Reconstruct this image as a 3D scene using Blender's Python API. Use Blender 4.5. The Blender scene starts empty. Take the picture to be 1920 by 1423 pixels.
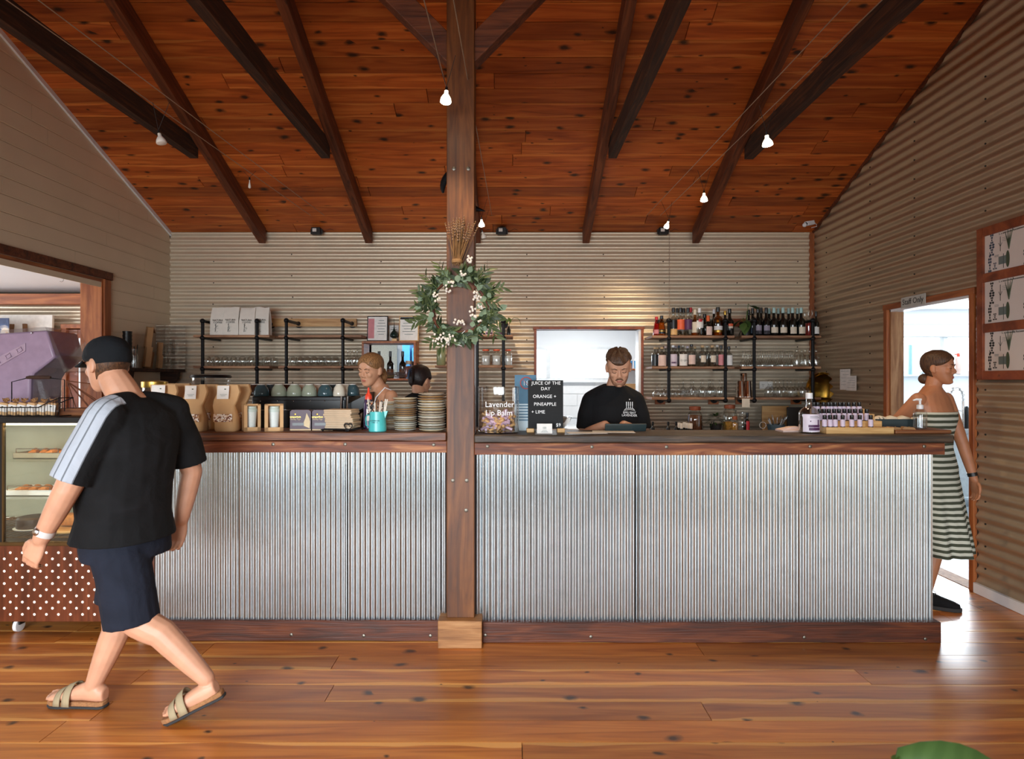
import bpy, math, random
from mathutils import Vector, Matrix, Euler, Quaternion
R = random.Random(7)
S = bpy.context.scene
C = S.collection
PI = math.pi
# ---------------------------------------------------------------- camera
F, CX, CY, H = 1170.0, 960.0, 711.5, 1.48      # focal length in px of the 1920 frame, eye height
cam_d = bpy.data.cameras.new('camera'); cam = bpy.data.objects.new('camera', cam_d); C.objects.link(cam)
cam.location = (0, 0, H); cam.rotation_euler = (PI/2, 0, 0)
cam_d.sensor_width = 36; cam_d.lens = F*36/1920; cam_d.clip_start = .05
cam_d.dof.use_dof = True; cam_d.dof.focus_distance = 4.2; cam_d.dof.aperture_fstop = 4.5
S.camera = cam
# ---------------------------------------------------------------- world and exposure
W = bpy.data.worlds.new('world'); S.world = W; W.use_nodes = True
W.node_tree.nodes['Background'].inputs[0].default_value = (.93, .97, 1, 1)
W.node_tree.nodes['Background'].inputs[1].default_value = 2.0
S.view_settings.view_transform = 'Standard'; S.view_settings.look = 'None'
S.view_settings.gamma = 1; S.view_settings.exposure = -0.1; S.view_settings.use_curve_mapping = False
S.cycles.use_denoising = True
S.cycles.max_bounces = 8; S.cycles.diffuse_bounces = 5; S.cycles.glossy_bounces = 4
S.cycles.transmission_bounces = 6; S.cycles.transparent_max_bounces = 24
S.cycles.caustics_reflective = False; S.cycles.caustics_refractive = False
S.cycles.sample_clamp_indirect = 4
def area(name, loc, rot, sx, sy, power, col=(1, 1, 1), spread=PI):
    d = bpy.data.lights.new(name, 'AREA'); d.shape = 'RECTANGLE'; d.size = sx; d.size_y = sy
    d.energy = power; d.color = col; d.spread = spread
    o = bpy.data.objects.new(name, d); C.objects.link(o); o.location = loc; o.rotation_euler = rot; return o
DAY = (.86, .94, 1.0)
area('daylight_front_left', (-1.65, -2.52, 1.3), (PI/2-.5, 0, 0), 3.5, 1.9, 250, DAY, 1.9)
area('daylight_front_right', (2.35, -2.52, 1.3), (PI/2-.5, 0, 0), 1.1, 1.9, 60, DAY, 1.9)
area('daylight_hatch_window', (.5, 9.0, 1.72), (-PI/2, 0, 0), 1.7, .46, 20, DAY)
area('daylight_kitchen_window', (5.7, 9.0, 1.85), (-PI/2, 0, 0), 2.3, .54, 190, DAY)
area('daylight_side_room', (-6.9, 4.6, 1.6), (0, -PI/2, 0), 1.6, 2.6, 110, DAY)
area('hatch_fill', (.9, 7.9, 2.45), (0, 0, 0), 1.2, .3, 34, (1, .98, .95))  # fill light added to whiten the room behind the hatch, no fitting there
area('pass_through_fill', (-1.4, 7.8, 2.45), (0, 0, 0), 1.2, .3, 40, (1, .98, .95))  # added fill, brightens the view through the boxed pass-through
area('kitchen_fill', (5.2, 6.9, 2.45), (0, 0, 0), 1.2, .3, 14, (1, .98, .95))  # added fill for the room behind the staff door, not a real tube
# ---------------------------------------------------------------- helpers
def P(x, y, Y):                                  # the point at depth Y seen at photograph pixel (x, y)
    return Vector(((x-CX)*Y/F, Y, H-(y-CY)*Y/F))
class MB:
    """collects shapes, then builds ONE mesh object"""
    def __init__(s): s.v = []; s.f = []; s.mi = []; s.m = None; s.cur = 0
    def add(s, vs, fs):
        o = len(s.v)
        s.v += [tuple(s.m @ Vector(p)) for p in vs] if s.m else [tuple(p) for p in vs]
        s.f += [tuple(i+o for i in f) for f in fs]; s.mi += [s.cur]*len(fs); return s
    def box(s, a, b):
        x0, y0, z0 = a; x1, y1, z1 = b
        return s.add([(x0,y0,z0),(x1,y0,z0),(x1,y1,z0),(x0,y1,z0),(x0,y0,z1),(x1,y0,z1),(x1,y1,z1),(x0,y1,z1)],
                     [(0,3,2,1),(4,5,6,7),(0,1,5,4),(1,2,6,5),(2,3,7,6),(3,0,4,7)])
    def cbox(s, c, d): return s.box([c[i]-d[i]/2 for i in range(3)], [c[i]+d[i]/2 for i in range(3)])
    def bar(s, p, q, w, h=None, up=(0, 0, 1)):   # a square bar from p to q
        p, q = Vector(p), Vector(q); h = h or w; d = (q-p).normalized(); u = Vector(up)
        if abs(d.dot(u)) > .98: u = Vector((0, 1, 0))
        a = d.cross(u).normalized()*w/2; b = a.cross(d).normalized()*h/2
        vs = [p-a-b, p+a-b, p+a+b, p-a+b, q-a-b, q+a-b, q+a+b, q-a+b]
        return s.add(vs, [(0,3,2,1),(4,5,6,7),(0,1,5,4),(1,2,6,5),(2,3,7,6),(3,0,4,7)])
    def tube(s, path, r, n=8, cap=True, flat=1.0, ref=None):
        path = [Vector(p) for p in path]; rs = r if isinstance(r, (list, tuple)) else [r]*len(path)
        vs = []; fs = []; nrm = Vector(ref) if ref else None
        for i, p in enumerate(path):
            t = (path[min(i+1, len(path)-1)]-path[max(i-1, 0)]).normalized()
            if nrm is None: nrm = t.cross(Vector((0, 0, 1))) if abs(t.z) < .9 else t.cross(Vector((0, 1, 0)))
            nrm = (nrm - t*nrm.dot(t)).normalized(); b = t.cross(nrm)
            for k in range(n):
                a = 2*PI*k/n; vs.append(p+(nrm*math.cos(a)+b*math.sin(a)*flat)*rs[i])
        for i in range(len(path)-1):
            for k in range(n):
                k2 = (k+1) % n; fs.append((i*n+k, i*n+k2, (i+1)*n+k2, (i+1)*n+k))
        if cap: fs.append(tuple(range(n))[::-1]); fs.append(tuple(range((len(path)-1)*n, len(path)*n)))
        return s.add(vs, fs)
    def lathe(s, prof, n=16, c=(0, 0, 0), sx=1, sy=1, caps=True):
        vs = []; fs = []; c = Vector(c); m = len(prof)
        for r, z in prof:
            for k in range(n):
                a = 2*PI*k/n; vs.append((c.x+r*sx*math.cos(a), c.y+r*sy*math.sin(a), c.z+z))
        for i in range(m-1):
            for k in range(n):
                k2 = (k+1) % n; fs.append((i*n+k, i*n+k2, (i+1)*n+k2, (i+1)*n+k))
        if caps:
            if prof[0][0] > 1e-5: fs.append(tuple(range(n))[::-1])
            if prof[-1][0] > 1e-5: fs.append(tuple(range((m-1)*n, m*n)))
        return s.add(vs, fs)
    def arc(s, prof, a0, a1, n=8, c=(0, 0, 0)):  # part of a lathe skin (a label round a bottle), angles in radians, 0 = +x
        vs = []; fs = []; c = Vector(c); m = len(prof)
        for r, z in prof:
            for k in range(n+1):
                a = a0+(a1-a0)*k/n; vs.append((c.x+r*math.cos(a), c.y+r*math.sin(a), c.z+z))
        for i in range(m-1):
            for k in range(n): fs.append((i*(n+1)+k, i*(n+1)+k+1, (i+1)*(n+1)+k+1, (i+1)*(n+1)+k))
        return s.add(vs, fs)
    def prism(s, poly, h0, h1, axis=1):          # polygon in the plane across axis, from h0 to h1 along it
        def pt(u, v, h): return {0: (h, u, v), 1: (u, h, v), 2: (u, v, h)}[axis]
        n = len(poly); vs = [pt(u, v, h0) for u, v in poly]+[pt(u, v, h1) for u, v in poly]
        fs = [tuple(range(n)), tuple(range(n, 2*n))[::-1]]+[(i, i+n, (i+1) % n+n, (i+1) % n) for i in range(n)]
        return s.add(vs, fs)
    def sphere(s, c, r, n=8, m=6, sc=(1, 1, 1)):
        pr = [(math.sin(PI*i/m), -math.cos(PI*i/m)) for i in range(m+1)]
        vs = []; fs = []
        for a, z in pr:
            for k in range(n):
                t = 2*PI*k/n; vs.append((c[0]+r*a*math.cos(t)*sc[0], c[1]+r*a*math.sin(t)*sc[1], c[2]+r*z*sc[2]))
        for i in range(m):
            for k in range(n): fs.append((i*n+k, i*n+(k+1) % n, (i+1)*n+(k+1) % n, (i+1)*n+k))
        return s.add(vs, fs)
    def grid(s, fn, nu, nv):
        vs = [fn(i/nu, j/nv) for j in range(nv+1) for i in range(nu+1)]; k = nu+1
        return s.add(vs, [(j*k+i, j*k+i+1, (j+1)*k+i+1, (j+1)*k+i) for j in range(nv) for i in range(nu)])
    def mesh(s, name, mats, smooth=35):
        me = bpy.data.meshes.new(name); me.from_pydata(s.v, [], s.f)
        mats = mats if isinstance(mats, (list, tuple)) else [mats]
        for m in mats: me.materials.append(MAT[m] if isinstance(m, str) else m)
        if len(mats) > 1: me.polygons.foreach_set('material_index', s.mi)
        fix_normals(me)
        if smooth:
            me.polygons.foreach_set('use_smooth', [True]*len(me.polygons)); me.set_sharp_from_angle(angle=math.radians(smooth))
        me.update(); return me
    def build(s, name, mats, parent=None, smooth=35, bevel=0, label=None):
        o = bpy.data.objects.new(name, s.mesh(name, mats, smooth)); C.objects.link(o)
        if parent: o.parent = parent
        if bevel:
            b = o.modifiers.new('bevel', 'BEVEL'); b.width = bevel; b.segments = 2; b.limit_method = 'ANGLE'; b.angle_limit = .7
        if label: o['label'] = label
        return o
import bmesh
def fix_normals(me):
    bm = bmesh.new(); bm.from_mesh(me); bmesh.ops.remove_doubles(bm, verts=bm.verts, dist=1e-6)
    bmesh.ops.recalc_face_normals(bm, faces=bm.faces); bm.to_mesh(me); bm.free()
def link_mesh(name, me, parent=None, loc=None, rot=None, label=None):
    o = bpy.data.objects.new(name, me); C.objects.link(o)
    if parent: o.parent = parent
    if loc is not None: o.location = loc
    if rot is not None: o.rotation_euler = rot
    if label: o['label'] = label
    return o
def tag(o, label, cat, group=None):
    o['label'] = label; o['category'] = cat
    if group: o['group'] = group
    return o
def thing(name, label, cat, loc=(0, 0, 0), rotz=0, group=None):
    o = bpy.data.objects.new(name, None); C.objects.link(o); o.empty_display_size = .05
    o.location = loc; o.rotation_euler = (0, 0, rotz); return tag(o, label, cat, group)
def struct(o): o['kind'] = 'structure'; return o
def setting(name, loc=(0, 0, 0)):
    o = bpy.data.objects.new(name, None); C.objects.link(o); o.location = loc; return struct(o)
def dup(root, loc, rotz=0, label=None, group=None, scale=None):
    r = root.copy(); C.objects.link(r); r.location = loc; r.rotation_euler = (0, 0, rotz)
    if label: r['label'] = label
    if group: r['group'] = group
    if scale: r.scale = scale if isinstance(scale, (tuple, list)) else (scale,)*3
    for ch in root.children:
        c = ch.copy(); C.objects.link(c); c.parent = r
        for g in ch.children:
            d = g.copy(); C.objects.link(d); d.parent = c
    return r
ORD = 'first second third fourth fifth sixth seventh eighth ninth tenth eleventh twelfth thirteenth fourteenth fifteenth sixteenth'.split()
def text_mesh(txt, size, mat, name='lettering', parent=None, loc=(0, 0, 0), rot=(PI/2, 0, 0), align='CENTER', ext=.0004, sx=1, spacing=1):
    cu = bpy.data.curves.new(name, 'FONT'); cu.body = txt; cu.size = size; cu.align_x = align; cu.align_y = 'CENTER'
    cu.extrude = ext; cu.resolution_u = 2; cu.space_character = spacing
    tmp = bpy.data.objects.new('tmp_text', cu); C.objects.link(tmp)
    me = bpy.data.meshes.new_from_object(tmp.evaluated_get(bpy.context.evaluated_depsgraph_get()))
    bpy.data.objects.remove(tmp); bpy.data.curves.remove(cu); me.materials.clear(); me.materials.append(MAT[mat] if isinstance(mat, str) else mat)
    o = link_mesh(name, me, parent, loc, rot); o.scale = (sx, 1, 1); return o
# ---------------------------------------------------------------- materials
MAT = {}
class NT:
    def __init__(s, name):
        m = bpy.data.materials.new(name); m.use_nodes = True; MAT[name] = m; s.m = m
        s.t = m.node_tree; s.b = s.t.nodes['Principled BSDF']; s.out = s.t.nodes['Material Output']
    def n(s, kind, **kw):
        nd = s.t.nodes.new('ShaderNode'+kind)
        for k, v in kw.items():
            if hasattr(nd, k): setattr(nd, k, v)
        return nd
    def l(s, a, b): s.t.links.new(a, b)
    def math(s, op, a, b=None, clamp=False):
        nd = s.n('Math', operation=op); nd.use_clamp = clamp
        for i, x in enumerate((a, b)):
            if x is None: continue
            if isinstance(x, (int, float)): nd.inputs[i].default_value = x
            else: s.l(x, nd.inputs[i])
        return nd.outputs[0]
    def mix(s, f, a, b, mode='MIX'):
        nd = s.n('Mix', data_type='RGBA', blend_type=mode)
        for i, x in ((0, f), (6, a), (7, b)):
            if isinstance(x, (int, float)): nd.inputs[i].default_value = x
            elif isinstance(x, tuple): nd.inputs[i].default_value = rgba(x)
            else: s.l(x, nd.inputs[i])
        return nd.outputs[2]
    def ramp(s, f, stops, interp='LINEAR'):
        nd = s.n('ValToRGB'); e = nd.color_ramp.elements; nd.color_ramp.interpolation = interp
        while len(e) < len(stops): e.new(.5)
        for el, (p, c) in zip(e, stops): el.position = p; el.color = rgba(c)
        s.l(f, nd.inputs[0]); return nd.outputs[0]
    def noise(s, vec, scale=5, detail=4, dist=0, rough=.5):
        nd = s.n('TexNoise'); nd.inputs['Scale'].default_value = scale; nd.inputs['Detail'].default_value = detail
        nd.inputs['Distortion'].default_value = dist; nd.inputs['Roughness'].default_value = rough; s.l(vec, nd.inputs['Vector']); return nd.outputs[0]
    def coords(s, scale=(1, 1, 1), rnd=True, kind='Object'):
        v = s.n('TexCoord').outputs[kind]
        if rnd:
            r = s.n('ObjectInfo').outputs['Random']; a = s.n('VectorMath', operation='MULTIPLY_ADD')
            cmb = s.n('CombineXYZ')
            for i, k in enumerate((41., 17., 23.)): s.l(s.math('MULTIPLY', r, k), cmb.inputs[i])
            a.operation = 'ADD'; s.l(v, a.inputs[0]); s.l(cmb.outputs[0], a.inputs[1]); v = a.outputs[0]
        mp = s.n('Mapping'); mp.inputs['Scale'].default_value = scale; s.l(v, mp.inputs[0]); return mp.outputs[0]
    def set(s, **kw):
        for k, v in kw.items():
            i = s.b.inputs[{'color': 'Base Color', 'rough': 'Roughness', 'metal': 'Metallic', 'coat': 'Coat Weight', 'spec': 'Specular IOR Level',
                            'trans': 'Transmission Weight', 'ior': 'IOR', 'alpha': 'Alpha', 'emit': 'Emission Color', 'emits': 'Emission Strength',
                            'sss': 'Subsurface Weight', 'sheen': 'Sheen Weight', 'coatr': 'Coat Roughness', 'normal': 'Normal'}[k]]
            if isinstance(v, tuple): i.default_value = rgba(v)
            elif isinstance(v, (int, float)): i.default_value = v
            else: s.l(v, i)
        return s
    def bump(s, h, strength=.2, dist=.01):
        nd = s.n('Bump'); nd.inputs['Strength'].default_value = strength; nd.inputs['Distance'].default_value = dist
        s.l(h, nd.inputs['Height']); s.l(nd.outputs[0], s.b.inputs['Normal'])
def rgba(c): return (c[0], c[1], c[2], 1.0) if len(c) == 3 else tuple(c)
def srgb(r, g, b):
    f = lambda u: (u/255/12.92) if u/255 <= .04045 else ((u/255+.055)/1.055)**2.4
    return (f(r), f(g), f(b))
def plain(name, col, rough=.5, metal=0, var=.08, scale=20, **kw):
    """one colour with a faint procedural mottling"""
    t = NT(name); c = t.coords((1, 1, 1), False); nz = t.noise(c, scale, 3)
    lo = tuple(x*(1-var) for x in col); hi = tuple(min(1, x*(1+var)) for x in col)
    t.set(color=t.ramp(nz, [(.3, lo), (.7, hi)]), rough=rough, metal=metal, **kw); return t
def wood(name, dark, mid, light, grain=(.9, 9, 9), knots=0, kscale=(1.6, 6, 0), kthr=.16, rough=.45, coat=0, tint=.25, sap=None, bump=.15, rnd=True, fine=40, cdark=(.03, .012, .006), kth=.55):
    t = NT(name); v = t.coords(grain, rnd)
    n1 = t.noise(v, 2.2, 5, 1.2); col = t.ramp(n1, [(.28, dark), (.5, mid), (.72, light)])
    v2 = t.coords((grain[0]*1.2, grain[1]*5, grain[2]*5), rnd); n2 = t.noise(v2, 3, 3, .3)
    col = t.mix(t.math('MULTIPLY', t.ramp(n2, [(.45, (0, 0, 0)), (.75, (1, 1, 1))]), .3), col, dark)
    if sap:
        tc = t.n('TexCoord').outputs['Object']; sx = t.n('SeparateXYZ'); t.l(tc, sx.inputs[0])
        n3 = t.noise(t.coords((1.1, 1.5, 1.5), rnd), 1.3, 2, .4)
        e = t.math('ADD', t.math('ABSOLUTE', t.math('DIVIDE', sx.outputs[1], .08)), t.math('MULTIPLY', n3, 1.1))
        col = t.mix(t.math('MULTIPLY', t.ramp(e, [(.0, (0, 0, 0)), (1.0, (0, 0, 0))]) if False else t.math('SMOOTH_MIN', t.math('MULTIPLY', t.math('MAXIMUM', t.math('SUBTRACT', e, 1.28), 0.), 14), 1.), t.math('MULTIPLY', t.math('GREATER_THAN', t.math('FRACT', t.math('MULTIPLY', t.n('ObjectInfo').outputs['Random'], 7.31)), .42), .8)), col, sap)
    if knots:
        kv = t.coords(kscale, rnd)
        wob = t.noise(kv, 2.5, 2); add = t.n('VectorMath', operation='MULTIPLY_ADD'); t.l(kv, add.inputs[0])
        add.operation = 'ADD'; sc = t.n('VectorMath', operation='SCALE'); sc.inputs['Scale'].default_value = .25
        nc = t.n('TexNoise'); nc.inputs['Scale'].default_value = 2.5; t.l(kv, nc.inputs['Vector']); t.l(nc.outputs[1], sc.inputs[0]); t.l(sc.outputs[0], add.inputs[1])
        vo = t.n('TexVoronoi', feature='F1', voronoi_dimensions='2D' if kscale[2] == 0 else '3D'); vo.inputs['Scale'].default_value = 1.0; t.l(add.outputs[0], vo.inputs['Vector'])
        wn = t.n('SeparateColor'); t.l(vo.outputs['Color'], wn.inputs[0])
        size = t.math('MULTIPLY', t.math('MAXIMUM', t.math('SUBTRACT', wn.outputs[0], kth), 0.), 1/(1-kth)) if kscale[2] == 0 else wn.outputs[0]
        d = t.math('DIVIDE', vo.outputs['Distance'], t.math('ADD', t.math('MULTIPLY', size, kthr*1.2), .004))
        k = t.ramp(d, [(.3, (1, 1, 1)), (.55, (.65, .65, .65)), (1., (0, 0, 0))])
        col = t.mix(t.math('MULTIPLY', k, knots), col, cdark)
    if rnd and tint:
        r = t.n('ObjectInfo').outputs['Random']; hv = t.n('HueSaturation'); t.l(col, hv.inputs['Color'])
        t.l(t.math('ADD', t.math('MULTIPLY', r, tint*2), 1-tint), hv.inputs['Value']); col = hv.outputs[0]
    t.set(color=col, rough=rough, coat=coat, coatr=.26)
    if bump: t.bump(n2, bump, .004)
    return t
def glass(name, tint=(1, 1, 1), edge=.9, base=.06, gloss=1.0):
    """thin-walled clear glass: transparent straight on, reflective at grazing angles"""
    t = NT(name); tr = t.n('BsdfTransparent'); tr.inputs[0].default_value = rgba(tint)
    gl = t.n('BsdfGlossy'); gl.inputs['Roughness'].default_value = .03; gl.inputs[0].default_value = (gloss, gloss, gloss, 1)
    lw = t.n('LayerWeight'); lw.inputs[0].default_value = .35
    f = t.math('ADD', t.math('MULTIPLY', t.math('POWER', lw.outputs['Facing'], 1.6), edge), base, True)
    mx = t.n('MixShader'); t.l(f, mx.inputs[0]); t.l(tr.outputs[0], mx.inputs[1]); t.l(gl.outputs[0], mx.inputs[2])
    t.l(mx.outputs[0], t.out.inputs[0]); return t
def emitter(name, col, strength):
    t = NT(name); t.set(color=(0, 0, 0), emit=col, emits=strength, rough=1); return t
# timber
wood('floor_pine', srgb(148, 80, 31), srgb(186, 111, 47), srgb(206, 134, 62), (.55, 7, 7), .93, (4.2, 6.0, 0), .17, .36, .4, .2, sap=srgb(228, 164, 88), bump=.05, kth=.66)
wood('ceiling_pine', srgb(140, 62, 19), srgb(186, 92, 34), srgb(210, 118, 50), (.6, 8, 8), .95, (4.6, 9, 0), .24, .5, 0, .26, sap=srgb(216, 128, 58), bump=.08, cdark=(.02, .008, .004))
wood('rafter_wood', srgb(66, 32, 16), srgb(104, 54, 28), srgb(132, 74, 40), (1, 10, 10), .7, (5, 9, 0), .15, .65, 0, .15, bump=.4)
wood('dark_rough_wood', srgb(30, 17, 10), srgb(56, 32, 18), srgb(94, 56, 30), (1.2, 14, 14), .5, (2, 8, 0), .1, .75, 0, .15, bump=.7)
wood('post_wood', srgb(60, 30, 11), srgb(102, 57, 22), srgb(130, 79, 36), (9, 9, .8), 0, (1, 1, 1), .1, .5, 0, 0, bump=.2, rnd=False)
wood('block_wood', srgb(126, 82, 46), srgb(164, 114, 68), srgb(186, 138, 90), (1.4, 9, 14), 0, rough=.6, tint=0, rnd=False, bump=.2)
wood('counter_wood', srgb(58, 29, 14), srgb(102, 54, 26), srgb(146, 90, 48), (1, 10, 12), .7, (2.4, 9, 7), .14, .5, .05, .1, bump=.5)
wood('counter_dark', srgb(36, 30, 26), srgb(66, 53, 42), srgb(104, 82, 62), (1, 10, 18), .6, (2.2, 8, 7), .12, .5, .05, .1, bump=.6)
wood('fascia_wood', srgb(76, 31, 12), srgb(126, 65, 32), srgb(190, 126, 76), (1.1, 8, 10), .85, (2.6, 8, 8), .26, .55, .0, .1, bump=.4, cdark=srgb(58, 24, 14))
wood('base_wood', srgb(46, 21, 10), srgb(84, 38, 18), srgb(116, 60, 30), (1, 8, 10), .7, (2, 8, 8), .16, .5, 0, .1, bump=.4)
for sfx, gr in (('', (9, .9, 9)), ('_v', (9, 9, .9)), ('_x', (.9, 9, 9))): wood('trim_wood'+sfx, srgb(122, 62, 28), srgb(158, 88, 44), srgb(184, 112, 60), gr, 0, rough=.5, tint=.1, bump=.1)
wood('jamb_wood', srgb(120, 76, 44), srgb(160, 112, 72), srgb(184, 140, 98), (9, 9, .9), 0, rough=.6, tint=.1, bump=.1)
wood('frame_wood', srgb(104, 46, 22), srgb(142, 70, 36), srgb(168, 92, 50), (3, 3, 3), .6, (5, 5, 5), .1, rough=.45, tint=.1, bump=.1)
wood('shelf_wood', srgb(96, 64, 44), srgb(150, 108, 78), srgb(188, 148, 112), (1.6, 12, 14), .5, (3, 9, 7), .1, .6, 0, .15, bump=.2)
wood('pale_pine', srgb(176, 124, 70), srgb(206, 158, 100), srgb(222, 178, 122), (1.5, 10, 10), .5, (3, 9, 9), .1, .5, 0, .1)
wood('bamboo', srgb(186, 138, 80), srgb(212, 168, 108), srgb(226, 188, 130), (1.5, 18, 18), 0, rough=.45, tint=.05)
plain('white_paint', srgb(228, 206, 174), .55, var=.03, scale=3)
plain('white_gloss', srgb(240, 240, 240), .35, var=.02)
plain('kitchen_white', srgb(238, 240, 242), .5, var=.02, scale=2)
plain('kitchen_floor', srgb(170, 184, 192), .35, var=.08, scale=6)
plain('plaster_dark', srgb(90, 80, 70), .8)
def metal_sheet(name, col, metal, rough, mott):
    t = NT(name); v = t.coords((1, 1, 1), False)
    n = t.noise(v, 9, 6, .6); n2 = t.noise(v, 60, 3)
    lo = tuple(x*(1-mott) for x in col); hi = tuple(min(1, x*(1+mott)) for x in col)
    c = t.ramp(t.math('ADD', t.math('MULTIPLY', n, .6), t.math('MULTIPLY', n2, .4)), [(.32, lo), (.68, hi)])
    t.set(color=c, metal=metal, rough=rough); return t
metal_sheet('galvanised', srgb(186, 194, 198), .95, .22, .10)
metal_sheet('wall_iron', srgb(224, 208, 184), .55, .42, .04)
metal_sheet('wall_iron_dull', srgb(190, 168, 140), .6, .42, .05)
plain('black_iron', srgb(24, 24, 26), .45, .6, var=.1)
plain('steel', srgb(190, 190, 190), .22, 1)
plain('bolt_steel', srgb(120, 114, 104), .45, 1)
plain('screw_dark', srgb(60, 56, 50), .5, .7)
# ---------------------------------------------------------------- the room shell
XL, XR, YB, YF, ZE = -3.665, 3.235, 6.70, -2.7, 3.055      # left wall, right wall, back wall, front wall, eave height
SL = math.tan(math.radians(22.5)); RY = .6                 # roof pitch, ridge line
def roof(y): return ZE+(YB-y)*SL if y >= RY else ZE+(YB-RY)*SL-(RY-y)*SL
def board_mesh(L, Wd, T, m, gap=.002, cham=.0015):
    b = MB(); x, y, z = L/2-gap/2, Wd/2-gap/2, T
    c = cham
    b.add([(-x,-y,0),(x,-y,0),(x,y,0),(-x,y,0),(-x+c,-y+c,z),(x-c,-y+c,z),(x-c,y-c,z),(-x+c,y-c,z)],
          [(4,5,6,7),(0,1,5,4),(1,2,6,5),(2,3,7,6),(3,0,4,7)])
    return b.mesh('board', m, 0)
# floor: slab and boards running across the room
fl = struct(MB().box((XL-.2, YF-.2, -.12), (XR+.2, YB+.1, -.02)).build('floor', 'plaster_dark'))
BW = .1605
k = 0; y = 2.386
rows = [2.386+BW*i for i in range(-12, 27)]
for yy in rows:
    x = XL-R.uniform(0, 2.4)
    while x < XR:
        L = R.choice((2.1, 2.7, 3.0, 3.6, 4.2)); x0 = max(x, XL); x1 = min(x+L, XR)
        if x1-x0 > .05:
            o = link_mesh('floorboard', board_mesh(x1-x0, BW, .02, 'floor_pine', .0016, .001), fl, ((x0+x1)/2, yy+BW/2, -.02))
        x += L
# ceiling: boards on the slope, seen from below
ce = MB()
ce.prism([(RY-.05, roof(RY)+.03), (YB+.2, roof(YB+.2)+.03), (YB+.2, roof(YB+.2)+.15), (RY-.05, roof(RY)+.15)], XL-.25, XR+.25, 0)
ce.prism([(YF-.2, roof(YF-.2)+.03), (RY+.05, roof(RY)+.03), (RY+.05, roof(RY)+.15), (YF-.2, roof(YF-.2)+.15)], XL-.25, XR+.25, 0)
ce = struct(ce.build('ceiling', 'ceiling_pine'))
CW = .1455; sl = math.radians(22.5)
n = 0; s = 0.0
while s < 6.6:
    yc = YB-(s+CW/2)*math.cos(sl); zc = roof(yc)+.022
    if yc < RY: break
    x = XL-R.uniform(0, 2.2)
    while x < XR:
        L = R.choice((1.5, 2.1, 2.6, 3.2, 3.8)) if yc > 3.6 else 7.2
        x0 = max(x, XL); x1 = min(x+L, XR)
        if x1-x0 > .05:
            o = link_mesh('ceiling_board', board_mesh(x1-x0, CW, .02, 'ceiling_pine', .002, .002), ce, ((x0+x1)/2, yc, zc), (PI-sl, 0, 0))
        x += L
    s += CW
# corrugated sheet helper: ribs run along u, profile across v; orient maps (u, v, h) to world
def corr(u0, u1, v0, v1, orient, pitch, amp, m, name, parent, ucut=None, seg=10, phase=0.0):
    nv = max(2, int(round((v1-v0)/pitch*seg))); vs = []; fs = []
    for j in range(nv+1):
        v = v0+(v1-v0)*j/nv; h = amp*math.cos(2*PI*(v/pitch)+phase)
        a, b = u0, (min(u1, ucut(v)) if ucut else u1)
        vs += [orient(a, v, h), orient(max(a, b), v, h)]
    for j in range(nv): fs.append((2*j, 2*j+1, 2*j+3, 2*j+2))
    o = MB().add(vs, fs).build(name, m, parent, smooth=80); return o
PITCH, AMP = .0762, .0105
# back wall with the serving hatch
HX0, HX1, HZ0, HZ1 = .262, 1.378, .92, 2.015
BX0, BX1, BZ0, BZ1 = -1.532, -1.018, 1.492, 1.856          # small pass-through behind the boxed shelf
def minus(rs, o):
    out = []
    for (a, b, c, d) in rs:
        if o[0] >= b or o[1] <= a or o[2] >= d or o[3] <= c: out.append((a, b, c, d)); continue
        if a < o[0]: out.append((a, o[0], c, d))
        if o[1] < b: out.append((o[1], b, c, d))
        m0, m1 = max(a, o[0]), min(b, o[1])
        if c < o[2]: out.append((m0, m1, c, o[2]))
        if o[3] < d: out.append((m0, m1, o[3], d))
    return out
OPEN = ((HX0, HX1, HZ0, HZ1), (BX0, BX1, BZ0, BZ1))
def cut(r):
    rs = [r]
    for o in OPEN: rs = minus(rs, o)
    return [q for q in rs if q[1]-q[0] > .004 and q[3]-q[2] > .004]
wb = MB()
for q in cut((XL-.2, XR+.2, -.1, ZE+.05)): wb.box((q[0], YB, q[2]), (q[1], YB+.1, q[3]))
wb = struct(wb.build('wall_back', 'plaster_dark', smooth=0))
ob = lambda u, v, h: (u, YB-.012-h, v)
zs = [0, .762, 1.524, 2.286, ZE]
for i in range(4):
    for (a, b) in ((XL, -1.95), (-1.95, HX0), (HX0, 2.56), (2.56, XR)):
        for q in cut((a, b, zs[i], zs[i+1])): corr(q[0], q[1], q[2], q[3], ob, PITCH, AMP, 'wall_iron', 'corrugated_sheet', wb)
sc = MB()
for X in (-3.2, -2.35, -1.4, -.62, .16, .98, 1.62, 2.4, 3.05):
    for j in range(1, 13):
        z = PITCH*3*j+PITCH*(1 if int(X*10) % 2 else 0)
        if z > ZE-.05 or (HX0-.05 < X < HX1+.05 and HZ0-.05 < z < HZ1+.08) or (BX0-.05 < X < BX1+.05 and BZ0-.05 < z < BZ1+.1): continue
        sc.sphere((X+R.uniform(-.01, .01), YB-.022, z), .007, 6, 4)
sc = sc.build('screw', 'screw_dark', wb); sc['kind'] = 'stuff'
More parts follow.
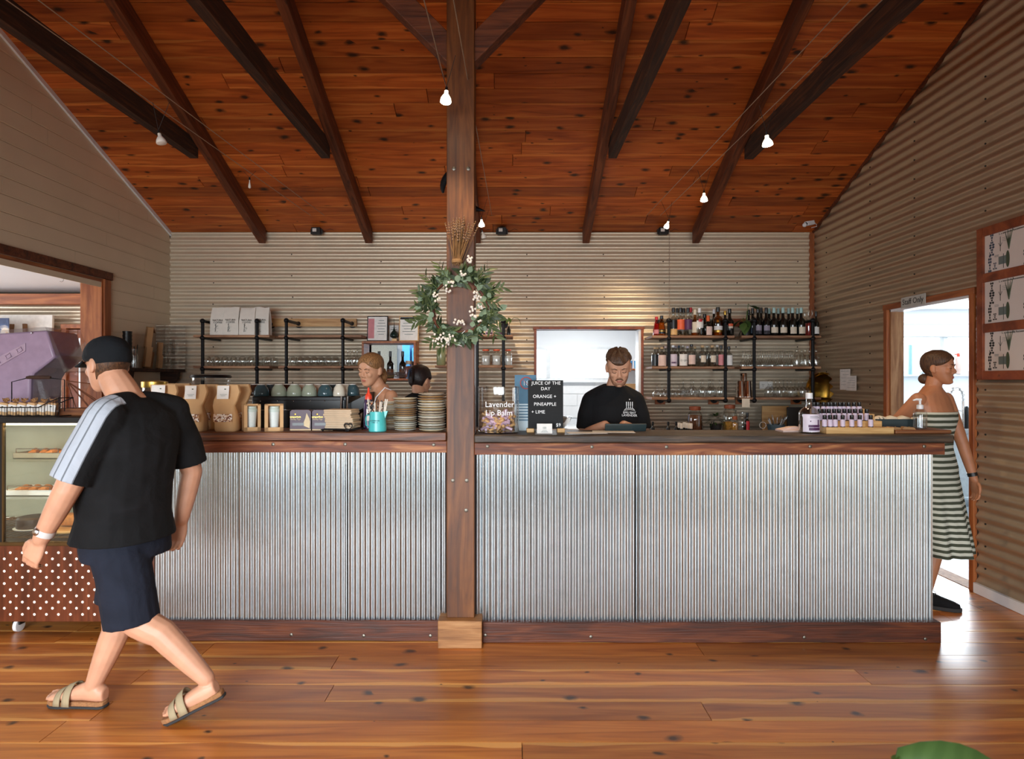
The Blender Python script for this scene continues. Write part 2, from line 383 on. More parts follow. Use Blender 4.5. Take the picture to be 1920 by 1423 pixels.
# left wall of painted boards, with the wide opening to the side room
OY0, OY1, OZ = 3.35, 5.60, 2.38
ycut = lambda z: min(YB, YB-(z-ZE)/SL)
def wall_poly(x0, x1, name, m, oy0, oy1, oz):
    b = MB()
    b.prism([(YF, -.1), (oy0, -.1), (oy0, roof(oy0)+.05), (RY, roof(RY)+.05), (YF, roof(YF)+.05)], x0, x1, 0)
    b.prism([(oy0, oz), (oy1, oz), (oy1, roof(oy1)+.05), (oy0, roof(oy0)+.05)], x0, x1, 0)
    b.prism([(oy1, -.1), (YB+.1, -.1), (YB+.1, roof(YB+.1)+.05), (oy1, roof(oy1)+.05)], x0, x1, 0)
    return struct(b.build(name, m, smooth=0))
wl = wall_poly(XL-.17, XL-.012, 'wall_left', 'white_paint', OY0, OY1, OZ)
LB = .128; z = 0.0
def lboard(y0, y1, z0, z1):
    g = .0025; ya = min(y1, ycut(z0)); yb = min(y1, ycut(z1))
    if ya-y0 < .03: return
    yb = max(yb, y0+.01); gr = .010
    b = MB(); x = XL
    z1 -= g; 
    P4 = [(y0, z0), (ya, z0), (yb, z1), (y0, z1)]
    b.prism(P4, x-.012, x-.003, 0)
    b.prism([(y0, z0+gr), (ya-.002, z0+gr), (max(yb-.002, y0+.005), z1-.002), (y0, z1-.002)], x-.004, x, 0)
    b.build('wall_board', 'white_paint', wl, 0)
i = 0
while z < 5.6:
    z1 = z+LB; j = 5.0+R.uniform(-.6, 1.4)
    if z1 <= OZ+.02:
        lboard(OY1, YB, z, z1); lboard(YF, OY0, z, z1)
    else:
        lboard(YF, j-2.4, z, z1)
        lboard(j-2.4+.001, j, z, z1); lboard(j+.001, YB, z, z1)
    z = z1
# white cover strip along the slope of the left wall, brown one along the right wall
b = MB(); b.bar((XL+.008, YB, roof(YB)+.0-.012), (XL+.008, RY, roof(RY)-.012), .02, .05); struct(b.build('trim_1', 'white_gloss'))
b = MB(); b.bar((XR-.012, YB, roof(YB)-.008), (XR-.012, RY, roof(RY)-.008), .022, .03); struct(b.build('trim_2', 'rafter_wood'))
# timber lining of the opening in the left wall
t3 = setting('trim_3')
MB().box((XL-.19, OY1-.03, 0), (XL+.004, OY1, OZ)).build('jamb', 'trim_wood_v', t3, bevel=.003)
MB().box((XL-.002, OY1-.012, 0), (XL+.02, OY1+.075, OZ+.0)).build('architrave', 'trim_wood_v', t3, bevel=.003)
MB().box((XL-.19, OY0, OZ-.03), (XL+.004, OY1-.03, OZ)).build('head_lining', 'trim_wood', t3, bevel=.003)
MB().box((XL-.002, OY0-.09, OZ+.002), (XL+.024, OY1+.1, OZ+.07)).build('architrave', 'rafter_wood', t3, bevel=.004)
MB().box((XL-.19, OY0, 0), (XL+.004, OY0+.03, OZ-.03)).build('jamb', 'trim_wood_v', t3, bevel=.003)
hk = [P(136, 516, 5.25)+Vector((0, 0, -.0)) for _ in range(1)][0]
hx, hy, hz = XL-.09, 5.2, OZ-.03
MB().tube([(hx, hy, hz), (hx, hy, hz-.02)]+[(hx+.018*math.cos(a), hy, hz-.038+.018*math.sin(a)) for a in [PI/2-.3*i for i in range(14)]], .0022, 6).build('cup_hook', 'steel', t3)
# right wall of corrugated iron with the staff doorway
DY0, DY1, DZ = 4.385, 5.355, 2.077
wr = wall_poly(XR+.012, XR+.105, 'wall_right', 'plaster_dark', DY0, DY1, DZ)
orr = lambda u, v, h: (XR-h, u, v)
zz = 0.07
while zz < 5.6:
    z1 = min(zz+.762, 5.65)
    segs = [(YF, DY0-.045), (DY1+.045, YB-.02)] if zz < DZ+.04 else [(YF, 3.9), (3.9, YB-.02)]
    for (a, b_) in segs:
        zt = z1
        if zz < DZ+.04 < z1:
            corr(a, b_, zz, z1, orr, PITCH, AMP, 'wall_iron_dull', 'corrugated_sheet', wr, ycut)
        else: corr(a, b_, zz, z1, orr, PITCH, AMP, 'wall_iron_dull', 'corrugated_sheet', wr, ycut)
    if zz < DZ+.04 < z1: corr(DY0-.045, DY1+.045, DZ+.045, z1, orr, PITCH, AMP, 'wall_iron_dull', 'corrugated_sheet', wr)
    zz = z1
sc = MB()
for Y in (6.4, 5.62, 5.0, 4.25, 3.55, 2.8):
    for j in range(1, 24):
        z = PITCH*2*j+.038
        if z > roof(Y)-.1 or (DY0-.1 < Y < DY1+.1 and z < DZ+.08): continue
        sc.sphere((XR-.011, Y, z), .007, 6, 4)
sc = sc.build('screw', 'screw_dark', wr); sc['kind'] = 'stuff'
t4 = setting('trim_4')
MB().box((XR-.024, DY1-.004, 0), (XR+.004, DY1+.042, DZ+.044)).build('architrave', 'trim_wood_v', t4, bevel=.003)
MB().box((XR-.024, DY0-.042, 0), (XR+.004, DY0+.004, DZ+.044)).build('architrave', 'trim_wood_v', t4, bevel=.003)
MB().box((XR-.026, DY0-.05, DZ), (XR+.004, DY1+.05, DZ+.046)).build('architrave', 'trim_wood', t4, bevel=.003)
MB().box((XR+.004, DY1-.02, 0), (XR+.115, DY1+.006, DZ)).build('jamb', 'jamb_wood', t4, bevel=.002)
MB().box((XR+.004, DY0-.006, 0), (XR+.115, DY0+.02, DZ)).build('jamb', 'jamb_wood', t4, bevel=.002)
MB().box((XR+.004, DY0, DZ-.02), (XR+.115, DY1, DZ+.004)).build('head_lining', 'white_gloss', t4, bevel=.002)
MB().box((XR+.0, DY0, -.015), (XR+.13, DY1, .004)).build('threshold', 'jamb_wood', t4)
struct(MB().box((XR-.03, YF, 0), (XR-.008, DY0-.046, .072)).build('baseboard_right', 'white_gloss', bevel=.003))
b = MB(); b.box((XR-.05, YB-.03, 0), (XR-.0, YB-.005, ZE)); struct(b.build('trim_5', 'trim_wood_v'))
# front wall behind the viewer: timber wall with the large glazed opening the daylight comes through
b = MB(); b.box((XL-.2, YF-.12, -.1), (-3.45, YF, 5)); b.box((2.95, YF-.12, -.1), (XR+.2, YF, 5)); b.box((.15, YF-.12, -.1), (1.75, YF, 5))
for a_, c_ in ((-3.45, .15), (1.75, 2.95)): b.box((a_, YF-.12, 2.3), (c_, YF, 5)); b.box((a_, YF-.12, -.1), (c_, YF, .3))
struct(b.build('wall_front', 'white_paint', smooth=0))
# serving hatch lining
t6 = setting('trim_6')
y0, y1 = YB-.045, YB+.13; w = .026
MB().box((HX0-w, y0, HZ0-.02), (HX0, y1, HZ1)).build('hatch_side', 'frame_wood', t6, bevel=.002)
MB().box((HX1, y0, HZ0-.02), (HX1+w, y1, HZ1)).build('hatch_side', 'frame_wood', t6, bevel=.002)
MB().box((HX0-w-.01, y0-.004, HZ1), (HX1+w+.01, y1, HZ1+w)).build('hatch_head', 'frame_wood', t6, bevel=.002)
MB().box((HX0-w-.01, y0-.02, HZ0-.045), (HX1+w+.01, y1, HZ0-.02)).build('hatch_sill', 'frame_wood', t6, bevel=.002)
MB().box((HX1-.026, y0+.012, HZ0-.02), (HX1, y1, HZ1)).build('hatch_lining', 'white_gloss', t6, bevel=.002)
# ---------------------------------------------------------------- kitchen behind hatch and staff door
KY = 9.1
k = MB(); k.box((-2.6, YB+.1, -.08), (7.4, KY+.1, -.02)); k.box((XR+.105, 3.0, -.08), (7.4, YB+.1, -.012)); struct(k.build('floor_kitchen', 'kitchen_floor'))
k = MB(); k.box((-2.6, YB+.1, 2.5), (7.4, KY+.1, 2.58)); k.box((XR+.105, 3.0, 2.5), (7.4, YB+.1, 2.58)); struct(k.build('ceiling_kitchen', 'kitchen_white'))
WA = (-.45, 1.44, 1.47, 1.955); WB2 = (4.5, 6.95, 1.56, 2.13)
k = MB()
k.box((-2.6, KY, -.1), (7.4, KY+.1, WA[2])); k.box((-2.6, KY, WA[2]), (WA[0], KY+.1, 2.5)); k.box((WA[1], KY, WA[2]), (WB2[0], KY+.1, 2.5))
k.box((WA[0], KY, WA[3]), (WA[1], KY+.1, 2.5)); k.box((WB2[0], KY, WB2[3]), (WB2[1], KY+.1, 2.5)); k.box((WB2[1], KY, WA[2]), (7.4, KY+.1, 2.5)); k.box((WB2[0], KY, WA[2]), (WB2[1], KY+.1, WB2[2]))
struct(k.build('wall_kitchen_back', 'kitchen_white', smooth=0))
struct(MB().box((-2.7, YB+.1, -.1), (-2.6, KY, 2.55)).build('wall_kitchen_left', 'kitchen_white'))
struct(MB().box((7.4, 2.9, -.1), (7.5, KY, 2.55)).build('wall_kitchen_right', 'kitchen_white'))
struct(MB().box((XR+.105, 2.9, -.1), (7.4, 3.0, 2.55)).build('wall_kitchen_near', 'kitchen_white'))
MAT_al = plain('aluminium', srgb(222, 226, 228), .4, .3)
glass('window_glass', (1, 1, 1), .5, .03)
for i, (w_, mull) in enumerate(((WA, (.50, .56)), (WB2, (6.28, 6.33)))):
    win = setting('window_%d' % (i+1))
    f = .035
    MB().box((w_[0], KY-.02, w_[2]), (w_[1], KY+.06, w_[2]+f)).build('window_frame', 'aluminium', win)
    MB().box((w_[0], KY-.02, w_[3]-f), (w_[1], KY+.06, w_[3])).build('window_frame', 'aluminium', win)
    MB().box((w_[0], KY-.02, w_[2]+f), (w_[0]+f, KY+.06, w_[3]-f)).build('window_frame', 'aluminium', win)
    MB().box((w_[1]-f, KY-.02, w_[2]+f), (w_[1], KY+.06, w_[3]-f)).build('window_frame', 'aluminium', win)
    MB().box((mull[0], KY-.03, w_[2]+f), (mull[1], KY+.06, w_[3]-f)).build('mullion', 'aluminium', win)
    MB().box((w_[0]+f, KY+.02, w_[2]+f), (mull[0], KY+.024, w_[3]-f)).build('window_pane', 'window_glass', win)
    MB().box((mull[1], KY+.02, w_[2]+f), (w_[1]-f, KY+.024, w_[3]-f)).build('window_pane', 'window_glass', win)
    MB().box((w_[0]-.04, KY-.07, w_[2]-.03), (w_[1]+.04, KY+.0, w_[2])).build('window_sill', 'kitchen_white', win)
# white wall tiles under the hatch window
tl = setting('trim_7', (0, 0, 0))
for j in range(3):
    for i in range(5):
        x = -.3+i*.5-(.25 if j % 2 else 0); z = .92+j*.175
        MB().box((x+.003, KY-.012, z+.003), (x+.497, KY-.001, z+.172)).build('tile', 'white_gloss', tl, bevel=.002)
# ---------------------------------------------------------------- side room seen through the left opening
k = MB(); k.box((-7.6, 2.0, -.1), (XL-.17, YB+.6, -.01)); struct(k.build('floor_side_room', 'floor_pine'))
zs0 = lambda y: 2.42+(YB-y)*.20
k = MB(); k.prism([(2.0, zs0(2.0)), (YB+.3, zs0(YB+.3)), (YB+.3, zs0(YB+.3)+.1), (2.0, zs0(2.0)+.1)], -7.6, XL-.17, 0); struct(k.build('ceiling_side_room', 'kitchen_white'))
wsr = MB().box((-7.6, YB, -.1), (XL-.17, YB+.1, 2.6)); wsr = struct(wsr.build('wall_side_room_back', 'plaster_dark'))
for (a, b_, z0, z1) in ((-7.6, -4.78, 0, .762), (-7.6, -4.78, .762, 1.524), (-7.6, -4.78, 1.524, 2.30), (-4.78, XL-.17, 2.07, 2.30)):
    corr(a, b_, z0, z1, ob, PITCH, AMP, 'wall_iron', 'corrugated_sheet', wsr)
struct(MB().box((-7.6, 1.9, -.1), (-7.5, YB+.1, 3.5)).build('wall_side_room_left', 'kitchen_white'))
struct(MB().box((-7.6, 1.9, -.1), (XL-.17, 2.0, 3.5)).build('wall_side_room_near', 'kitchen_white'))
# ---------------------------------------------------------------- roof timbers
def rafter(X, which):
    L = (6.625-RY)/math.cos(sl); d = .15; wd = .074
    b = MB(); t = d*math.tan(sl)
    b.prism([(0, 0), (-t, -d), (L, -d), (L, 0)], -wd/2, wd/2, 1)
    o = b.build('rafter', 'rafter_wood', bevel=.004)
    o.matrix_world = Matrix.Translation((X, 6.625, roof(6.625))) @ Matrix(((0, 1, 0, 0), (-math.cos(sl), 0, math.sin(sl), 0), (math.sin(sl), 0, math.cos(sl), 0), (0, 0, 0, 1)))
    tag(o, which, 'beam', 'rafters under the board ceiling')
rafter(-2.65, 'sloping brown rafter nearest the white board wall')
rafter(-1.52, 'sloping brown rafter above the four white coffee bags and left pipe shelves')
rafter(-.37, 'sloping brown rafter mostly hidden behind the central post')
rafter(.785, 'sloping brown rafter above the serving hatch')
rafter(1.95, 'sloping brown rafter nearest the corrugated wall with the staff door')
def tie(X, lab):
    L = 8.3; b = MB()
    n = 14
    for i in range(n):                                # hand-hewn underside: short facets of uneven depth
        x0, x1 = L*i/n, L*(i+1)/n
        w0, w1 = [.034+R.uniform(-.004, .004) for _ in '12']; h0, h1 = [R.uniform(-.008, .006) for _ in '12']
        if i: w0, h0 = pw, ph
        pw, ph = w1, h1
        vs = [(x0, -w0, h0), (x0, w0, h0), (x0, w0, .15), (x0, -w0, .15), (x1, -w1, h1), (x1, w1, h1), (x1, w1, .15), (x1, -w1, .15)]
        fs = [(0, 4, 5, 1), (1, 5, 6, 2), (2, 6, 7, 3), (3, 7, 4, 0)]
        if i == 0: fs.append((0, 1, 2, 3))
        if i == n-1: fs.append((4, 7, 6, 5))
        b.add(vs, fs)
    o = b.build('collar_tie', 'dark_rough_wood', smooth=0)
    o.matrix_world = Matrix.Translation((X, 5.35, 3.375)) @ Matrix(((0, 1, 0, 0), (-1, 0, 0, 0), (0, 0, 1, 0), (0, 0, 0, 1)))
    tag(o, lab, 'beam', 'horizontal tie beams')
tie(-2.725, 'dark rough tie beam beside the white board wall')
tie(-1.597, 'dark rough tie beam left of the central post')
tie(.862, 'dark rough tie beam just right of the central post')
tie(2.03, 'dark rough tie beam with the lamp wires below it, near the corrugated wall')
# ---------------------------------------------------------------- central post
PX, PY0, PY1 = -.287, 3.476, 3.63; pw_ = .0775
post = thing('timber_post', 'tall dark timber post on a pale wooden block between the two counters', 'post', (PX, 3.55, 0))
MB().box((-pw_, PY0-3.55, .152), (pw_, PY1-3.55, roof(3.55)+.02)).build('shaft', 'post_wood', post, bevel=.004)
MB().box((-.121, 3.43-3.55, 0), (.121, 3.60-3.55, .152)).build('base_block', 'block_wood', post, bevel=.004, label='pale wooden block under the post')
for s in (-1, 1):
    b = MB(); b.m = Matrix.Translation((s*pw_*.6, 0, 3.30)) @ Matrix.Rotation(-s*PI/4, 4, 'Y') @ (Matrix.Scale(-1, 4, (1, 0, 0)) if s < 0 else Matrix())
    b.m = Matrix.Translation((s*.05, 0, 3.32)) @ Matrix.Rotation((-PI/4 if s > 0 else -3*PI/4), 4, 'Y')
    b.box((-.05, -.055, -.062), (1.7, .05, .062)); b.build('brace', 'rafter_wood', post, bevel=.005)
for (x, y) in ((849, 901), (875, 901), (874, 957), (851, 316), (878, 316)):
    p = P(x, y, PY0-.002); b = MB(); b.m = Matrix.Translation((p.x-PX, PY0-3.55, p.z)) @ Matrix.Rotation(PI/2, 4, 'X'); b.lathe([(.011, -.002), (.011, .003), (.006, .005)], 10); b.build('bolt', 'bolt_steel', post)
hc = MB(); c = P(868, 345, 3.655)
pts = [(c.x+.125*math.cos(a)*.95, 3.655, c.z+.10*math.sin(a)-.02*(a-1.7)) for a in [1.9+.18*i for i in range(9)]]
hc.tube(pts, [.006, .014, .018, .02, .02, .019, .017, .013, .006], 8)
hc.tube([P(870, 380, 3.655), P(893, 392, 3.65), P(910, 396, 3.645)], [.02, .016, .002], 8)
hc.tube([P(842, 350, 3.655), P(850, 372, 3.655), P(872, 381, 3.655)], [.014, .018, .018], 8)
tag(hc.build('metal_hook', 'black_iron'), 'black curved metal hook fixed behind the central post', 'hook')
# ---------------------------------------------------------------- service counters
def bolts(parent, pts, Y, r=.0095):
    for (x, y) in pts:
        p = P(x, y, Y); b = MB(); b.m = Matrix.Translation((p.x-parent.location.x, Y-parent.location.y, p.z)) @ Matrix.Rotation(PI/2, 4, 'X'); b.lathe([(r, -.002), (r, .003), (r*.5, .005)], 8); b.build('bolt', 'bolt_steel', parent)
def slab(x0, x1, y0, y1, z0, z1, wob, n, name, m, parent, bev=.003):
    """a board whose front edge wanders a little"""
    def fr(i, j): return y0-R.uniform(0, wob)
    b = MB(); vs = []; fs = []
    for i in range(n+1):
        x = x0+(x1-x0)*i/n; a = fr(i, 0)
        vs += [(x, a, z0+R.uniform(0, wob)), (x, a+R.uniform(-wob, wob)*.3, z1), (x, y1, z1), (x, y1, z0)]
    for i in range(n):
        for k in range(4): fs.append((4*i+k, 4*i+(k+1) % 4, 4*i+4+(k+1) % 4, 4*i+4+k))
    fs += [(0, 1, 2, 3), (4*n+3, 4*n+2, 4*n+1, 4*n)]
    return b.add(vs, fs).build(name, m, parent, bevel=bev)
ocf = lambda Y: (lambda u, v, h: (v, Y-h, u))
CL = thing('service_counter', 'counter with fine galvanised corrugated front and plate stacks, left of the post', 'counter', (0, 3.55, 0))
x0, x1 = -2.03, PX-pw_
o55 = lambda Y: (lambda u, v, h: (v, Y-3.55-h, u))
MB().box((x0+.01, .01, .0), (x1, .21, 1.12)).build('carcass', 'black_iron', CL)
slab(x0-.03, x1, 3.445-3.55, 3.78-3.55, 1.138, 1.187, .006, 16, 'worktop', 'counter_wood', CL)
slab(x0-.01, x1, 3.485-3.55, 3.535-3.55, 1.07, 1.136, .003, 12, 'fascia_board', 'fascia_wood', CL)
slab(x0-.0, x1-.04, 3.528-3.55, 3.60-3.55, .0, .118, .003, 12, 'base_board', 'base_wood', CL)
xa = [x0, (448-960)*3.55/F, (648-960)*3.55/F, x1+.003]
for i in range(3): corr(.10, 1.12, xa[i]+(.0012 if i else 0), xa[i+1], o55(3.548-.003*(i % 2)), .0287, .0046, 'galvanised', 'corrugated_sheet', CL, seg=8, phase=i)
bolts(CL, ((512, 833), (647, 833), (813, 834)), 3.482); bolts(CL, ((546, 1190), (682, 1192), (807, 1192)), 3.524)
CR = thing('service_counter', 'long counter with coarse galvanised corrugated front and dark worktop, right of the post', 'counter', (0, 3.55, 0))
x0, x1 = PX+pw_, 2.38
MB().box((x0, .01, .0), (x1-.012, .21, 1.11)).build('carcass', 'black_iron', CR)
slab(x0, 2.432, 3.43-3.55, 3.78-3.55, 1.128, 1.175, .005, 26, 'worktop', 'counter_dark', CR, .008)
slab(x0, 2.41, 3.475-3.55, 3.525-3.55, 1.058, 1.126, .004, 20, 'fascia_board', 'fascia_wood', CR)
slab(x0+.045, 2.41, 3.505-3.55, 3.60-3.55, .0, .116, .003, 20, 'base_board', 'base_wood', CR)
MB().box((x1-.02, .06, 0), (2.41, .23, .116)).build('base_board', 'base_wood', CR, bevel=.003)
MB().box((x1-.02, .05, 1.058), (2.405, .23, 1.126)).build('fascia_board', 'base_wood', CR, bevel=.003)
xa = [x0-.003, (1195-960)*3.53/F, (1497-960)*3.53/F, x1]
for i in range(3): corr(.10, 1.11, xa[i]+(.0012 if i else 0), xa[i+1], o55(3.535-.003*(i % 2)), (.0328, .0328, .0312)[i], .0056, 'galvanised', 'corrugated_sheet', CR, seg=8, phase=i*2.)
corr(.10, 1.11, 3.535-3.55, 3.76-3.55, lambda u, v, h: (x1+h-.004, v, u), .0312, .005, 'galvanised', 'corrugated_sheet', CR, seg=8)
bolts(CR, ((914, 837), (1110, 838), (1250, 838), (1519, 837), (1733, 837)), 3.47); bolts(CR, ((910, 1191), (1108, 1194), (1508, 1195), (1735, 1198)), 3.50)
# ---------------------------------------------------------------- glass display cabinet on castors
wood('veneer', srgb(74, 36, 20), srgb(104, 52, 30), srgb(126, 66, 40), (7, 7, .8), 0, rough=.35, tint=0, rnd=False)
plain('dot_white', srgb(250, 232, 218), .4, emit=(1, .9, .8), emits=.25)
plain('bronze', srgb(120, 98, 66), .3, .9)
plain('black_plastic', srgb(18, 18, 19), .4)
plain('black_matt', srgb(14, 14, 15), .75)
glass('cabinet_glass', (.96, .98, .95), .5, .05)
plain('frosted', srgb(176, 172, 150), .5, var=.1, scale=5)
KX0, KX1, KY0, KY1, KZ = -3.50, -2.075, 3.62, 4.28, 1.262
cab = thing('display_cabinet', 'glass fronted cake display cabinet with white dotted brown base panel', 'display cabinet', (0, KY0, 0))
dy = KY1-KY0
MB().box((KX0, 0, .075), (KX1, .02, .515)).build('base_panel', 'veneer', cab, bevel=.002)
MB().box((KX0, .02, .075), (KX1, dy, .515)).build('base_body', 'black_plastic', cab)
d = MB(); rr = 0
for r_ in range(13):
    z = .508-(r_+.9)*.0358
    if z < .088: continue
    for c_ in range(24):
        x = KX0+.032+c_*.0698-(.0349 if r_ % 2 else 0)
        if KX0+.01 < x < KX1-.012:
            d.m = Matrix.Translation((x, -.0012, z)) @ Matrix.Rotation(PI/2, 4, 'X'); d.lathe([(.0082, 0), (.0072, .001)], 10)
d = d.build('dot', 'dot_white', cab); d['kind'] = 'stuff'; d['label'] = 'staggered white dots on the brown panel'
for (x, y) in ((-2.90, .05), (KX1-.09, .05), (KX0+.09, dy-.06), (KX1-.09, dy-.06)):
    w_ = MB(); w_.m = Matrix.Translation((x-.012, y, .037)) @ Matrix.Rotation(PI/2, 4, 'Y'); w_.lathe([(.02, 0), (.037, .002), (.037, .022), (.02, .024)], 16)
    w_ = w_.build('castor', 'white_gloss', cab); MB().box((x-.022, y-.02, .045), (x+.022, y+.02, .078)).build('castor_fork', 'black_plastic', w_)
for (x, y) in ((KX0, 0), (KX1-.028, 0), (KX0, dy-.028), (KX1-.028, dy-.028), (-2.985, 0)): MB().box((x, y, .515), (x+.028, y+.028, KZ-.035)).build('corner_post', 'black_plastic', cab, bevel=.002)
MB().box((KX0+.002, -.004, .515), (KX1-.002, .028, .537)).build('glass_channel', 'bronze', cab, bevel=.002)
MB().box((-2.957, -.003, .537), (-2.949, .006, KZ-.035)).build('glass_channel', 'bronze', cab)
MB().box((KX0, -.012, KZ-.035), (KX1, dy, KZ)).build('top', 'black_plastic', cab, bevel=.004)
MB().box((KX0+.03, .004, .538), (KX1-.03, .010, KZ-.036)).build('front_pane', 'cabinet_glass', cab)
MB().box((KX0+.006, .03, .538), (KX0+.012, dy-.03, KZ-.036)).build('side_pane', 'cabinet_glass', cab)
MB().box((KX1-.012, .03, .538), (KX1-.006, dy-.03, KZ-.036)).build('side_pane', 'cabinet_glass', cab)
MB().box((KX0+.03, dy-.012, .538), (KX1-.03, dy-.006, KZ-.036)).build('rear_pane', 'frosted', cab)
for z in (.76, .985): MB().box((KX0+.03, .12, z), (KX1-.03, dy-.03, z+.006)).build('glass_shelf', 'cabinet_glass', cab)
g = MB()
for i in range(34): x = KX0+.04+i*(KX1-KX0-.08)/33; g.bar((x, .04, .55), (x, dy-.04, .55), .003)
for y in (.05, .2, .35, .5): g.bar((KX0+.04, y, .553), (KX1-.04, y, .553), .004)
g.build('wire_rack', 'bronze', cab)
MB().box((KX0+.05, .035, KZ-.05), (KX1-.05, .06, KZ-.037)).build('light_strip', emitter('strip_glow', (1, .72, .4), 6).m, cab)
area('cabinet_light', ((KX0+KX1)/2, KY0+.05, KZ-.06), (0, 0, 0), 1.2, .02, 6, (1, .72, .42))
# ---------------------------------------------------------------- people
def skin(name, col, rough=.5):
    t = NT(name); v = t.coords((1, 1, 1), False); n = t.noise(v, 14, 3)
    t.set(color=t.ramp(n, [(.3, tuple(x*.9 for x in col)), (.7, tuple(min(1, x*1.08) for x in col))]), rough=rough, sss=.06); t.b.inputs['Subsurface Radius'].default_value = (.01, .004, .002); return t
skin('skin_fair', srgb(204, 150, 120)); skin('skin_warm', srgb(206, 150, 116)); skin('skin_tan', srgb(186, 124, 88))
plain('lip', srgb(176, 96, 84), .45); plain('lash', srgb(48, 30, 22), .7); plain('brow', srgb(96, 64, 44), .8); plain('eye_white', srgb(232, 226, 220), .25); plain('iris', srgb(60, 48, 36), .2)
def hairmat(name, a, b):
    t = NT(name); v = t.coords((60, 60, 8), False); n = t.noise(v, 3, 4, .5)
    t.set(color=t.ramp(n, [(.3, a), (.72, b)]), rough=.5, spec=.4); t.bump(n, .6, .003)
hairmat('hair_brown', srgb(44, 28, 18), srgb(104, 70, 46)); hairmat('hair_blonde', srgb(80, 50, 28), srgb(190, 138, 88)); hairmat('hair_dark', srgb(14, 10, 9), srgb(48, 30, 24)); hairmat('hair_fade', srgb(150, 108, 84), srgb(176, 130, 102))
hairmat('stubble', srgb(120, 82, 60), srgb(172, 122, 94))
def cloth(name, col, sc=35, st=.25):
    t = NT(name); v = t.coords((1, 1, 1), False); n = t.noise(v, sc*.22, 4, .8); n2 = t.noise(v, 700, 1)
    t.set(color=t.ramp(n, [(.3, tuple(x*.8 for x in col)), (.7, tuple(min(1, x*1.15) for x in col))]), rough=.9, spec=.25)
    t.bump(n, st, .05); return t
cloth('shirt_black', srgb(20, 20, 22)); cloth('shorts_navy', srgb(30, 34, 46)); cloth('cap_black', srgb(24, 27, 31)); cloth('top_cream', srgb(206, 186, 160))
plain('sandal_suede', srgb(158, 142, 112), .85); plain('cork', srgb(150, 104, 66), .9, var=.25, scale=150); plain('sole_dark', srgb(44, 42, 42), .8); plain('watch_band', srgb(214, 208, 204), .4)
HEAD = [(-.004, .018, .070, .040), (.006, .032, .080, .015), (.020, .043, .084, -.010), (.040, .053, .084, -.035), (.060, .060, .085, -.060), (.080, .066, .085, -.080), (.100, .070, .083, -.092),
        (.115, .072, .079, -.098), (.130, .074, .087, -.102), (.150, .0745, .087, -.103), (.175, .071, .078, -.098), (.200, .058, .058, -.082), (.215, .040, .036, -.058), (.224, .016, .010, -.03)]
def head_pt(th, z, off=0):
    z = max(HEAD[0][0], min(HEAD[-1][0], z))
    for a, b in zip(HEAD, HEAD[1:]):
        if z <= b[0]: break
    t = (z-a[0])/(b[0]-a[0]); w, yf, yb = [a[i]+(b[i]-a[i])*t for i in (1, 2, 3)]
    yc, d = (yf+yb)/2, (yf-yb)/2; c, s_ = math.cos(th), math.sin(th)
    sg = lambda v, p: math.copysign(abs(v)**p, v)
    p = .82 if s_ > 0 else .95
    return Vector(((w+off)*sg(c, p), yc+(d+off)*sg(s_, p), z+off*max(0, (z-.12)/.1)))
def add_head(mb, Mh, nose=1.0, ears=True, lids=True):
    mb.m = Mh; n = 32; vs = []; zs_ = [h[0] for h in HEAD]; lv = sorted(set(zs_+[(a+b)/2 for a, b in zip(zs_, zs_[1:])]))
    for z in lv: vs += [head_pt(2*PI*k/n, z) for k in range(n)]
    fs = [(i*n+k, i*n+(k+1) % n, (i+1)*n+(k+1) % n, (i+1)*n+k) for i in range(len(lv)-1) for k in range(n)]
    fs += [tuple(range(n))[::-1], tuple(range((len(lv)-1)*n, len(lv)*n))]
    mb.add(vs, fs)
    mb.tube([(0, .078, .124), (0, .089, .102), (0, .0985, .083), (0, .095, .0745)], [.007, .009, .0125*nose, .009], 10)
    for s in (-1, 1):
        mb.sphere((s*.011, .091, .0755), .0085, 8, 6)
        mb.sphere((s*.030, .081, .1275), 1, 10, 6, (.021, .009, .0065))
        mb.sphere((s*.036, .064, .086), 1, 10, 8, (.022, .02, .022))
        if lids: mb.sphere((s*.031, .0715, .1115), .0145, 10, 8)
        if ears:
            mb.sphere((s*.0775, -.012, .104), 1, 10, 8, (.0085, .018, .032)); mb.sphere((s*.075, -.003, .084), 1, 8, 6, (.008, .010, .013))
    mb.sphere((0, .083, .0505), 1, 12, 6, (.022, .0085, .0055)); mb.sphere((0, .082, .0415), 1, 12, 6, (.019, .009, .0065)); mb.sphere((0, .076, .014), 1, 10, 8, (.02, .013, .014))
    mb.m = None
def hair_shell(zh, off, n=48, m=10):
    mb = MB(); vs = []
    for j in range(m+1):
        for k in range(n):
            th = 2*PI*k/n; z0 = zh(th); z = z0+(.224-z0)*(j/m)**.9
            o = off(th, z)*(0.15 if j == 0 else 1); vs.append(head_pt(th, z, o))
    fs = [(j*n+k, j*n+(k+1) % n, (j+1)*n+(k+1) % n, (j+1)*n+k) for j in range(m) for k in range(n)]+[tuple(range(m*n, m*n+n))]
    return mb.add(vs, fs)
def rings(mb, rs, n=20, p=.88):
    vs = []; fs = []
    sg = lambda v: math.copysign(abs(v)**p, v)
    for c, a, b in rs:
        c, a, b = Vector(c), Vector(a), Vector(b)
        vs += [c+a*sg(math.cos(2*PI*k/n))+b*sg(math.sin(2*PI*k/n)) for k in range(n)]
    m = len(rs)
    fs = [(i*n+k, i*n+(k+1) % n, (i+1)*n+(k+1) % n, (i+1)*n+k) for i in range(m-1) for k in range(n)]+[tuple(range(n))[::-1], tuple(range((m-1)*n, m*n))]
    mb.add(vs, fs)
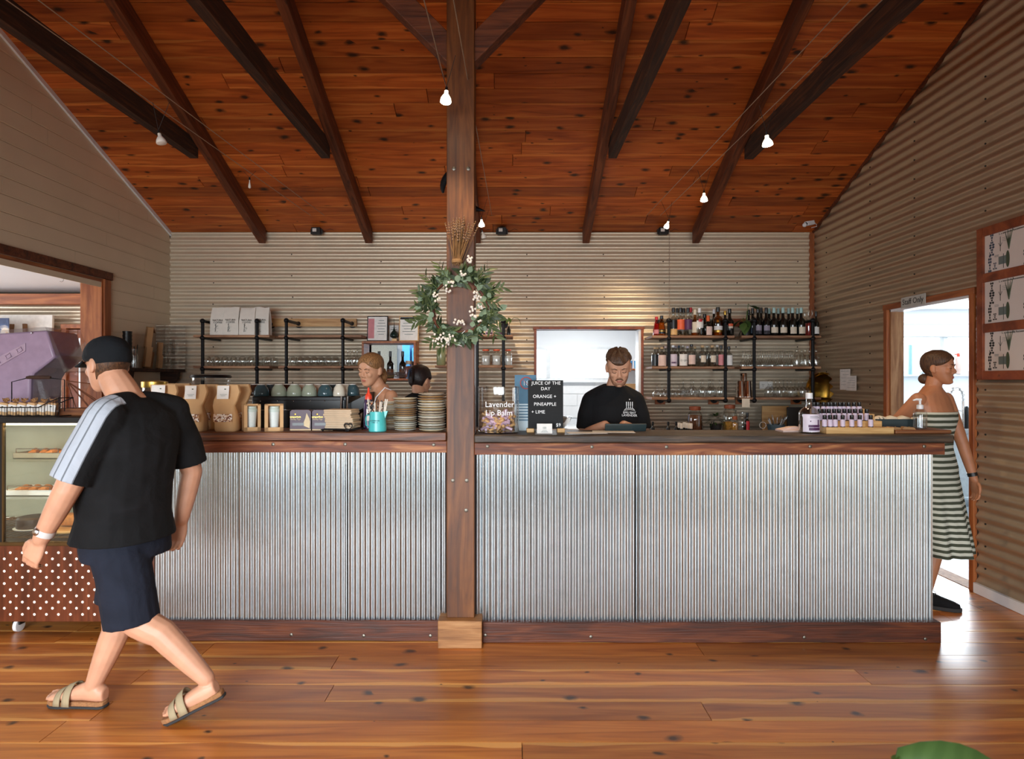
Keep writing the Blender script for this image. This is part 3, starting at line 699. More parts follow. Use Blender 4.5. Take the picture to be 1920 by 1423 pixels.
def limb(mb, pts, rs, flat=1.0):
    """a tapered limb through joints, with in-between points for smooth bends"""
    pts = [Vector(p) for p in pts]; P2 = []; R2 = []
    for i in range(len(pts)-1):
        for t in (0, .25, .5, .75):
            bulge = 1+.06*math.sin(PI*t); P2.append(pts[i].lerp(pts[i+1], t)); R2.append((rs[i]+(rs[i+1]-rs[i])*t)*bulge)
    P2.append(pts[-1]); R2.append(rs[-1])
    mb.tube(P2, R2, 14, True, flat)
    for p, r in ((pts[0], rs[0]), (pts[-1], rs[-1])): mb.sphere(p, r*.98, 12, 8)
    for p, r in zip(pts[1:-1], rs[1:-1]): mb.sphere(p, r, 12, 8)
def sleeve(mb, pts, rs):
    """a cloth tube with a rounded start and a straight open-looking hem"""
    pts = [Vector(p) for p in pts]; P2 = []; R2 = []
    for i in range(len(pts)-1):
        for t in (0, .33, .66): P2.append(pts[i].lerp(pts[i+1], t)); R2.append(rs[i]+(rs[i+1]-rs[i])*t)
    mb.tube(P2+[pts[-1]], R2+[rs[-1]], 18); mb.sphere(pts[0], rs[0]*.98, 12, 8)
def hand(mb, wrist, d, nrm, side, curl=.5, spread=.1, k=1.0):
    """palm and five fingers: d points to the fingers, nrm out of the palm, side towards the thumb"""
    w, d, nrm, side = Vector(wrist), Vector(d).normalized(), Vector(nrm).normalized(), Vector(side).normalized()
    side = (side-d*side.dot(d)).normalized(); nrm = d.cross(side)*(1 if d.cross(side).dot(nrm) > 0 else -1)
    rings(mb, [(w-d*.01, side*.024*k, nrm*.018*k), (w+d*.03*k, side*.036*k, nrm*.017*k), (w+d*.065*k, side*.041*k, nrm*.015*k), (w+d*.092*k, side*.039*k, nrm*.012*k)], 14)
    for i, (o, L) in enumerate(((.030, .072), (.010, .080), (-.010, .074), (-.029, .058))):
        p = w+d*.086*k+side*o*k; dd = (d+side*o*spread*12).normalized(); path = [p]; ang = 0
        for q, s_ in enumerate((.45, .32, .23)):
            ang += curl*(.5+.35*q); v = dd*math.cos(ang)+nrm*math.sin(ang); p = p+v*L*s_*k; path.append(p)
        mb.tube(path, [.0092*k, .0088*k, .0080*k, .0065*k], 8); mb.sphere(path[-1], .0066*k, 8, 6)
    p = w+d*.028*k+side*.030*k; path = [p, p+(d*.022+side*.018+nrm*.008)*k, p+(d*.05+side*.024+nrm*.016)*k, p+(d*.072+side*.02+nrm*.024)*k]
    mb.tube(path, [.014*k, .0115*k, .010*k, .0075*k], 8); mb.sphere(path[-1], .0076*k, 8, 6)
def remesh(mb, name, mat, parent, voxel=.005, it=4, loc=None, label=None):
    me = bpy.data.meshes.new('tmp'); me.from_pydata(mb.v, [], mb.f); fix_normals(me)
    o = bpy.data.objects.new('tmp', me); C.objects.link(o)
    r = o.modifiers.new('r', 'REMESH'); r.mode = 'VOXEL'; r.voxel_size = voxel; r.use_smooth_shade = True
    if it: s_ = o.modifiers.new('s', 'SMOOTH'); s_.factor = .5; s_.iterations = it
    m2 = bpy.data.meshes.new_from_object(o.evaluated_get(bpy.context.evaluated_depsgraph_get()))
    bpy.data.objects.remove(o); bpy.data.meshes.remove(me)
    m2.materials.clear(); m2.materials.append(MAT[mat] if isinstance(mat, str) else mat); m2.name = name
    m2.polygons.foreach_set('use_smooth', [True]*len(m2.polygons))
    o = link_mesh(name, m2, parent)
    if parent: o.matrix_parent_inverse = Matrix.Translation(-Vector(parent.location))
    if label: o['label'] = label
    return o
def attach(o, parent, M=None):
    o.parent = parent; o.matrix_parent_inverse = Matrix.Translation(-Vector(parent.location))
    if M: o.matrix_basis = M
    return o
def head_matrix(pos, yaw, pitch=0, roll=0, k=1.0):
    """pos = chin-level centre of the head; yaw 0 looks along +Y, positive turns to -X; pitch > 0 looks down"""
    return Matrix.Translation(pos) @ Matrix.Rotation(yaw, 4, 'Z') @ Matrix.Rotation(-pitch, 4, 'X') @ Matrix.Rotation(roll, 4, 'Y') @ Matrix.Scale(k, 4)
def face_parts(parent, Mh, browm='brow', closed=True, lips=True, hm=None):
    for s in (-1, 1):
        b = MB(); b.tube([(s*.014, .0885, .127), (s*.03, .0895, .1335), (s*.048, .0795, .129)], [.0022, .0034, .0016], 6); attach(b.build('eyebrow', browm), parent, Mh)
        b = MB()
        if closed: b.tube([(s*.017, .0785, .107), (s*.026, .0855, .1045), (s*.036, .0850, .1045), (s*.045, .0775, .108)], .0016, 6); attach(b.build('eyelash', 'lash'), parent, Mh)
        else:
            b.sphere((s*.031, .0745, .1105), 1, 12, 8, (.0125, .0125, .0075)); e = attach(b.build('eye', 'eye_white'), parent, Mh)
            b = MB(); b.sphere((s*.031, .0860, .1105), 1, 10, 6, (.0052, .0022, .0052)); attach(b.build('iris', 'iris'), parent, Mh)
            b = MB(); b.tube([(s*.017, .080, .113), (s*.026, .0875, .1165), (s*.037, .0865, .1165), (s*.046, .078, .1125)], .0018, 6); attach(b.build('eyelash', 'lash'), parent, Mh)
    if lips:
        b = MB(); b.sphere((0, .0845, .0495), 1, 14, 6, (.0205, .0085, .0042)); b.sphere((0, .0840, .0425), 1, 14, 6, (.0175, .009, .0050)); attach(b.build('lips', 'lip'), parent, Mh)
V = Vector
# ---- the barman at the till: upright, head bowed over the screen
def barman():
    y = 4.27; cx = (1150-CX)*y/F
    pr = thing('person', 'bearded short-haired man in black logo T-shirt looking down behind the counter', 'person', (cx, y, 0))
    b = MB(); sx, fy = V((1, 0, 0)), V((0, 1, 0))
    T = lambda z, w, d, yo=0, xo=0: ((cx+xo, y+yo, z), sx*w, fy*d)
    rings(b, [T(.80, .165, .11), T(.95, .165, .112), T(1.08, .16, .11), T(1.20, .16, .118), T(1.30, .165, .115, .01), T(1.375, .145, .085, .01), T(1.41, .1, .07, .01), T(1.435, .065, .06, .005)])
    Mh = head_matrix((cx+.03, y-.035, 1.458), PI-.10, .40, .03, 1.03)
    limb(b, [(cx+.005, y+.02, 1.38), Mh @ V((0, -.02, .05))], [.062, .056])
    add_head(b, Mh)
    for s in (-1, 1):
        sh, el, wr = V((cx+s*.162, y+.01, 1.355)), V((cx+s*.205, y-.03, 1.10)), V((cx+s*.06-.03, y-.225, 1.185))
        limb(b, [sh-V((s*.02, 0, .02)), el, wr], [.044, .042, .030]); hand(b, wr, (-s*.5, -.35, -.1), (0, 0, -1), (-s*.3, -.8, 0), .4)
        limb(b, [(cx+s*.09, y, .86), (cx+s*.10, y-.01, .47), (cx+s*.11, y+.02, .08)], [.09, .06, .04])
        rings(b, [((cx+s*.11, y+.06, .045), sx*.03, V((0, 0, .04))), ((cx+s*.11, y-.03, .05), sx*.04, V((0, 0, .045))), ((cx+s*.12, y-.16, .03), sx*.045, V((0, 0, .025))), ((cx+s*.12, y-.2, .025), sx*.03, V((0, 0, .015)))], 12)
    remesh(b, 'body', 'skin_fair', pr, .005, 3)
    c = MB(); T2 = lambda z, w, d, yo=0: ((cx, y+yo, z), sx*w, fy*d)
    rings(c, [T2(.82, .175, .135), T2(.95, .172, .135), T2(1.08, .17, .135), T2(1.20, .175, .138), T2(1.30, .175, .132, .01), T2(1.37, .155, .1, .01), T2(1.415, .105, .085, .008), T2(1.438, .078, .074, .0)])
    for s in (-1, 1): sleeve(c, [(cx+s*.150, y+.01, 1.34), (cx+s*.180, y-.005, 1.235), (cx+s*.195, y-.022, 1.14)], [.064, .066, .064]); limb(c, [(cx+s*.045, y+.02, 1.405), (cx+s*.15, y+.012, 1.352)], [.05, .052])
    remesh(c, 'shirt', 'shirt_black', pr, .007, 5)
    c = MB(); 
    rings(c, [((cx, y, .80), sx*.18, fy*.125), ((cx, y, .90), sx*.18, fy*.125)])
    for s in (-1, 1): limb(c, [(cx+s*.09, y, .86), (cx+s*.10, y-.01, .47), (cx+s*.11, y+.02, .12)], [.1, .075, .06])
    remesh(c, 'trousers', 'shirt_black', pr, .01, 3)
    # hair: longer on top, faded sides; moustache and short beard
    zt = lambda th: .165+.012*math.sin(3*th) if math.sin(th) > .3 else .155
    attach(hair_shell(zt, lambda th, z: .010+.004*math.sin(9*th+30*z)).build('hair', 'hair_brown'), pr, Mh)
    zf = lambda th: (.135 if math.sin(th) > .15 else .085) if abs(math.cos(th)) > .5 or math.sin(th) < 0 else .18
    attach(hair_shell(lambda th: .172 if math.sin(th) > .45 else (.125 if math.sin(th) > -.15 else .045), lambda th, z: .0022).build('hair_sides', 'hair_fade'), pr, Mh)
    m = MB(); n = 28
    for j in range(5):
        for k in range(n+1):
            th = -.05+(PI+.1)*k/n; lo = .0; hi = .030+.045*abs(math.cos(th))**2.2; z = lo+(hi-lo)*j/4
            m.v.append(tuple(head_pt(th, z, .0028 if 0 < j < 4 else .0004)))
    m.f = [(j*(n+1)+k, j*(n+1)+k+1, (j+1)*(n+1)+k+1, (j+1)*(n+1)+k) for j in range(4) for k in range(n)]; m.mi = [0]*len(m.f)
    attach(m.build('beard', 'stubble'), pr, Mh)
    m = MB(); m.tube([(-.026, .076, .048), (-.015, .089, .060), (0, .0915, .0625), (.015, .089, .060), (.026, .076, .048)], [.003, .005, .004, .005, .003], 6); attach(m.build('moustache', 'brow'), pr, Mh)
    face_parts(pr, Mh, 'brow', True)
    # white print on the chest: lavender stalks in a bed over two lines of lettering
    t = setting_free('shirt_print', pr)
    lx, lz, ly = cx+.085, 1.300, y-.134
    g = MB()
    for i in range(4):
        x = lx-.0195+i*.013; g.bar((x, ly, lz-.012), (x, ly, lz+.030), .0028); 
        for q in range(4): g.sphere((x, ly, lz+.010+q*.0065), .0036, 6, 4)
    g.tube([(lx-.036, ly, lz-.026), (lx-.026, ly, lz-.014), (lx, ly, lz-.010), (lx+.026, ly, lz-.014), (lx+.036, ly, lz-.026)], .0016, 4)
    g.tube([(lx-.032, ly, lz-.024), (lx, ly, lz-.019), (lx+.032, ly, lz-.024)], .0014, 4)
    g.sphere((lx+.001, ly, lz+.048), .0042, 8, 4)
    attach(g.build('print', 'white_gloss'), pr)
    for txt, dz, sz in (('EMU BAY', -.040, .021), ('LAVENDER', -.058, .021)):
        o = text_mesh(txt, sz, 'white_gloss', 'lettering', None, (lx, ly-.001, lz+dz), (PI/2, .03, .06)); attach(o, pr)
        o.location = (lx, ly-.001, lz+dz); o.rotation_euler = (PI/2, .03, .06)
def setting_free(name, parent): return None
barman()
# ---- the young woman at the coffee machine, hair tied back, looking down to the left
def barista():
    y = 4.45; cx = (716-CX)*y/F
    pr = thing('person', 'young woman with tied-back fair hair and cream strappy top beside the coffee machine', 'person', (cx, y, 0))
    f = V((-.75, -.55, 0)).normalized(); s0 = V((f.y, -f.x, 0))      # facing; s0 = her right
    b = MB(); T = lambda z, w, d, fo=0: ((cx+f.x*fo, y+f.y*fo, z), s0*w, f*d)
    rings(b, [T(.82, .16, .11), T(.98, .13, .09), T(1.08, .125, .09), T(1.20, .145, .105, .01), T(1.31, .155, .09), T(1.38, .14, .065, .01), T(1.42, .085, .055, .01), T(1.445, .05, .05, .01)])
    hp = V((cx, y, 0))+f*.075; Mh = head_matrix((hp.x, hp.y, 1.445), math.atan2(.46, -.89), .20, -.08, .97)
    limb(b, [V((cx, y, 1.40))+f*.01, Mh @ V((0, -.02, .05))], [.048, .045]); add_head(b, Mh, .9)
    for s in (-1, 1):
        sh = V((cx, y, 1.362))+s0*s*.155; el = sh+V((0, 0, -.26))+s0*s*.04+f*.05; wr = el+f*.2+V((0, 0, .02))-s0*s*.03
        limb(b, [sh, el, wr], [.046, .036, .024]); hand(b, wr, f, (0, 0, -1), -s0*s, .5, .1, .9)
        hip = V((cx, y, .88))+s0*s*.085; limb(b, [hip, hip+V((0, 0, -.42)), hip+V((0, 0, -.80))-f*.02], [.085, .055, .036])
        a = hip+V((0, 0, -.84)); rings(b, [(a-f*.05, s0*.03, V((0, 0, .035))), (a+f*.06, s0*.038, V((0, 0, .035))), (a+f*.16, s0*.035, V((0, 0, .018)))], 12)
    remesh(b, 'body', 'skin_warm', pr, .005, 3)
    c = MB(); rings(c, [T(.84, .168, .118), T(.98, .138, .098), T(1.08, .133, .098), T(1.18, .153, .113, .01), T(1.275, .162, .107, .005)]); remesh(c, 'top', 'top_cream', pr, .007, 3)
    c = MB()
    for s in (-1, 1):
        q = lambda side, fo, z: V((cx, y, z))+s0*side*s+f*fo
        c.tube([q(.085, .108, 1.265), q(.095, .088, 1.355), q(.095, .02, 1.424), q(.09, -.06, 1.392), q(.085, -.095, 1.28)], .0042, 6)
    attach(c.build('strap', 'white_gloss'), pr)
    c = MB()
    for s in (-1, 1):
        hip = V((cx, y, .88))+s0*s*.085; limb(c, [hip, hip+V((0, 0, -.42)), hip+V((0, 0, -.78))], [.095, .065, .05])
    rings(c, [T(.78, .168, .118), T(.9, .165, .115)]); remesh(c, 'trousers', 'shorts_navy', pr, .01, 2)
    zh = lambda th: .176-.055*abs(math.cos(th))**1.5 if math.sin(th) > 0 else .118-.085*min(1, abs(math.sin(th))*1.6)
    attach(hair_shell(zh, lambda th, z: .008).build('hair', 'hair_blonde'), pr, Mh)
    c = MB(); c.tube([(0, -.098, .075), (0, -.128, .070), (.005, -.142, .045), (.008, -.138, .0), (.01, -.125, -.05)], [.018, .030, .034, .028, .010], 12)
    attach(c.build('ponytail', 'hair_blonde'), pr, Mh)
    face_parts(pr, Mh, 'brow', True)
barista()
# ---- the person turned away in a black T-shirt
def helper():
    y = 4.95; cx = (788-CX)*y/F
    pr = thing('person', 'person seen from behind in black T-shirt, dark hair up in a clip', 'person', (cx, y, 0))
    f = V((.25, .97, 0)).normalized(); s0 = V((f.y, -f.x, 0))
    b = MB(); T = lambda z, w, d, fo=0: ((cx+f.x*fo, y+f.y*fo, z), s0*w, f*d)
    rings(b, [T(.70, .16, .11), T(.9, .14, .1), T(1.05, .15, .105), T(1.2, .16, .10), T(1.30, .15, .08), T(1.345, .09, .06, .01), T(1.37, .055, .052, .015)])
    hp = V((cx, y, 0))+f*.03; Mh = head_matrix((hp.x-.025, hp.y, 1.362), math.atan2(-f.x, f.y)-.25, .30, -.10, 1.0)
    limb(b, [V((cx, y, 1.31))+f*.015, Mh @ V((0, -.02, .05))], [.054, .05]); add_head(b, Mh)
    for s in (-1, 1):
        sh = V((cx, y, 1.275))+s0*s*.16; el = sh+V((0, 0, -.27))+s0*s*.05+f*.03; wr = el+f*.22+V((0, 0, .02))-s0*s*.04
        limb(b, [sh, el, wr], [.040, .038, .026]); hand(b, wr, f, (0, 0, -1), -s0*s, .5, .1, .9)
        hip = V((cx, y, .78))+s0*s*.085; limb(b, [hip, hip+V((0, 0, -.36)), hip+V((0, 0, -.70))-f*.02], [.085, .055, .036])
        a = hip+V((0, 0, -.745)); rings(b, [(a-f*.05, s0*.03, V((0, 0, .03))), (a+f*.06, s0*.038, V((0, 0, .03))), (a+f*.16, s0*.035, V((0, 0, .016)))], 12)
    remesh(b, 'body', 'skin_warm', pr, .006, 3)
    c = MB(); rings(c, [T(.76, .175, .125), T(.9, .158, .12), T(1.05, .168, .125), T(1.2, .175, .12), T(1.29, .16, .098), T(1.345, .105, .078, .01), T(1.372, .07, .065, .012)])
    for s in (-1, 1):
        sh = V((cx, y, 1.262))+s0*s*.152; limb(c, [V((cx, y, 1.335))+s0*s*.04, sh], [.05, .055]); limb(c, [sh, sh+V((0, 0, -.12))+s0*s*.035, sh+V((0, 0, -.2))+s0*s*.05], [.060, .062, .062])
    remesh(c, 'shirt', 'shirt_black', pr, .008, 4)
    c = MB()
    for s in (-1, 1):
        hip = V((cx, y, .78))+s0*s*.085; limb(c, [hip, hip+V((0, 0, -.36)), hip+V((0, 0, -.68))], [.095, .065, .05])
    rings(c, [T(.7, .172, .122), T(.8, .168, .12)]); remesh(c, 'trousers', 'shorts_navy', pr, .01, 2)
    zh = lambda th: .172-.05*abs(math.cos(th)) if math.sin(th) > 0 else .12-.075*min(1, abs(math.sin(th))*1.5)
    attach(hair_shell(zh, lambda th, z: .014 if math.sin(th) < .3 else .008).build('hair', 'hair_dark'), pr, Mh)
    c = MB(); c.tube([(0, -.112, .06), (.004, -.128, .10), (.0, -.122, .15), (0, -.09, .20)], [.018, .026, .026, .014], 12); attach(c.build('twist', 'hair_dark'), pr, Mh)
    plain('clip_blue', srgb(40, 62, 84), .3)
    c = MB(); c.tube([(-.004, -.150, .085), (.0, -.156, .11), (.0, -.150, .15), (.0, -.128, .18)], [.006, .009, .009, .005], 8, True, .6)
    for q in range(5): c.bar((-.022, -.144, .09+q*.017), (.022, -.144, .09+q*.017), .004)
    attach(c.build('hair_clip', 'clip_blue'), pr, Mh)
helper()
# ---- the walking customer in the foreground, striding left
def walker():
    pr = thing('person', 'walking man in black T-shirt, navy shorts, cap and suede sandals', 'person', (-1.70, 2.78, 0))
    b = MB()
    f = V((-.95, .31, 0)).normalized(); s0 = V((f.y, -f.x, 0))        # s0 = his right (away from the viewer)
    if s0.y < 0: s0 = -s0
    T = lambda x, yy, z, w, d: ((x, yy, z), s0*w, f*d)
    TOR = [T(-1.725, 2.79, .78, .165, .13), T(-1.73, 2.79, .88, .175, .145), T(-1.735, 2.79, 1.0, .175, .165), T(-1.715, 2.79, 1.12, .18, .155), T(-1.695, 2.80, 1.24, .19, .135), T(-1.69, 2.80, 1.33, .175, .105), T(-1.71, 2.80, 1.385, .11, .075), T(-1.73, 2.80, 1.42, .066, .062)]
    rings(b, TOR)
    Mh = head_matrix((-1.815, 2.815, 1.435), math.atan2(-f.x, f.y)-.10, .12, 0, 1.02)
    limb(b, [(-1.72, 2.80, 1.38), Mh @ V((0, -.03, .05))], [.066, .062]); add_head(b, Mh, 1.05)
    # left arm swings forward, right arm back
    Ls, Le, Lw = V((-1.72, 2.625, 1.315)), V((-1.835, 2.57, 1.02)), V((-1.935, 2.565, .825))
    limb(b, [Ls, Le, Lw], [.06, .05, .032], 1); hand(b, Lw, (-.45, .02, -.85), (.3, .9, -.1), (-.85, .1, .45), .75, .05, 1.05)
    Rs, Re, Rw = V((-1.60, 2.975, 1.315)), V((-1.555, 3.03, 1.03)), V((-1.60, 3.02, .80))
    limb(b, [Rs, Re, Rw], [.06, .048, .032]); hand(b, Rw, (-.25, .02, -.95), (-.2, -.9, 0), (-.9, 0, .2), .7, .05, 1.05)
    # legs: right leg planted in front, left leg trailing on its toes
    rh, rk, ra = V((-1.745, 2.875, .84)), V((-1.80, 2.865, .455)), V((-1.893, 2.825, .10))
    lh, lk, la = V((-1.715, 2.71, .84)), V((-1.655, 2.715, .44)), V((-1.335, 2.725, .175))
    limb(b, [rh, rk, rk.lerp(ra, .35)+V((.025, 0, 0)), ra], [.10, .063, .060, .036]); limb(b, [lh, lk, lk.lerp(la, .35)+V((.02, 0, .025)), la], [.10, .063, .060, .036])
    d = V((-1, .10, 0)).normalized(); q = V((.10, 1, 0)).normalized()
    rings(b, [(ra+V((.055, 0, -.045)), q*.026, V((0, 0, .03))), (ra+V((.03, 0, -.035)), q*.034, V((0, 0, .04))), (ra+d*.04-V((0, 0, .03)), q*.036, V((0, 0, .04))), (ra+d*.12-V((0, 0, .047)), q*.044, V((0, 0, .026))), (ra+d*.185-V((0, 0, .057)), q*.046, V((0, 0, .017)))], 14)
    for i, (o, L, r_) in enumerate(((.030, .050, .0125), (.010, .046, .0095), (-.006, .042, .009), (-.020, .036, .0085), (-.033, .028, .008))):
        p = ra+d*.175-V((0, 0, .060))+q*o; b.tube([p, p+d*L*.6+V((0, 0, .003)), p+d*L], [r_, r_, r_*.7], 8); b.sphere(p+d*L, r_*.72, 8, 6)
    toe = V((-1.475, 2.705, .052)); e = (toe-(la+V((.035, 0, -.045)))).normalized(); u = V((0, 1, .05)).normalized(); w_ = u.cross(e); w_ = w_ if w_.z > 0 else -w_
    hl = la+V((.045, 0, -.035))
    rings(b, [(hl-e*.0, u*.026, w_*.03), (hl.lerp(toe, .18), u*.034, w_*.042), (hl.lerp(toe, .45), u*.038, w_*.038), (hl.lerp(toe, .8), u*.045, w_*.026), (toe, u*.046, w_*.02)], 14)
    td = V((-1, 0, -.25)).normalized()
    for i, (o, L, r_) in enumerate(((.030, .052, .0125), (.010, .048, .0098), (-.006, .044, .0092), (-.020, .038, .0086), (-.033, .03, .008))):
        p = toe+u*o-e*.012-V((0, 0, .008)); b.tube([p, p+td*L*.6, p+td*L], [r_, r_, r_*.7], 8); b.sphere(p+td*L, r_*.72, 8, 6)
    remesh(b, 'body', 'skin_fair', pr, .0048, 3)
    # T-shirt
    c = MB(); g = .016
    rings(c, [(p, a.normalized()*(a.length+g), bb.normalized()*(bb.length+g)) for p, a, bb in [((-1.735, 2.79, .775), s0*.195, f*.172)]+[TOR[i] for i in (1, 2, 3, 4, 5, 6)]]+[((-1.725, 2.80, 1.400), s0*.084, f*.08)])
    sleeve(c, [Ls+V((.005, .02, .005)), Ls.lerp(Le, .5), Ls.lerp(Le, .86)], [.086, .082, .084]); limb(c, [V((-1.70, 2.755, 1.37)), Ls+V((0, .02, .02))], [.06, .07]); limb(c, [V((-1.68, 2.85, 1.37)), Rs+V((0, -.02, .02))], [.06, .07]); sleeve(c, [Rs+V((-.01, -.03, 0)), Rs.lerp(Re, .5), Rs.lerp(Re, .86)], [.08, .08, .08])
    sh = remesh(c, 'shirt', 'shirt_stripe', pr, .007, 4)
    c = MB()
    rings(c, [((-1.73, 2.79, .90), s0*.16, f*.14), ((-1.73, 2.79, .80), s0*.185, f*.16), ((-1.72, 2.79, .70), s0*.185, f*.15)])
    sleeve(c, [lh+V((0, 0, -.08)), lh.lerp(lk, .5), lh.lerp(lk, 1.04)], [.112, .110, .110]); sleeve(c, [rh+V((0, 0, -.08)), rh.lerp(rk, .5), rh.lerp(rk, .98)], [.112, .106, .104])
    remesh(c, 'shorts', 'shorts_navy', pr, .007, 3)
    # cap with a curved brim
    zc = lambda th: .128 if math.sin(th) > -.2 else .105
    attach(hair_shell(zc, lambda th, z: .010).build('cap', 'cap_black'), pr, Mh)
    c = MB(); n = 14
    for j in range(5):
        for k in range(n+1):
            th = PI/2+(k/n-.5)*2.2; p = head_pt(th, .134, .012); rr = j/4; L = .075*math.sin(PI*(k/n*.8+.1))
            c.v.append((p.x*(1+.05*rr), p.y+L*rr, .134-.010*rr-.012*rr*(abs(k/n-.5)*2)**2))
    c.f = [(j*(n+1)+k, j*(n+1)+k+1, (j+1)*(n+1)+k+1, (j+1)*(n+1)+k) for j in range(4) for k in range(n)]; c.mi = [0]*len(c.f)
    br = attach(c.build('cap_brim', 'cap_black'), pr, Mh); so = br.modifiers.new('thick', 'SOLIDIFY'); so.thickness = .005
    attach(hair_shell(lambda th: .045 if math.sin(th) < -.2 else (.085 if math.sin(th) < .12 else .125), lambda th, z: .004).build('hair', 'hair_brown'), pr, Mh)
    face_parts(pr, Mh, 'brow', True)
    # sandals: cork footbed, dark sole, suede straps
    def sandal(c0, fw, up, sd, L=.275):
        Mx = Matrix((( fw.x, sd.x, up.x, c0.x), (fw.y, sd.y, up.y, c0.y), (fw.z, sd.z, up.z, c0.z), (0, 0, 0, 1)))
        outl = [(-.5, .0), (-.485, .075), (-.42, .115), (-.2, .12), (.05, .135), (.25, .17), (.4, .165), (.485, .11), (.5, .03), (.49, -.05), (.43, -.12), (.28, -.165), (.05, -.15), (-.2, -.125), (-.42, -.115), (-.485, -.075)]
        for nm, z0, z1, m, gr in (('sole', -.012, 0, 'sole_dark', 1.0), ('footbed', 0, .020, 'cork', .985)):
            s_ = MB(); s_.prism([(x*L*gr, y_*L*gr*.98) for x, y_ in outl], z0, z1, 2); attach(s_.build(nm, m, bevel=.004), pr, Mx)
        for (x0, x1, h0, h1) in ((.02, .15, .088, .075), (.19, .30, .066, .052)):
            s_ = MB(); n = 12; 
            for j in range(4):
                t = j/3; xx = (x0+(x1-x0)*t)*L; hh = h0+(h1-h0)*t
                for k in range(n+1):
                    a = PI*k/n; s_.v.append((xx, .05*math.cos(a), .006+hh*math.sin(a)**.75))
            s_.f = [(j*(n+1)+k, j*(n+1)+k+1, (j+1)*(n+1)+k+1, (j+1)*(n+1)+k) for j in range(3) for k in range(n)]; s_.mi = [0]*len(s_.f)
            o = attach(s_.build('strap', 'sandal_suede'), pr, Mx); so = o.modifiers.new('thick', 'SOLIDIFY'); so.thickness = .004; so.offset = 1
    sandal(V((-1.965, 2.832, .013)), d, V((0, 0, 1)), V((0, 0, 1)).cross(d))
    u2 = V((0, 1, .05)).normalized(); up2 = e.cross(-u2).normalized(); up2 = up2 if up2.z > 0 else -up2
    sandal(hl+e*.118-up2*.042, e, up2, up2.cross(e), .275)
    # watch
    ax = (Lw-Le).normalized(); c = MB(); c.tube([Lw-ax*.045, Lw-ax*.02], .0385, 16); w_ = attach(c.build('watch_strap', 'watch_band'), pr)
    c = MB(); c.sphere(Lw-ax*.032+V((-.01, -.036, .008)), 1, 10, 6, (.016, .008, .016)); attach(c.build('watch_face', 'steel'), pr)
t = NT('shirt_stripe')                       # black cloth with three pale bands down the shoulder and sleeve
tc = t.n('TexCoord').outputs['Object']; sp = t.n('SeparateXYZ'); t.l(tc, sp.inputs[0])
# distance from the arm line in the plane of the sleeve (x-z), bands run along the arm
a0, a1 = V((-1.72, 2.625, 1.33)), V((-1.835, 2.57, 1.02)); dv = V((a1.x-a0.x, 0, a1.z-a0.z)).normalized(); nv = V((-dv.z, 0, dv.x))
across = t.math('ADD', t.math('MULTIPLY', t.math('SUBTRACT', sp.outputs[0], a0.x), nv.x), t.math('MULTIPLY', t.math('SUBTRACT', sp.outputs[2], a0.z), nv.z))
band = t.math('LESS_THAN', t.math('ABSOLUTE', t.math('ADD', across, .010)), .058)
gap = t.math('GREATER_THAN', t.math('ABSOLUTE', t.math('SUBTRACT', t.math('FRACT', t.math('MULTIPLY', t.math('ADD', across, .068), 26.)), .5)), .42)
along = t.math('ADD', t.math('MULTIPLY', t.math('SUBTRACT', sp.outputs[0], a0.x), dv.x), t.math('MULTIPLY', t.math('SUBTRACT', sp.outputs[2], a0.z), dv.z))
near = t.math('MULTIPLY', t.math('LESS_THAN', sp.outputs[1], 2.672), t.math('LESS_THAN', along, .295))
msk = t.math('MULTIPLY', t.math('MULTIPLY', band, near), t.math('SUBTRACT', 1., t.math('MULTIPLY', gap, .65)))
nz = t.noise(tc, 8, 4, .8)
t.set(color=t.mix(msk, t.ramp(nz, [(.3, srgb(15, 15, 16)), (.7, srgb(24, 24, 26))]), srgb(178, 184, 194)), rough=.9, spec=.25); t.bump(nz, .25, .05)
walker()
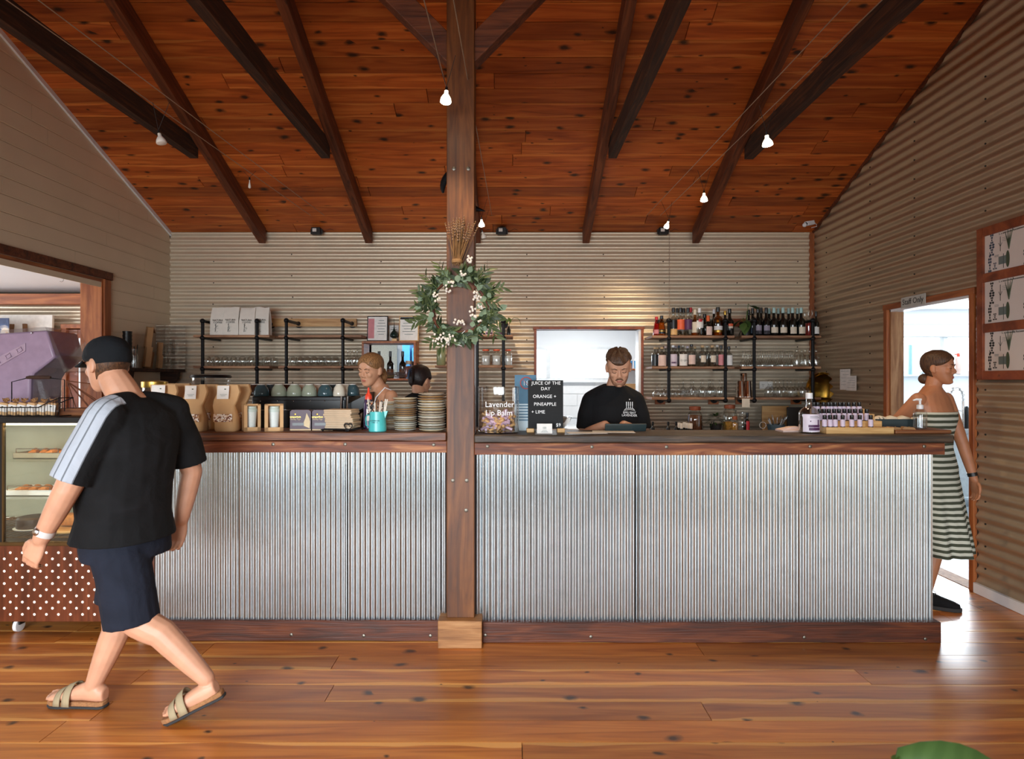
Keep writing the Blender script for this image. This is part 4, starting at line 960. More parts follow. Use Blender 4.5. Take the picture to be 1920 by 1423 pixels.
# ---- the woman stepping out of the staff doorway in a striped strapless dress
def stepper():
    y = 4.15; cx = (1748-CX)*y/F
    pr = thing('person', 'woman in green and white striped strapless dress stepping through the staff doorway', 'person', (cx, y, 0))
    f = V((.45, -.89, 0)).normalized(); s0 = V((f.y, -f.x, 0))        # s0 = her right
    b = MB(); T = lambda z, w, d, fo=0: ((cx+f.x*fo, y+f.y*fo, z), s0*w, f*d)
    TOR = [T(.80, .17, .12), T(.90, .165, .115), T(1.03, .128, .09), T(1.12, .132, .095), T(1.22, .15, .108, .01), T(1.31, .158, .09), T(1.375, .14, .066), T(1.41, .085, .056), T(1.435, .05, .05)]
    rings(b, TOR)
    yaw = math.atan2(-.80, -.60); hf = V((.64, -.77, 0)).normalized()
    hp = V((cx, y, 0))+hf*.02+V((.015, 0, 0)); Mh = Matrix.Translation((hp.x, hp.y, 1.452)) @ Matrix(((hf.y, hf.x, 0, 0), (-hf.x, hf.y, 0, 0), (0, 0, 1, 0), (0, 0, 0, 1))) @ Matrix.Rotation(-.02, 4, 'X') @ Matrix.Scale(.96, 4)
    limb(b, [V((cx, y, 1.39)), Mh @ V((0, -.02, .05))], [.048, .045]); add_head(b, Mh, .9)
    Ls = V((cx, y, 1.35))-s0*.155; Le = V((cx+.185, y-.02, 1.06)); Lw = V((cx+.24, y-.05, .825))
    limb(b, [Ls, Le, Lw], [.046, .036, .024]); hand(b, Lw, (.10, -.12, -.98), (-.9, .2, 0), (.1, -.9, -.1), .5, .08, .92)
    Rs = V((cx, y, 1.35))+s0*.155; Re = V((cx-.24, y+.13, 1.10)); Rw = V((cx-.26, y+.10, .86))
    limb(b, [Rs, Re, Rw], [.046, .036, .024]); hand(b, Rw, (0, -.1, -1), (.9, .2, 0), (.1, -.9, -.1), .5, .08, .92)
    lh, rh = V((cx, y, .88))-s0*.085, V((cx, y, .88))+s0*.085
    la = P(1738, 1112, 4.05); la = V((la.x, 4.06, .10)); lk = lh.lerp(la, .5)+f*.04
    ra = V((cx-.12, y+.18, .13)); rk = rh.lerp(ra, .5)+f*.04
    limb(b, [lh, lk, la], [.088, .055, .034]); limb(b, [rh, rk, ra], [.088, .055, .034])
    fd = V((.88, -.45, 0)).normalized(); sd = V((-fd.y, fd.x, 0))
    for a in (la, ra): rings(b, [(a-fd*.05-V((0, 0, .05)), sd*.028, V((0, 0, .035))), (a+fd*.05-V((0, 0, .055)), sd*.036, V((0, 0, .035))), (a+fd*.16-V((0, 0, .07)), sd*.036, V((0, 0, .018)))], 12)
    remesh(b, 'body', 'skin_tan', pr, .005, 3)
    # dress: fitted bodice, gathered swinging skirt
    c = MB(); g = .012
    rs = [(p, a.normalized()*(a.length+g), bb.normalized()*(bb.length+g)) for p, a, bb in (TOR[4], TOR[3], TOR[2], TOR[1])]
    rs = [((cx+f.x*.01, y+f.y*.01, 1.268), s0*.166, f*.116)]+rs
    n = 72; vs = []; sg = lambda v: math.copysign(abs(v)**.9, v)
    for p, a, bb in rs: vs += [V(p)+a*sg(math.cos(2*PI*k/n))+bb*sg(math.sin(2*PI*k/n)) for k in range(n)]
    for i in range(1, 17):
        t = i/16; z = .90-.555*t; w = .177+.03*t; dd = .127+.06*t
        for k in range(n):
            a = 2*PI*k/n; fold = 1+(.10*t)*math.sin(9*a+1.5*math.sin(2*a))+.04*t*math.sin(17*a)
            vs.append(V((cx+.02*t, y-.03*t, z))+s0*w*fold*math.cos(a)+f*dd*fold*math.sin(a))
    m = len(rs)+16
    c.add(vs, [(i*n+k, i*n+(k+1) % n, (i+1)*n+(k+1) % n, (i+1)*n+k) for i in range(m-1) for k in range(n)])
    o = attach(c.build('dress', 'stripe_dress', smooth=80), pr); so = o.modifiers.new('thick', 'SOLIDIFY'); so.thickness = .004
    zh = lambda th: .176-.055*abs(math.cos(th))**1.5 if math.sin(th) > 0 else .118-.085*min(1, abs(math.sin(th))*1.6)
    attach(hair_shell(zh, lambda th, z: .009).build('hair', 'hair_brown'), pr, Mh)
    c = MB(); c.sphere((0, -.085, .032), 1, 14, 10, (.036, .036, .036)); attach(c.build('hair_bun', 'hair_brown'), pr, Mh)
    face_parts(pr, Mh, 'brow', True)
    ax = (Lw-Le).normalized(); c = MB(); c.tube([Lw-ax*.045, Lw-ax*.022], .0295, 16); attach(c.build('wrist_band', 'black_plastic'), pr)
    for a in (la, ra):                         # lace-up canvas shoes
        Mx = Matrix(((fd.x, sd.x, 0, a.x), (fd.y, sd.y, 0, a.y), (0, 0, 1, a.z-.10), (0, 0, 0, 1)))
        outl = [(-.085, 0), (-.08, .025), (-.05, .036), (.02, .036), (.09, .045), (.15, .044), (.188, .025), (.195, 0), (.188, -.025), (.15, -.042), (.09, -.043), (.02, -.036), (-.05, -.036), (-.08, -.025)]
        s_ = MB(); s_.prism([(x, y_) for x, y_ in outl], 0, .024, 2); attach(s_.build('shoe_sole', 'sole_dark', bevel=.004), pr, Mx)
        s_ = MB(); rings(s_, [((-.078, 0, .05), V((0, .03, 0)), V((0, 0, .042))), ((-.03, 0, .055), V((0, .036, 0)), V((0, 0, .05))), ((.03, 0, .052), V((0, .037, 0)), V((0, 0, .05))), ((.09, 0, .042), V((0, .042, 0)), V((0, 0, .036))), ((.15, 0, .034), V((0, .04, 0)), V((0, 0, .024))), ((.182, 0, .03), V((0, .022, 0)), V((0, 0, .014)))], 16)
        u_ = attach(s_.build('shoe_upper', 'shirt_black'), pr, Mx)
        l_ = MB()
        for q in range(4): x = .025+q*.018; l_.tube([(x, -.024, .098-q*.008), (x+.005, 0, .104-q*.008), (x, .024, .098-q*.008)], .0025, 5)
        l_.tube([(.02, 0, .105), (.03, -.02, .122), (.045, -.04, .118), (.05, -.05, .10)], .0022, 5); l_.tube([(.02, 0, .105), (.03, .02, .122), (.045, .035, .115)], .0022, 5)
        attach(l_.build('lace', 'black_plastic'), pr, Mx)
t = NT('stripe_dress'); tc = t.n('TexCoord').outputs['Object']; sp = t.n('SeparateXYZ'); t.l(tc, sp.inputs[0])
nz = t.noise(tc, 6, 3); zz_ = t.math('ADD', sp.outputs[2], t.math('MULTIPLY', nz, .012))
st = t.math('GREATER_THAN', t.math('FRACT', t.math('MULTIPLY', zz_, 27.)), .5)
t.set(color=t.mix(st, srgb(206, 206, 190), srgb(74, 78, 64)), rough=.9, spec=.2); t.bump(nz, .2, .03)
stepper()
# ---------------------------------------------------------------- pipe shelving on the back wall
def pipe_unit(pipes, shelves, ztop, zbot, label, wall_pad=True, bottom_arm=False, extra=None):
    Yp, Yw = 6.29, 6.675
    u = thing('pipe_shelf', label, 'shelf', (0, Yp, 0))
    for (x) in pipes:
        X = (x-CX)*Yp/F; zt = H-(ztop-CY)*Yp/F; zb = H-(zbot-CY)*Yp/F
        b = MB(); b.tube([(X, 0, zb), (X, 0, zt)], .0165, 10)
        pp = b.build('upright_pipe', 'black_iron', u)
        for zz_, nm in [(zt, 'elbow')]+[(H-(s_[2]-CY)*Yp/F-.030, 'tee') for s_ in shelves]:
            MB().sphere((X, 0, zz_), .026, 10, 8).build(nm, 'black_iron', pp)
        MB().tube([(X, 0, zt), (X, Yw-Yp, zt)], .0155, 10).build('arm_pipe', 'black_iron', u)
        f_ = MB(); f_.m = Matrix.Translation((X, Yw-Yp-.012, zt)) @ Matrix.Rotation(-PI/2, 4, 'X'); f_.lathe([(.022, -.03), (.024, -.008), (.045, -.006), (.045, .004)], 14); f_.build('flange', 'black_iron', u)
        for s_ in shelves:
            z = H-(s_[2]-CY)*Yp/F-.030; MB().tube([(X, 0, z), (X, Yw-Yp-.02, z)], .0145, 10).build('arm_pipe', 'black_iron', u)
            if bottom_arm and s_ is shelves[-1]:
                MB().box((X-.055, Yw-Yp-.02, z-.055), (X+.055, Yw-Yp-.005, z+.03)).build('mounting_block', 'trim_wood', u, bevel=.002)
                f_ = MB(); f_.m = Matrix.Translation((X, Yw-Yp-.032, z)) @ Matrix.Rotation(-PI/2, 4, 'X'); f_.lathe([(.022, -.03), (.024, -.008), (.042, -.006), (.042, .004)], 14); f_.build('flange', 'black_iron', u)
    for (xa_, xb_, yy) in shelves:
        z = H-(yy-CY)*Yp/F; o = MB().box((0, -.01, -.024), ((xb_-xa_)*Yp/F, Yw-Yp-.03, .0)).build('board', 'shelf_wood', u, bevel=.003); o.location = ((xa_-CX)*Yp/F, 0, z)
    return u
plain('white_card', srgb(226, 220, 212), .7)
u = pipe_unit((380, 482), ((363, 506, 628), (363, 506, 686)), 602, 752, 'black pipe shelf holding the four white coffee bags and tumblers')
u2 = pipe_unit((537, 643), ((522, 678, 628), (522, 678, 686)), 601, 752, 'black pipe shelf with an empty upper board, left of the framed certificates')
MB().box(((484-CX)*6.64/F, 6.645-6.29, 1.48-(612-CY)*6.64/F), ((668-CX)*6.64/F, 6.668-6.29, 1.48-(597-CY)*6.64/F)).build('backing_board', 'pale_pine', u2, bevel=.002, label='pale pine rail screwed to the wall')
u3 = pipe_unit((1254, 1360), ((1222, 1377, 629), (1222, 1377, 687), (1222, 1377, 745)), 601, 750, 'black pipe bar shelf crowded with spirit bottles', bottom_arm=True)
u4 = pipe_unit((1414, 1524), ((1390, 1539, 629), (1390, 1539, 687), (1390, 1539, 745)), 601, 750, 'black pipe bar shelf with wine bottles and stemware by the corner', bottom_arm=True)
MB().box(((1340-CX)*6.64/F, 6.645-6.29, 1.48-(612-CY)*6.64/F), ((1400-CX)*6.64/F, 6.668-6.29, 1.48-(597-CY)*6.64/F)).build('backing_board', 'frame_wood', u4, bevel=.002)
u5 = pipe_unit((944,), ((860, 962, 628), (816, 962, 685)), 602, 752, 'narrow black pipe shelf right behind the post, with jars and candles')
MB().tube([(-.35, 0, H-(800-CY)*6.29/F), (-.35, 0, H-(602-CY)*6.29/F)], .0165, 10).build('upright_pipe', 'black_iron', u5)
# shelf bottoms stand on uprights; the pipes of the two left units end above the bench
def shelf_z(yy): return H-(yy-CY)*6.29/F
def on_shelf(x, yy, depth=.12): Y = 6.29+depth; return V(((x-CX)*Y/F, Y, shelf_z(yy)))
# dark shelf on the left wall near the corner, with its own brackets
bs = thing('wall_shelf', 'dark rough wall shelf below the white board wall, near the corner', 'shelf', (XL, 5.9, 0))
zt = H-(692-CY)*6.35/F
MB().box((.0, -.32, zt-.03), (.20, .72, zt)).build('board', 'dark_rough_wood', bs, bevel=.004)
MB().prism([(.0, zt-.03), (.18, zt-.03), (.17, zt-.10), (.05, zt-.22), (0, zt-.24)], .60, .66, 1).build('bracket', 'dark_rough_wood', bs)
MB().prism([(.0, zt-.03), (.18, zt-.03), (.17, zt-.10), (.05, zt-.22), (0, zt-.24)], -.2, -.14, 1).build('bracket', 'dark_rough_wood', bs)
# ---------------------------------------------------------------- low-voltage wire lamps
emitter('lamp_on', (1, .86, .62), 40); emitter('lamp_glow', (1, .82, .58), 5); plain('lamp_off', srgb(236, 230, 220), .25); plain('wire', srgb(170, 150, 130), .5, .5); plain('cord_dark', srgb(40, 34, 30), .7)
def wires(name, label, a, b2, sep):
    t_ = thing(name, label, 'cable', a)
    for s in (-1, 1): MB().tube([V((s*sep, 0, 0)), V(b2)-V(a)+V((s*sep, 0, 0))], .0028, 5).build('wire', 'wire', t_)
    return t_
wires('lamp_cable', 'pair of thin lamp wires running to the ceiling near the corrugated wall', (1.61, 1.2, 3.15), (1.44, 6.35, 3.15), .07)
wires('lamp_cable', 'pair of thin lamp wires running to the ceiling past the central post', (-.345, 1.2, 3.15), (-.27, 6.35, 3.15), .065)
wires('lamp_cable', 'pair of thin lamp wires running to the ceiling near the white board wall', (-2.23, 1.2, 3.15), (-1.98, 6.35, 3.15), .07)
def lamp(x, y, Y, on, label, tilt=(0, 0), size=.026):
    p = P(x, y, Y); t_ = thing('spot_lamp', label, 'lamp', p, 0, 'wire hung spot lamps')
    Mt = Matrix.Rotation(tilt[0], 4, 'Y') @ Matrix.Rotation(tilt[1], 4, 'X')
    b = MB(); b.m = Mt; b.lathe([(size, -.016), (size*1.04, -.012), (size*.92, .004), (size*.6, .02), (size*.38, .028), (size*.34, .045), (0.001, .046)], 16); b.build('reflector', 'lamp_glow' if on else 'lamp_off', t_)
    b = MB(); b.m = Mt; b.lathe([(size*.98, -.0165), (size*.6, -.021), (.001, -.023)], 16); b.build('bulb_face', 'lamp_on' if on else 'lamp_off', t_)
    b = MB(); b.m = Mt; b.lathe([(.007, .045), (.007, .065), (.003, .067)], 10); b.build('socket', 'black_plastic', t_)
    top = 3.15-p.z; q = Mt @ V((0, 0, .066))
    for s in (-1, 1): MB().tube([q, (s*.05, 0, top)], .0016, 5).build('cord', 'cord_dark', t_)
    if on:
        d = bpy.data.lights.new('lamp_light', 'SPOT'); d.energy = on; d.color = (1, .76, .48); d.spot_size = 1.9; d.spot_blend = .9; d.shadow_soft_size = .03
        o = bpy.data.objects.new('lamp_light', d); C.objects.link(o); o.parent = t_; o.location = Mt @ V((0, 0, -.035)); o.rotation_euler = Mt.to_euler()
lamp(836, 186, 3.215, 45, 'lit spot lamp hanging in front of the central post', (.05, -.1), .028)
lamp(1439, 268, 3.8, 60, 'largest lit spot lamp below the tie beam near the corrugated wall', (-.15, .1), .031)
lamp(1320, 373, 4.98, 60, 'small lit spot lamp beside the rafter by the corrugated wall', (0, 0), .028)
lamp(903, 421, 5.77, 45, 'lit spot lamp just right of the post above the dried lavender', (0, .2), .028)
lamp(1250, 424, 5.85, 45, 'tiny lit spot lamp in front of a black transformer, above the bar shelf', (.3, .3), .024)
lamp(302, 264, 3.76, 0, 'unlit spot lamp hanging under the tie beam by the white board wall', (-.25, 0), .029)
lamp(907, 443, 6.15, 0, 'unlit clear spot lamp just right of the post, below a lit one', (-.3, .3), .026)
lamp(468, 348, 5.0, 0, 'tiny unlit lamp fitting under the rafters on the left wires', (0, 0), .010)
# transformers on the lowest ceiling board
for x, lab in ((594, 'black lamp transformer on the ceiling edge above the left pipe shelves'), (941, 'black lamp transformer on the ceiling edge right of the post'), (1243, 'black lamp transformer on the ceiling edge above the bar shelf')):
    Y = 6.60; p = P(x, 421, Y); t_ = thing('transformer', lab, 'transformer', (p.x, Y, roof(Y)), 0, 'lamp transformers')
    b = MB(); b.cbox((0, -.012, -.052), (.095, .06, .075)); b.build('case', 'black_plastic', t_, bevel=.004)
    MB().cbox((-.012, -.0435, -.045), (.04, .003, .034)).build('label_plate', 'white_card', t_)
    for s in (-1, 1): MB().cbox((s*.054, .0, -.055), (.016, .03, .05)).build('mounting_lug', 'black_plastic', t_)
    MB().tube([(.05, 0, -.05), (.09, 0, -.045), (.13, .02, -.02), (.17, .03, -.03)], .002, 5).build('lead', 'cord_dark', t_)
# security camera in the corner
t_ = thing('security_camera', 'small white security camera under the ceiling in the corner', 'camera', P(1519, 419, 6.45))
MB().bar((-.065, -.05, -.015), (.03, .0, .01), .042, .045).build('housing', 'white_gloss', t_, bevel=.004); MB().sphere((-.085, -.06, -.03), .022, 12, 8).build('ball', 'white_gloss', t_)
MB().tube([(-.065, -.05, -.016), (-.072, -.054, -.02)], .018, 10).build('lens', 'black_plastic', t_); MB().tube([(.03, 0, .0), (.07, .05, .02)], .008, 8).build('bracket', 'white_gloss', t_)
MB().tube([(.03, 0, .01), (.06, -.01, -.01), (.07, .0, -.03), (.02, .02, -.04)], .0025, 5).build('lead', 'white_gloss', t_)
# thin chain hanging beside the bar shelf
c_ = MB(); X = (1255-CX)*6.45/F; z = H-(432-CY)*6.45/F; i = 0; zend = H-(598-CY)*6.45/F
while z > zend:
    pts = [(X+(.006*math.cos(a) if i % 2 else 0), 6.45+(0 if i % 2 else .006*math.cos(a)), z-.011+.012*math.sin(a)) for a in [2*PI*k/8 for k in range(9)]]
    c_.tube(pts, .0016, 4, False); z -= .0195; i += 1
tag(c_.build('hanging_chain', 'wire'), 'thin metal chain hanging from the ceiling to the bar shelf', 'chain')
# ---------------------------------------------------------------- staff door sign and framed charts on the right wall
sg = thing('door_sign', 'grey plastic sign reading Staff Only over the doorway', 'sign', (XR-.034, 4.98, DZ+.030))
MB().cbox((0, 0, 0), (.006, .30, .085)).build('plate', plain('sign_grey', srgb(186, 184, 176), .4).m, sg, bevel=.001)
text_mesh('Staff Only', .066, 'black_plastic', 'lettering', sg, (-.0042, 0, 0), (PI/2, 0, -PI/2))
plain('chart_paper', srgb(226, 214, 206), .5, var=.03, scale=6); plain('ink', srgb(44, 44, 42), .8); plain('ink_green', srgb(74, 84, 62), .8); plain('ink_blue', srgb(64, 76, 92), .8); plain('ink_grey', srgb(110, 120, 116), .8)
fr = thing('framed_charts', 'red-brown timber frame holding three botanical lavender charts', 'picture frame', (XR, 0, 0))
ya = XR*F/(1840-CX); fz0, fz1 = 1.478, H+(CY-431)*ya/F; yb = 2.75          # frame from far edge ya to near edge yb
fx = -.035
MB().box((fx, ya-.058, fz0), (-.006, ya, fz1)).build('frame_stile', 'frame_wood', fr, bevel=.003)
MB().box((fx, yb, fz0), (-.006, yb+.058, fz1)).build('frame_stile', 'frame_wood', fr, bevel=.003)
hb = (fz1-fz0)
rails = [fz0+.030, fz0+hb*.338, fz0+hb*.668, fz1-.030]
for z in rails: MB().box((fx, yb+.058, z-.03), (-.006, ya-.058, z+.03)).build('frame_rail', 'frame_wood', fr, bevel=.003)
for i in range(3):
    z0, z1 = rails[i]+.03, rails[i+1]-.03; y1_, y0_ = ya-.058, yb+.058; W_, H_ = y1_-y0_, z1-z0
    ch = MB().box((-.020, y0_, z0), (-.014, y1_, z1)).build('chart', 'chart_paper', fr)
    U = lambda u, v: V((-.0212, y1_-u*.58, z0+v*H_))                              # u metres from the far edge, v 0..1
    for half in (0, .50, 1.0):
        g = MB()
        def leafy(u, v, h, w, n_, m_=g):
            for q in range(n_):
                t = q/(n_-1); c0 = U(u, v+(h/H_)*(t-.5)); r_ = w*(1-.5*t)*(.6+.4*math.sin(5*q))
                for s in (-1, 1): m_.sphere(c0+V((0, s*r_*.5, .004)), 1, 6, 4, (.0008, r_*.5, h/n_*.55))
        leafy(.11+half, .70, .13, .034, 9); leafy(.08+half, .26, .12, .024, 7); leafy(.155+half, .13, .035, .032, 4)
        g.build('flower_print', 'ink_blue' if i == 2 else 'ink', ch)
        g = MB(); base = U(.36+half, .50); 
        for q in range(4):
            a = (q-1.5)*.14; g.tube([base, base+V((0, -a*.06, .06)), base+V((0, -a*.16, .12+.02*(q % 2)))], [.004, .006, .001], 5, True, .2)
        ov = U(.34+half, .26); g.sphere(ov, 1, 8, 8, (.0008, .016, .055)); g.build('leaf_print', 'ink_green', ch)
        g = MB(); g.bar(U(.235+half, .50), U(.235+half, .88), .002); g.bar(U(.235+half, .62), U(.26+half, .72), .0015); g.bar(U(.235+half, .62), U(.21+half, .72), .0015); g.bar(U(.28+half, .05), U(.28+half, .42), .002)
        for q in range(5): g.bar(U(.26+half, .83-.02*q+.0), U(.33+half, .83-.02*q), .0012) if q % 2 == 0 else None
        for q in range(3): g.bar(U(.15+half, .42-.02*q), U(.21+half, .42-.02*q), .0012)
        g.build('line_print', 'ink', ch)
        g = MB(); c0 = U(.265+half, .26); g.box((c0.x-.0006, c0.y-.032, c0.z-.026), (c0.x+.0006, c0.y+.032, c0.z+.026)); g.build('photo_print', 'ink_grey', ch)
    t2 = text_mesh('L. x intermedia Recommended Range' if i else 'L. x intermedia Recommended', .018, 'ink', 'lettering', ch, U(.45, .955), (PI/2, 0, -PI/2))
# paper notes on the corrugated wall
nt = thing('paper_notes', 'two handwritten paper notes pinned to the corrugated wall', 'note', (XR-.014, 5.9, H))
yn = lambda x: XR*F/(x-CX)
for (xa_, xb_, z0, z1, off) in ((1578, 1597, .10, -.10, 0), (1590, 1609, .035, -.105, .002)):
    Y0, Y1 = yn(xa_)-5.9, yn(xb_)-5.9; n = MB().box((-off-.002, Y1, z1), (-off, Y0, z0)).build('sheet', 'white_card', nt)
    g = MB()
    for q in range(5): zq = z0-.02-(z0-z1)*.16*q; g.box((-off-.0028, Y1+.02, zq-.002), (-off-.002, Y0-.02-.03*(q % 2), zq))
    g.build('writing', 'ink_grey', n)
# ---------------------------------------------------------------- things on the back wall and its shelves
glass('clear_glass', (.93, .95, .945), 1.0, .10); glass('water_glass', (.80, .84, .84), .9, .10); glass('bottle_glass', (.72, .75, .74), .9, .11); glass('green_glass', (.35, .42, .2), .7, .08); glass('amber_glass', (.62, .34, .08), .7, .08)
glass('pink_glass', (.75, .15, .2), .6, .08); glass('clear_plastic', (.94, .95, .96), .55, .05)
plain('wine_dark', srgb(12, 14, 12), .08, spec=.6); plain('cork_top', srgb(206, 172, 128), .8); plain('teal_cap', srgb(164, 196, 192), .4); plain('cap_black_gloss', srgb(16, 16, 17), .3)
plain('lilac', srgb(214, 200, 214), .5); plain('lilac_pale', srgb(226, 214, 226), .5); plain('plum', srgb(84, 44, 84), .5); plain('cream_label', srgb(222, 208, 186), .6); plain('pink_label', srgb(206, 128, 132), .5)
plain('rose_label', srgb(226, 196, 184), .6); plain('orange_label', srgb(222, 98, 58), .5); plain('gold_liquid', srgb(190, 132, 30), .2); plain('red_liquid', srgb(170, 34, 34), .2); plain('yellow_liquid', srgb(196, 152, 60), .2)
plain('red_cap', srgb(186, 26, 36), .4); plain('gold', srgb(190, 150, 70), .3, .9); plain('paper_white', srgb(236, 232, 226), .7); plain('orange_wax', srgb(226, 92, 22), .4); plain('grey_label', srgb(150, 142, 156), .6)
PROF = {'wine': [(.92, 0), (1, .012), (1, .56), (.93, .62), (.62, .68), (.40, .73), (.36, .78), (.36, .985), (.30, 1)],
        'spirit': [(.94, 0), (1, .015), (1, .60), (.92, .67), (.62, .73), (.40, .77), (.36, .82), (.36, .985), (.3, 1)],
        'gin': [(.94, 0), (1, .012), (1, .62), (.93, .69), (.70, .745), (.42, .775), (.36, .80), (.36, .985), (.3, 1)],
        'squat': [(.92, 0), (1, .02), (1, .50), (.95, .58), (.70, .66), (.32, .72), (.28, .8), (.28, .985), (.25, 1)],
        'juice': [(.94, 0), (1, .015), (1, .28), (.94, .42), (.62, .72), (.42, .84), (.40, .985), (.34, 1)],
        'flint': [(.90, 0), (.98, .02), (.94, .14), (1, .30), (.98, .44), (.70, .60), (.42, .72), (.36, .80), (.36, .985), (.3, 1)]}
def bottle(pos, h, r, kind, body, cap, lab, cat='bottle', labels=(), caph=.12, capr=.40, group=None, fill=None, name='bottle', n=16, rot=0):
    t_ = thing(name, lab, cat, pos, rot, group)
    pr = PROF[kind]; ch = 1-caph*.55
    b = MB(); b.lathe([(r*a, h*z*ch) for a, z in pr], n); b.build('glass_body', body, t_, 50)
    if cap: MB().lathe([(r*capr, h*(1-caph)), (r*capr*1.03, h*(1-caph)+.002), (r*capr, h), (r*capr*.8, h+.001)], 12).build('cap', cap, t_)
    if fill: MB().lathe([(r*.93*a, h*z*ch*fill[1]+.004) for a, z in pr[:5]]+[(r*.0, h*pr[4][1]*ch*fill[1]+.004)], n).build('liquid', fill[0], t_, 50)
    for (m, z0, z1, w) in labels:
        MB().arc([(r*1.012, h*z0), (r*1.012, h*z1)], -PI/2-w, -PI/2+w, 8).build('paper_label', m, t_)
    return t_
# -- upper spirits board: (x centre, top y, radius px, kind, glass, cap, labels, label text, depth, fill)
YS = 629
def rowbottle(x, top, rp, kind, body, cap, labels, lab, depth, fill=None, caph=.16, capr=.42, base=YS, group='bottles on the upper bar shelf'):
    p = on_shelf(x, base, depth); k = (6.29+depth)/F; h = (shelf_z(top) - p.z) if depth < .08 else H-(top-CY)*(6.29+depth)/F-p.z
    return bottle(p, max(.08, h), rp*k, kind, body, cap, lab, 'bottle', labels, caph, capr, group, fill)
g = 'bottle_glass'
rowbottle(1231, 593, 6.5, 'juice', 'pink_glass', 'red_cap', [('pink_label', .10, .32, 1.0)], 'red juice bottle leaning at the end of the upper bar shelf', .06, ('red_liquid', .95))
rowbottle(1240.5, 591, 7.5, 'juice', 'amber_glass', 'green_cap' if False else 'cap_black_gloss', [('cap_black_gloss', .10, .3, 1.2), ('gold', .2, .26, .8)], 'yellow juice bottle with black and gold label on the upper bar shelf', .05, ('yellow_liquid', .95))
rowbottle(1262.5, 576, 7.5, 'spirit', g, 'cap_black_gloss', [('cap_black_gloss', .25, .56, 1.1), ('bamboo', .03, .24, 1.1)], 'clear spirit bottle with tall black label beside the first pipe', .06)
rowbottle(1269.5, 578, 7, 'spirit', g, 'cap_black_gloss', [('grey_label', .2, .5, .9)], 'black-capped bottle half hidden behind the orange-labelled one', .2)
rowbottle(1276, 576, 7.5, 'spirit', g, 'cap_black_gloss', [('orange_label', .22, .58, 1.2)], 'clear spirit bottle with bright orange label on the upper bar shelf', .06)
rowbottle(1282, 578, 7, 'spirit', g, 'cap_black_gloss', [('grey_label', .2, .5, .9)], 'black-capped bottle at the back between the orange and purple labels', .2)
rowbottle(1290, 576, 7.5, 'spirit', g, 'cap_black_gloss', [('plum', .22, .58, 1.2)], 'clear spirit bottle with purple label on the upper bar shelf', .06)
rowbottle(1295, 577, 6.5, 'spirit', g, 'red_cap', [('cream_label', .1, .3, .8)], 'red-capped clear bottle at the back of the upper bar shelf', .2)
rowbottle(1303, 579, 7, 'spirit', 'amber_glass', 'cream_label', [('cream_label', .12, .52, 1.2)], 'bottle with a slanted cream label and white neck on the upper bar shelf', .07, ('gold_liquid', .5), .2)
rowbottle(1311.5, 577, 7, 'spirit', g, 'white_gloss', [('paper_white', .28, .55, 1.1), ('red_cap', .5, .6, .5)], 'white-capped clear rum bottle with a red badge on the upper bar shelf', .05)
rowbottle(1321, 589, 7.5, 'squat', 'wine_dark', 'cap_black_gloss', [], 'dark squat bottle at the back behind the orange wax bottle', .2)
rowbottle(1327.5, 591, 9, 'squat', 'wine_dark', 'orange_wax', [('rose_label', .03, .45, .6)], 'squat dark bottle with an orange wax neck on the upper bar shelf', .05, None, .28, .34)
rowbottle(1338.5, 580, 6, 'wine', 'wine_dark', 'white_gloss', [], 'slim dark bottle with white cap behind the tequila', .2)
rowbottle(1346, 575, 8.5, 'gin', 'amber_glass', 'cap_black_gloss', [('paper_white', .2, .34, 1.2), ('gold', .12, .19, 1.2)], 'round-shouldered tequila bottle with white and gold label on the upper bar shelf', .06, ('gold_liquid', .4))
rowbottle(1359.5, 583, 6, 'wine', 'wine_dark', 'gold', [('gold', .1, .4, .7)], 'dark bottle with a gold neck band just behind the second pipe', .15)
rowbottle(1368, 578, 7.5, 'wine', 'wine_dark', 'cap_black_gloss', [('cap_black_gloss', .2, .4, 1.1), ('orange_label', .34, .44, .6), ('cream_label', .27, .35, .6)], 'dark liqueur bottle with orange and cream label right of the second pipe', .05)
# -- gin board
YS2 = 687; G2 = 'gin bottles on the middle bar shelf'
def ginb(x, top, rp, cap, labels, lab, depth, body='bottle_glass', kind='gin', caph=.1, fill=None): rowbottle(x, top, rp, kind, body, cap, labels, lab, depth, fill, caph, .40, YS2, G2)
ginb(1228, 651, 6.5, 'cork_top', [('cap_black_gloss', .05, .62, 1.2)], 'corked bottle with black label at the left end of the middle bar shelf', .10)
ginb(1233, 651, 6, 'cork_top', [('cap_black_gloss', .05, .5, 1.2)], 'second corked black-label bottle from the left end of the middle bar shelf', .2)
ginb(1241, 650, 8, 'cork_top', [('rose_label', .03, .58, 1.15)], 'corked gin bottle with large blush label left of the first pipe', .05)
ginb(1248, 649, 6.5, 'rose_label', [('grey_label', .1, .5, 1.0)], 'gin bottle with pink stopper almost behind the first pipe', .2)
ginb(1262, 647, 7.5, 'white_gloss', [('lilac', .02, .58, 1.2), ('plum', .14, .22, .7)], 'gin bottle with lilac emu label right of the first pipe', .05)
ginb(1267, 649, 6, 'grey_label', [], 'plain clear bottle behind the lilac-labelled gin', .22)
ginb(1273, 648, 6, 'ink_blue', [('grey_label', .1, .5, 1.0)], 'bottle with blue stopper at the back of the middle bar shelf', .22)
ginb(1280.5, 647, 8, 'clear_plastic', [('paper_white', .04, .58, 1.15)], 'gin bottle with big white label lettered in grey', .05)
ginb(1289, 649, 6, 'lilac', [('rose_label', .1, .5, .9)], 'bottle with pink stopper behind the large white gin label', .22)
ginb(1296.5, 645, 7.5, 'cap_black_gloss', [('rose_label', .1, .52, 1.0)], 'gin bottle with a striped pourer and cream label', .06)
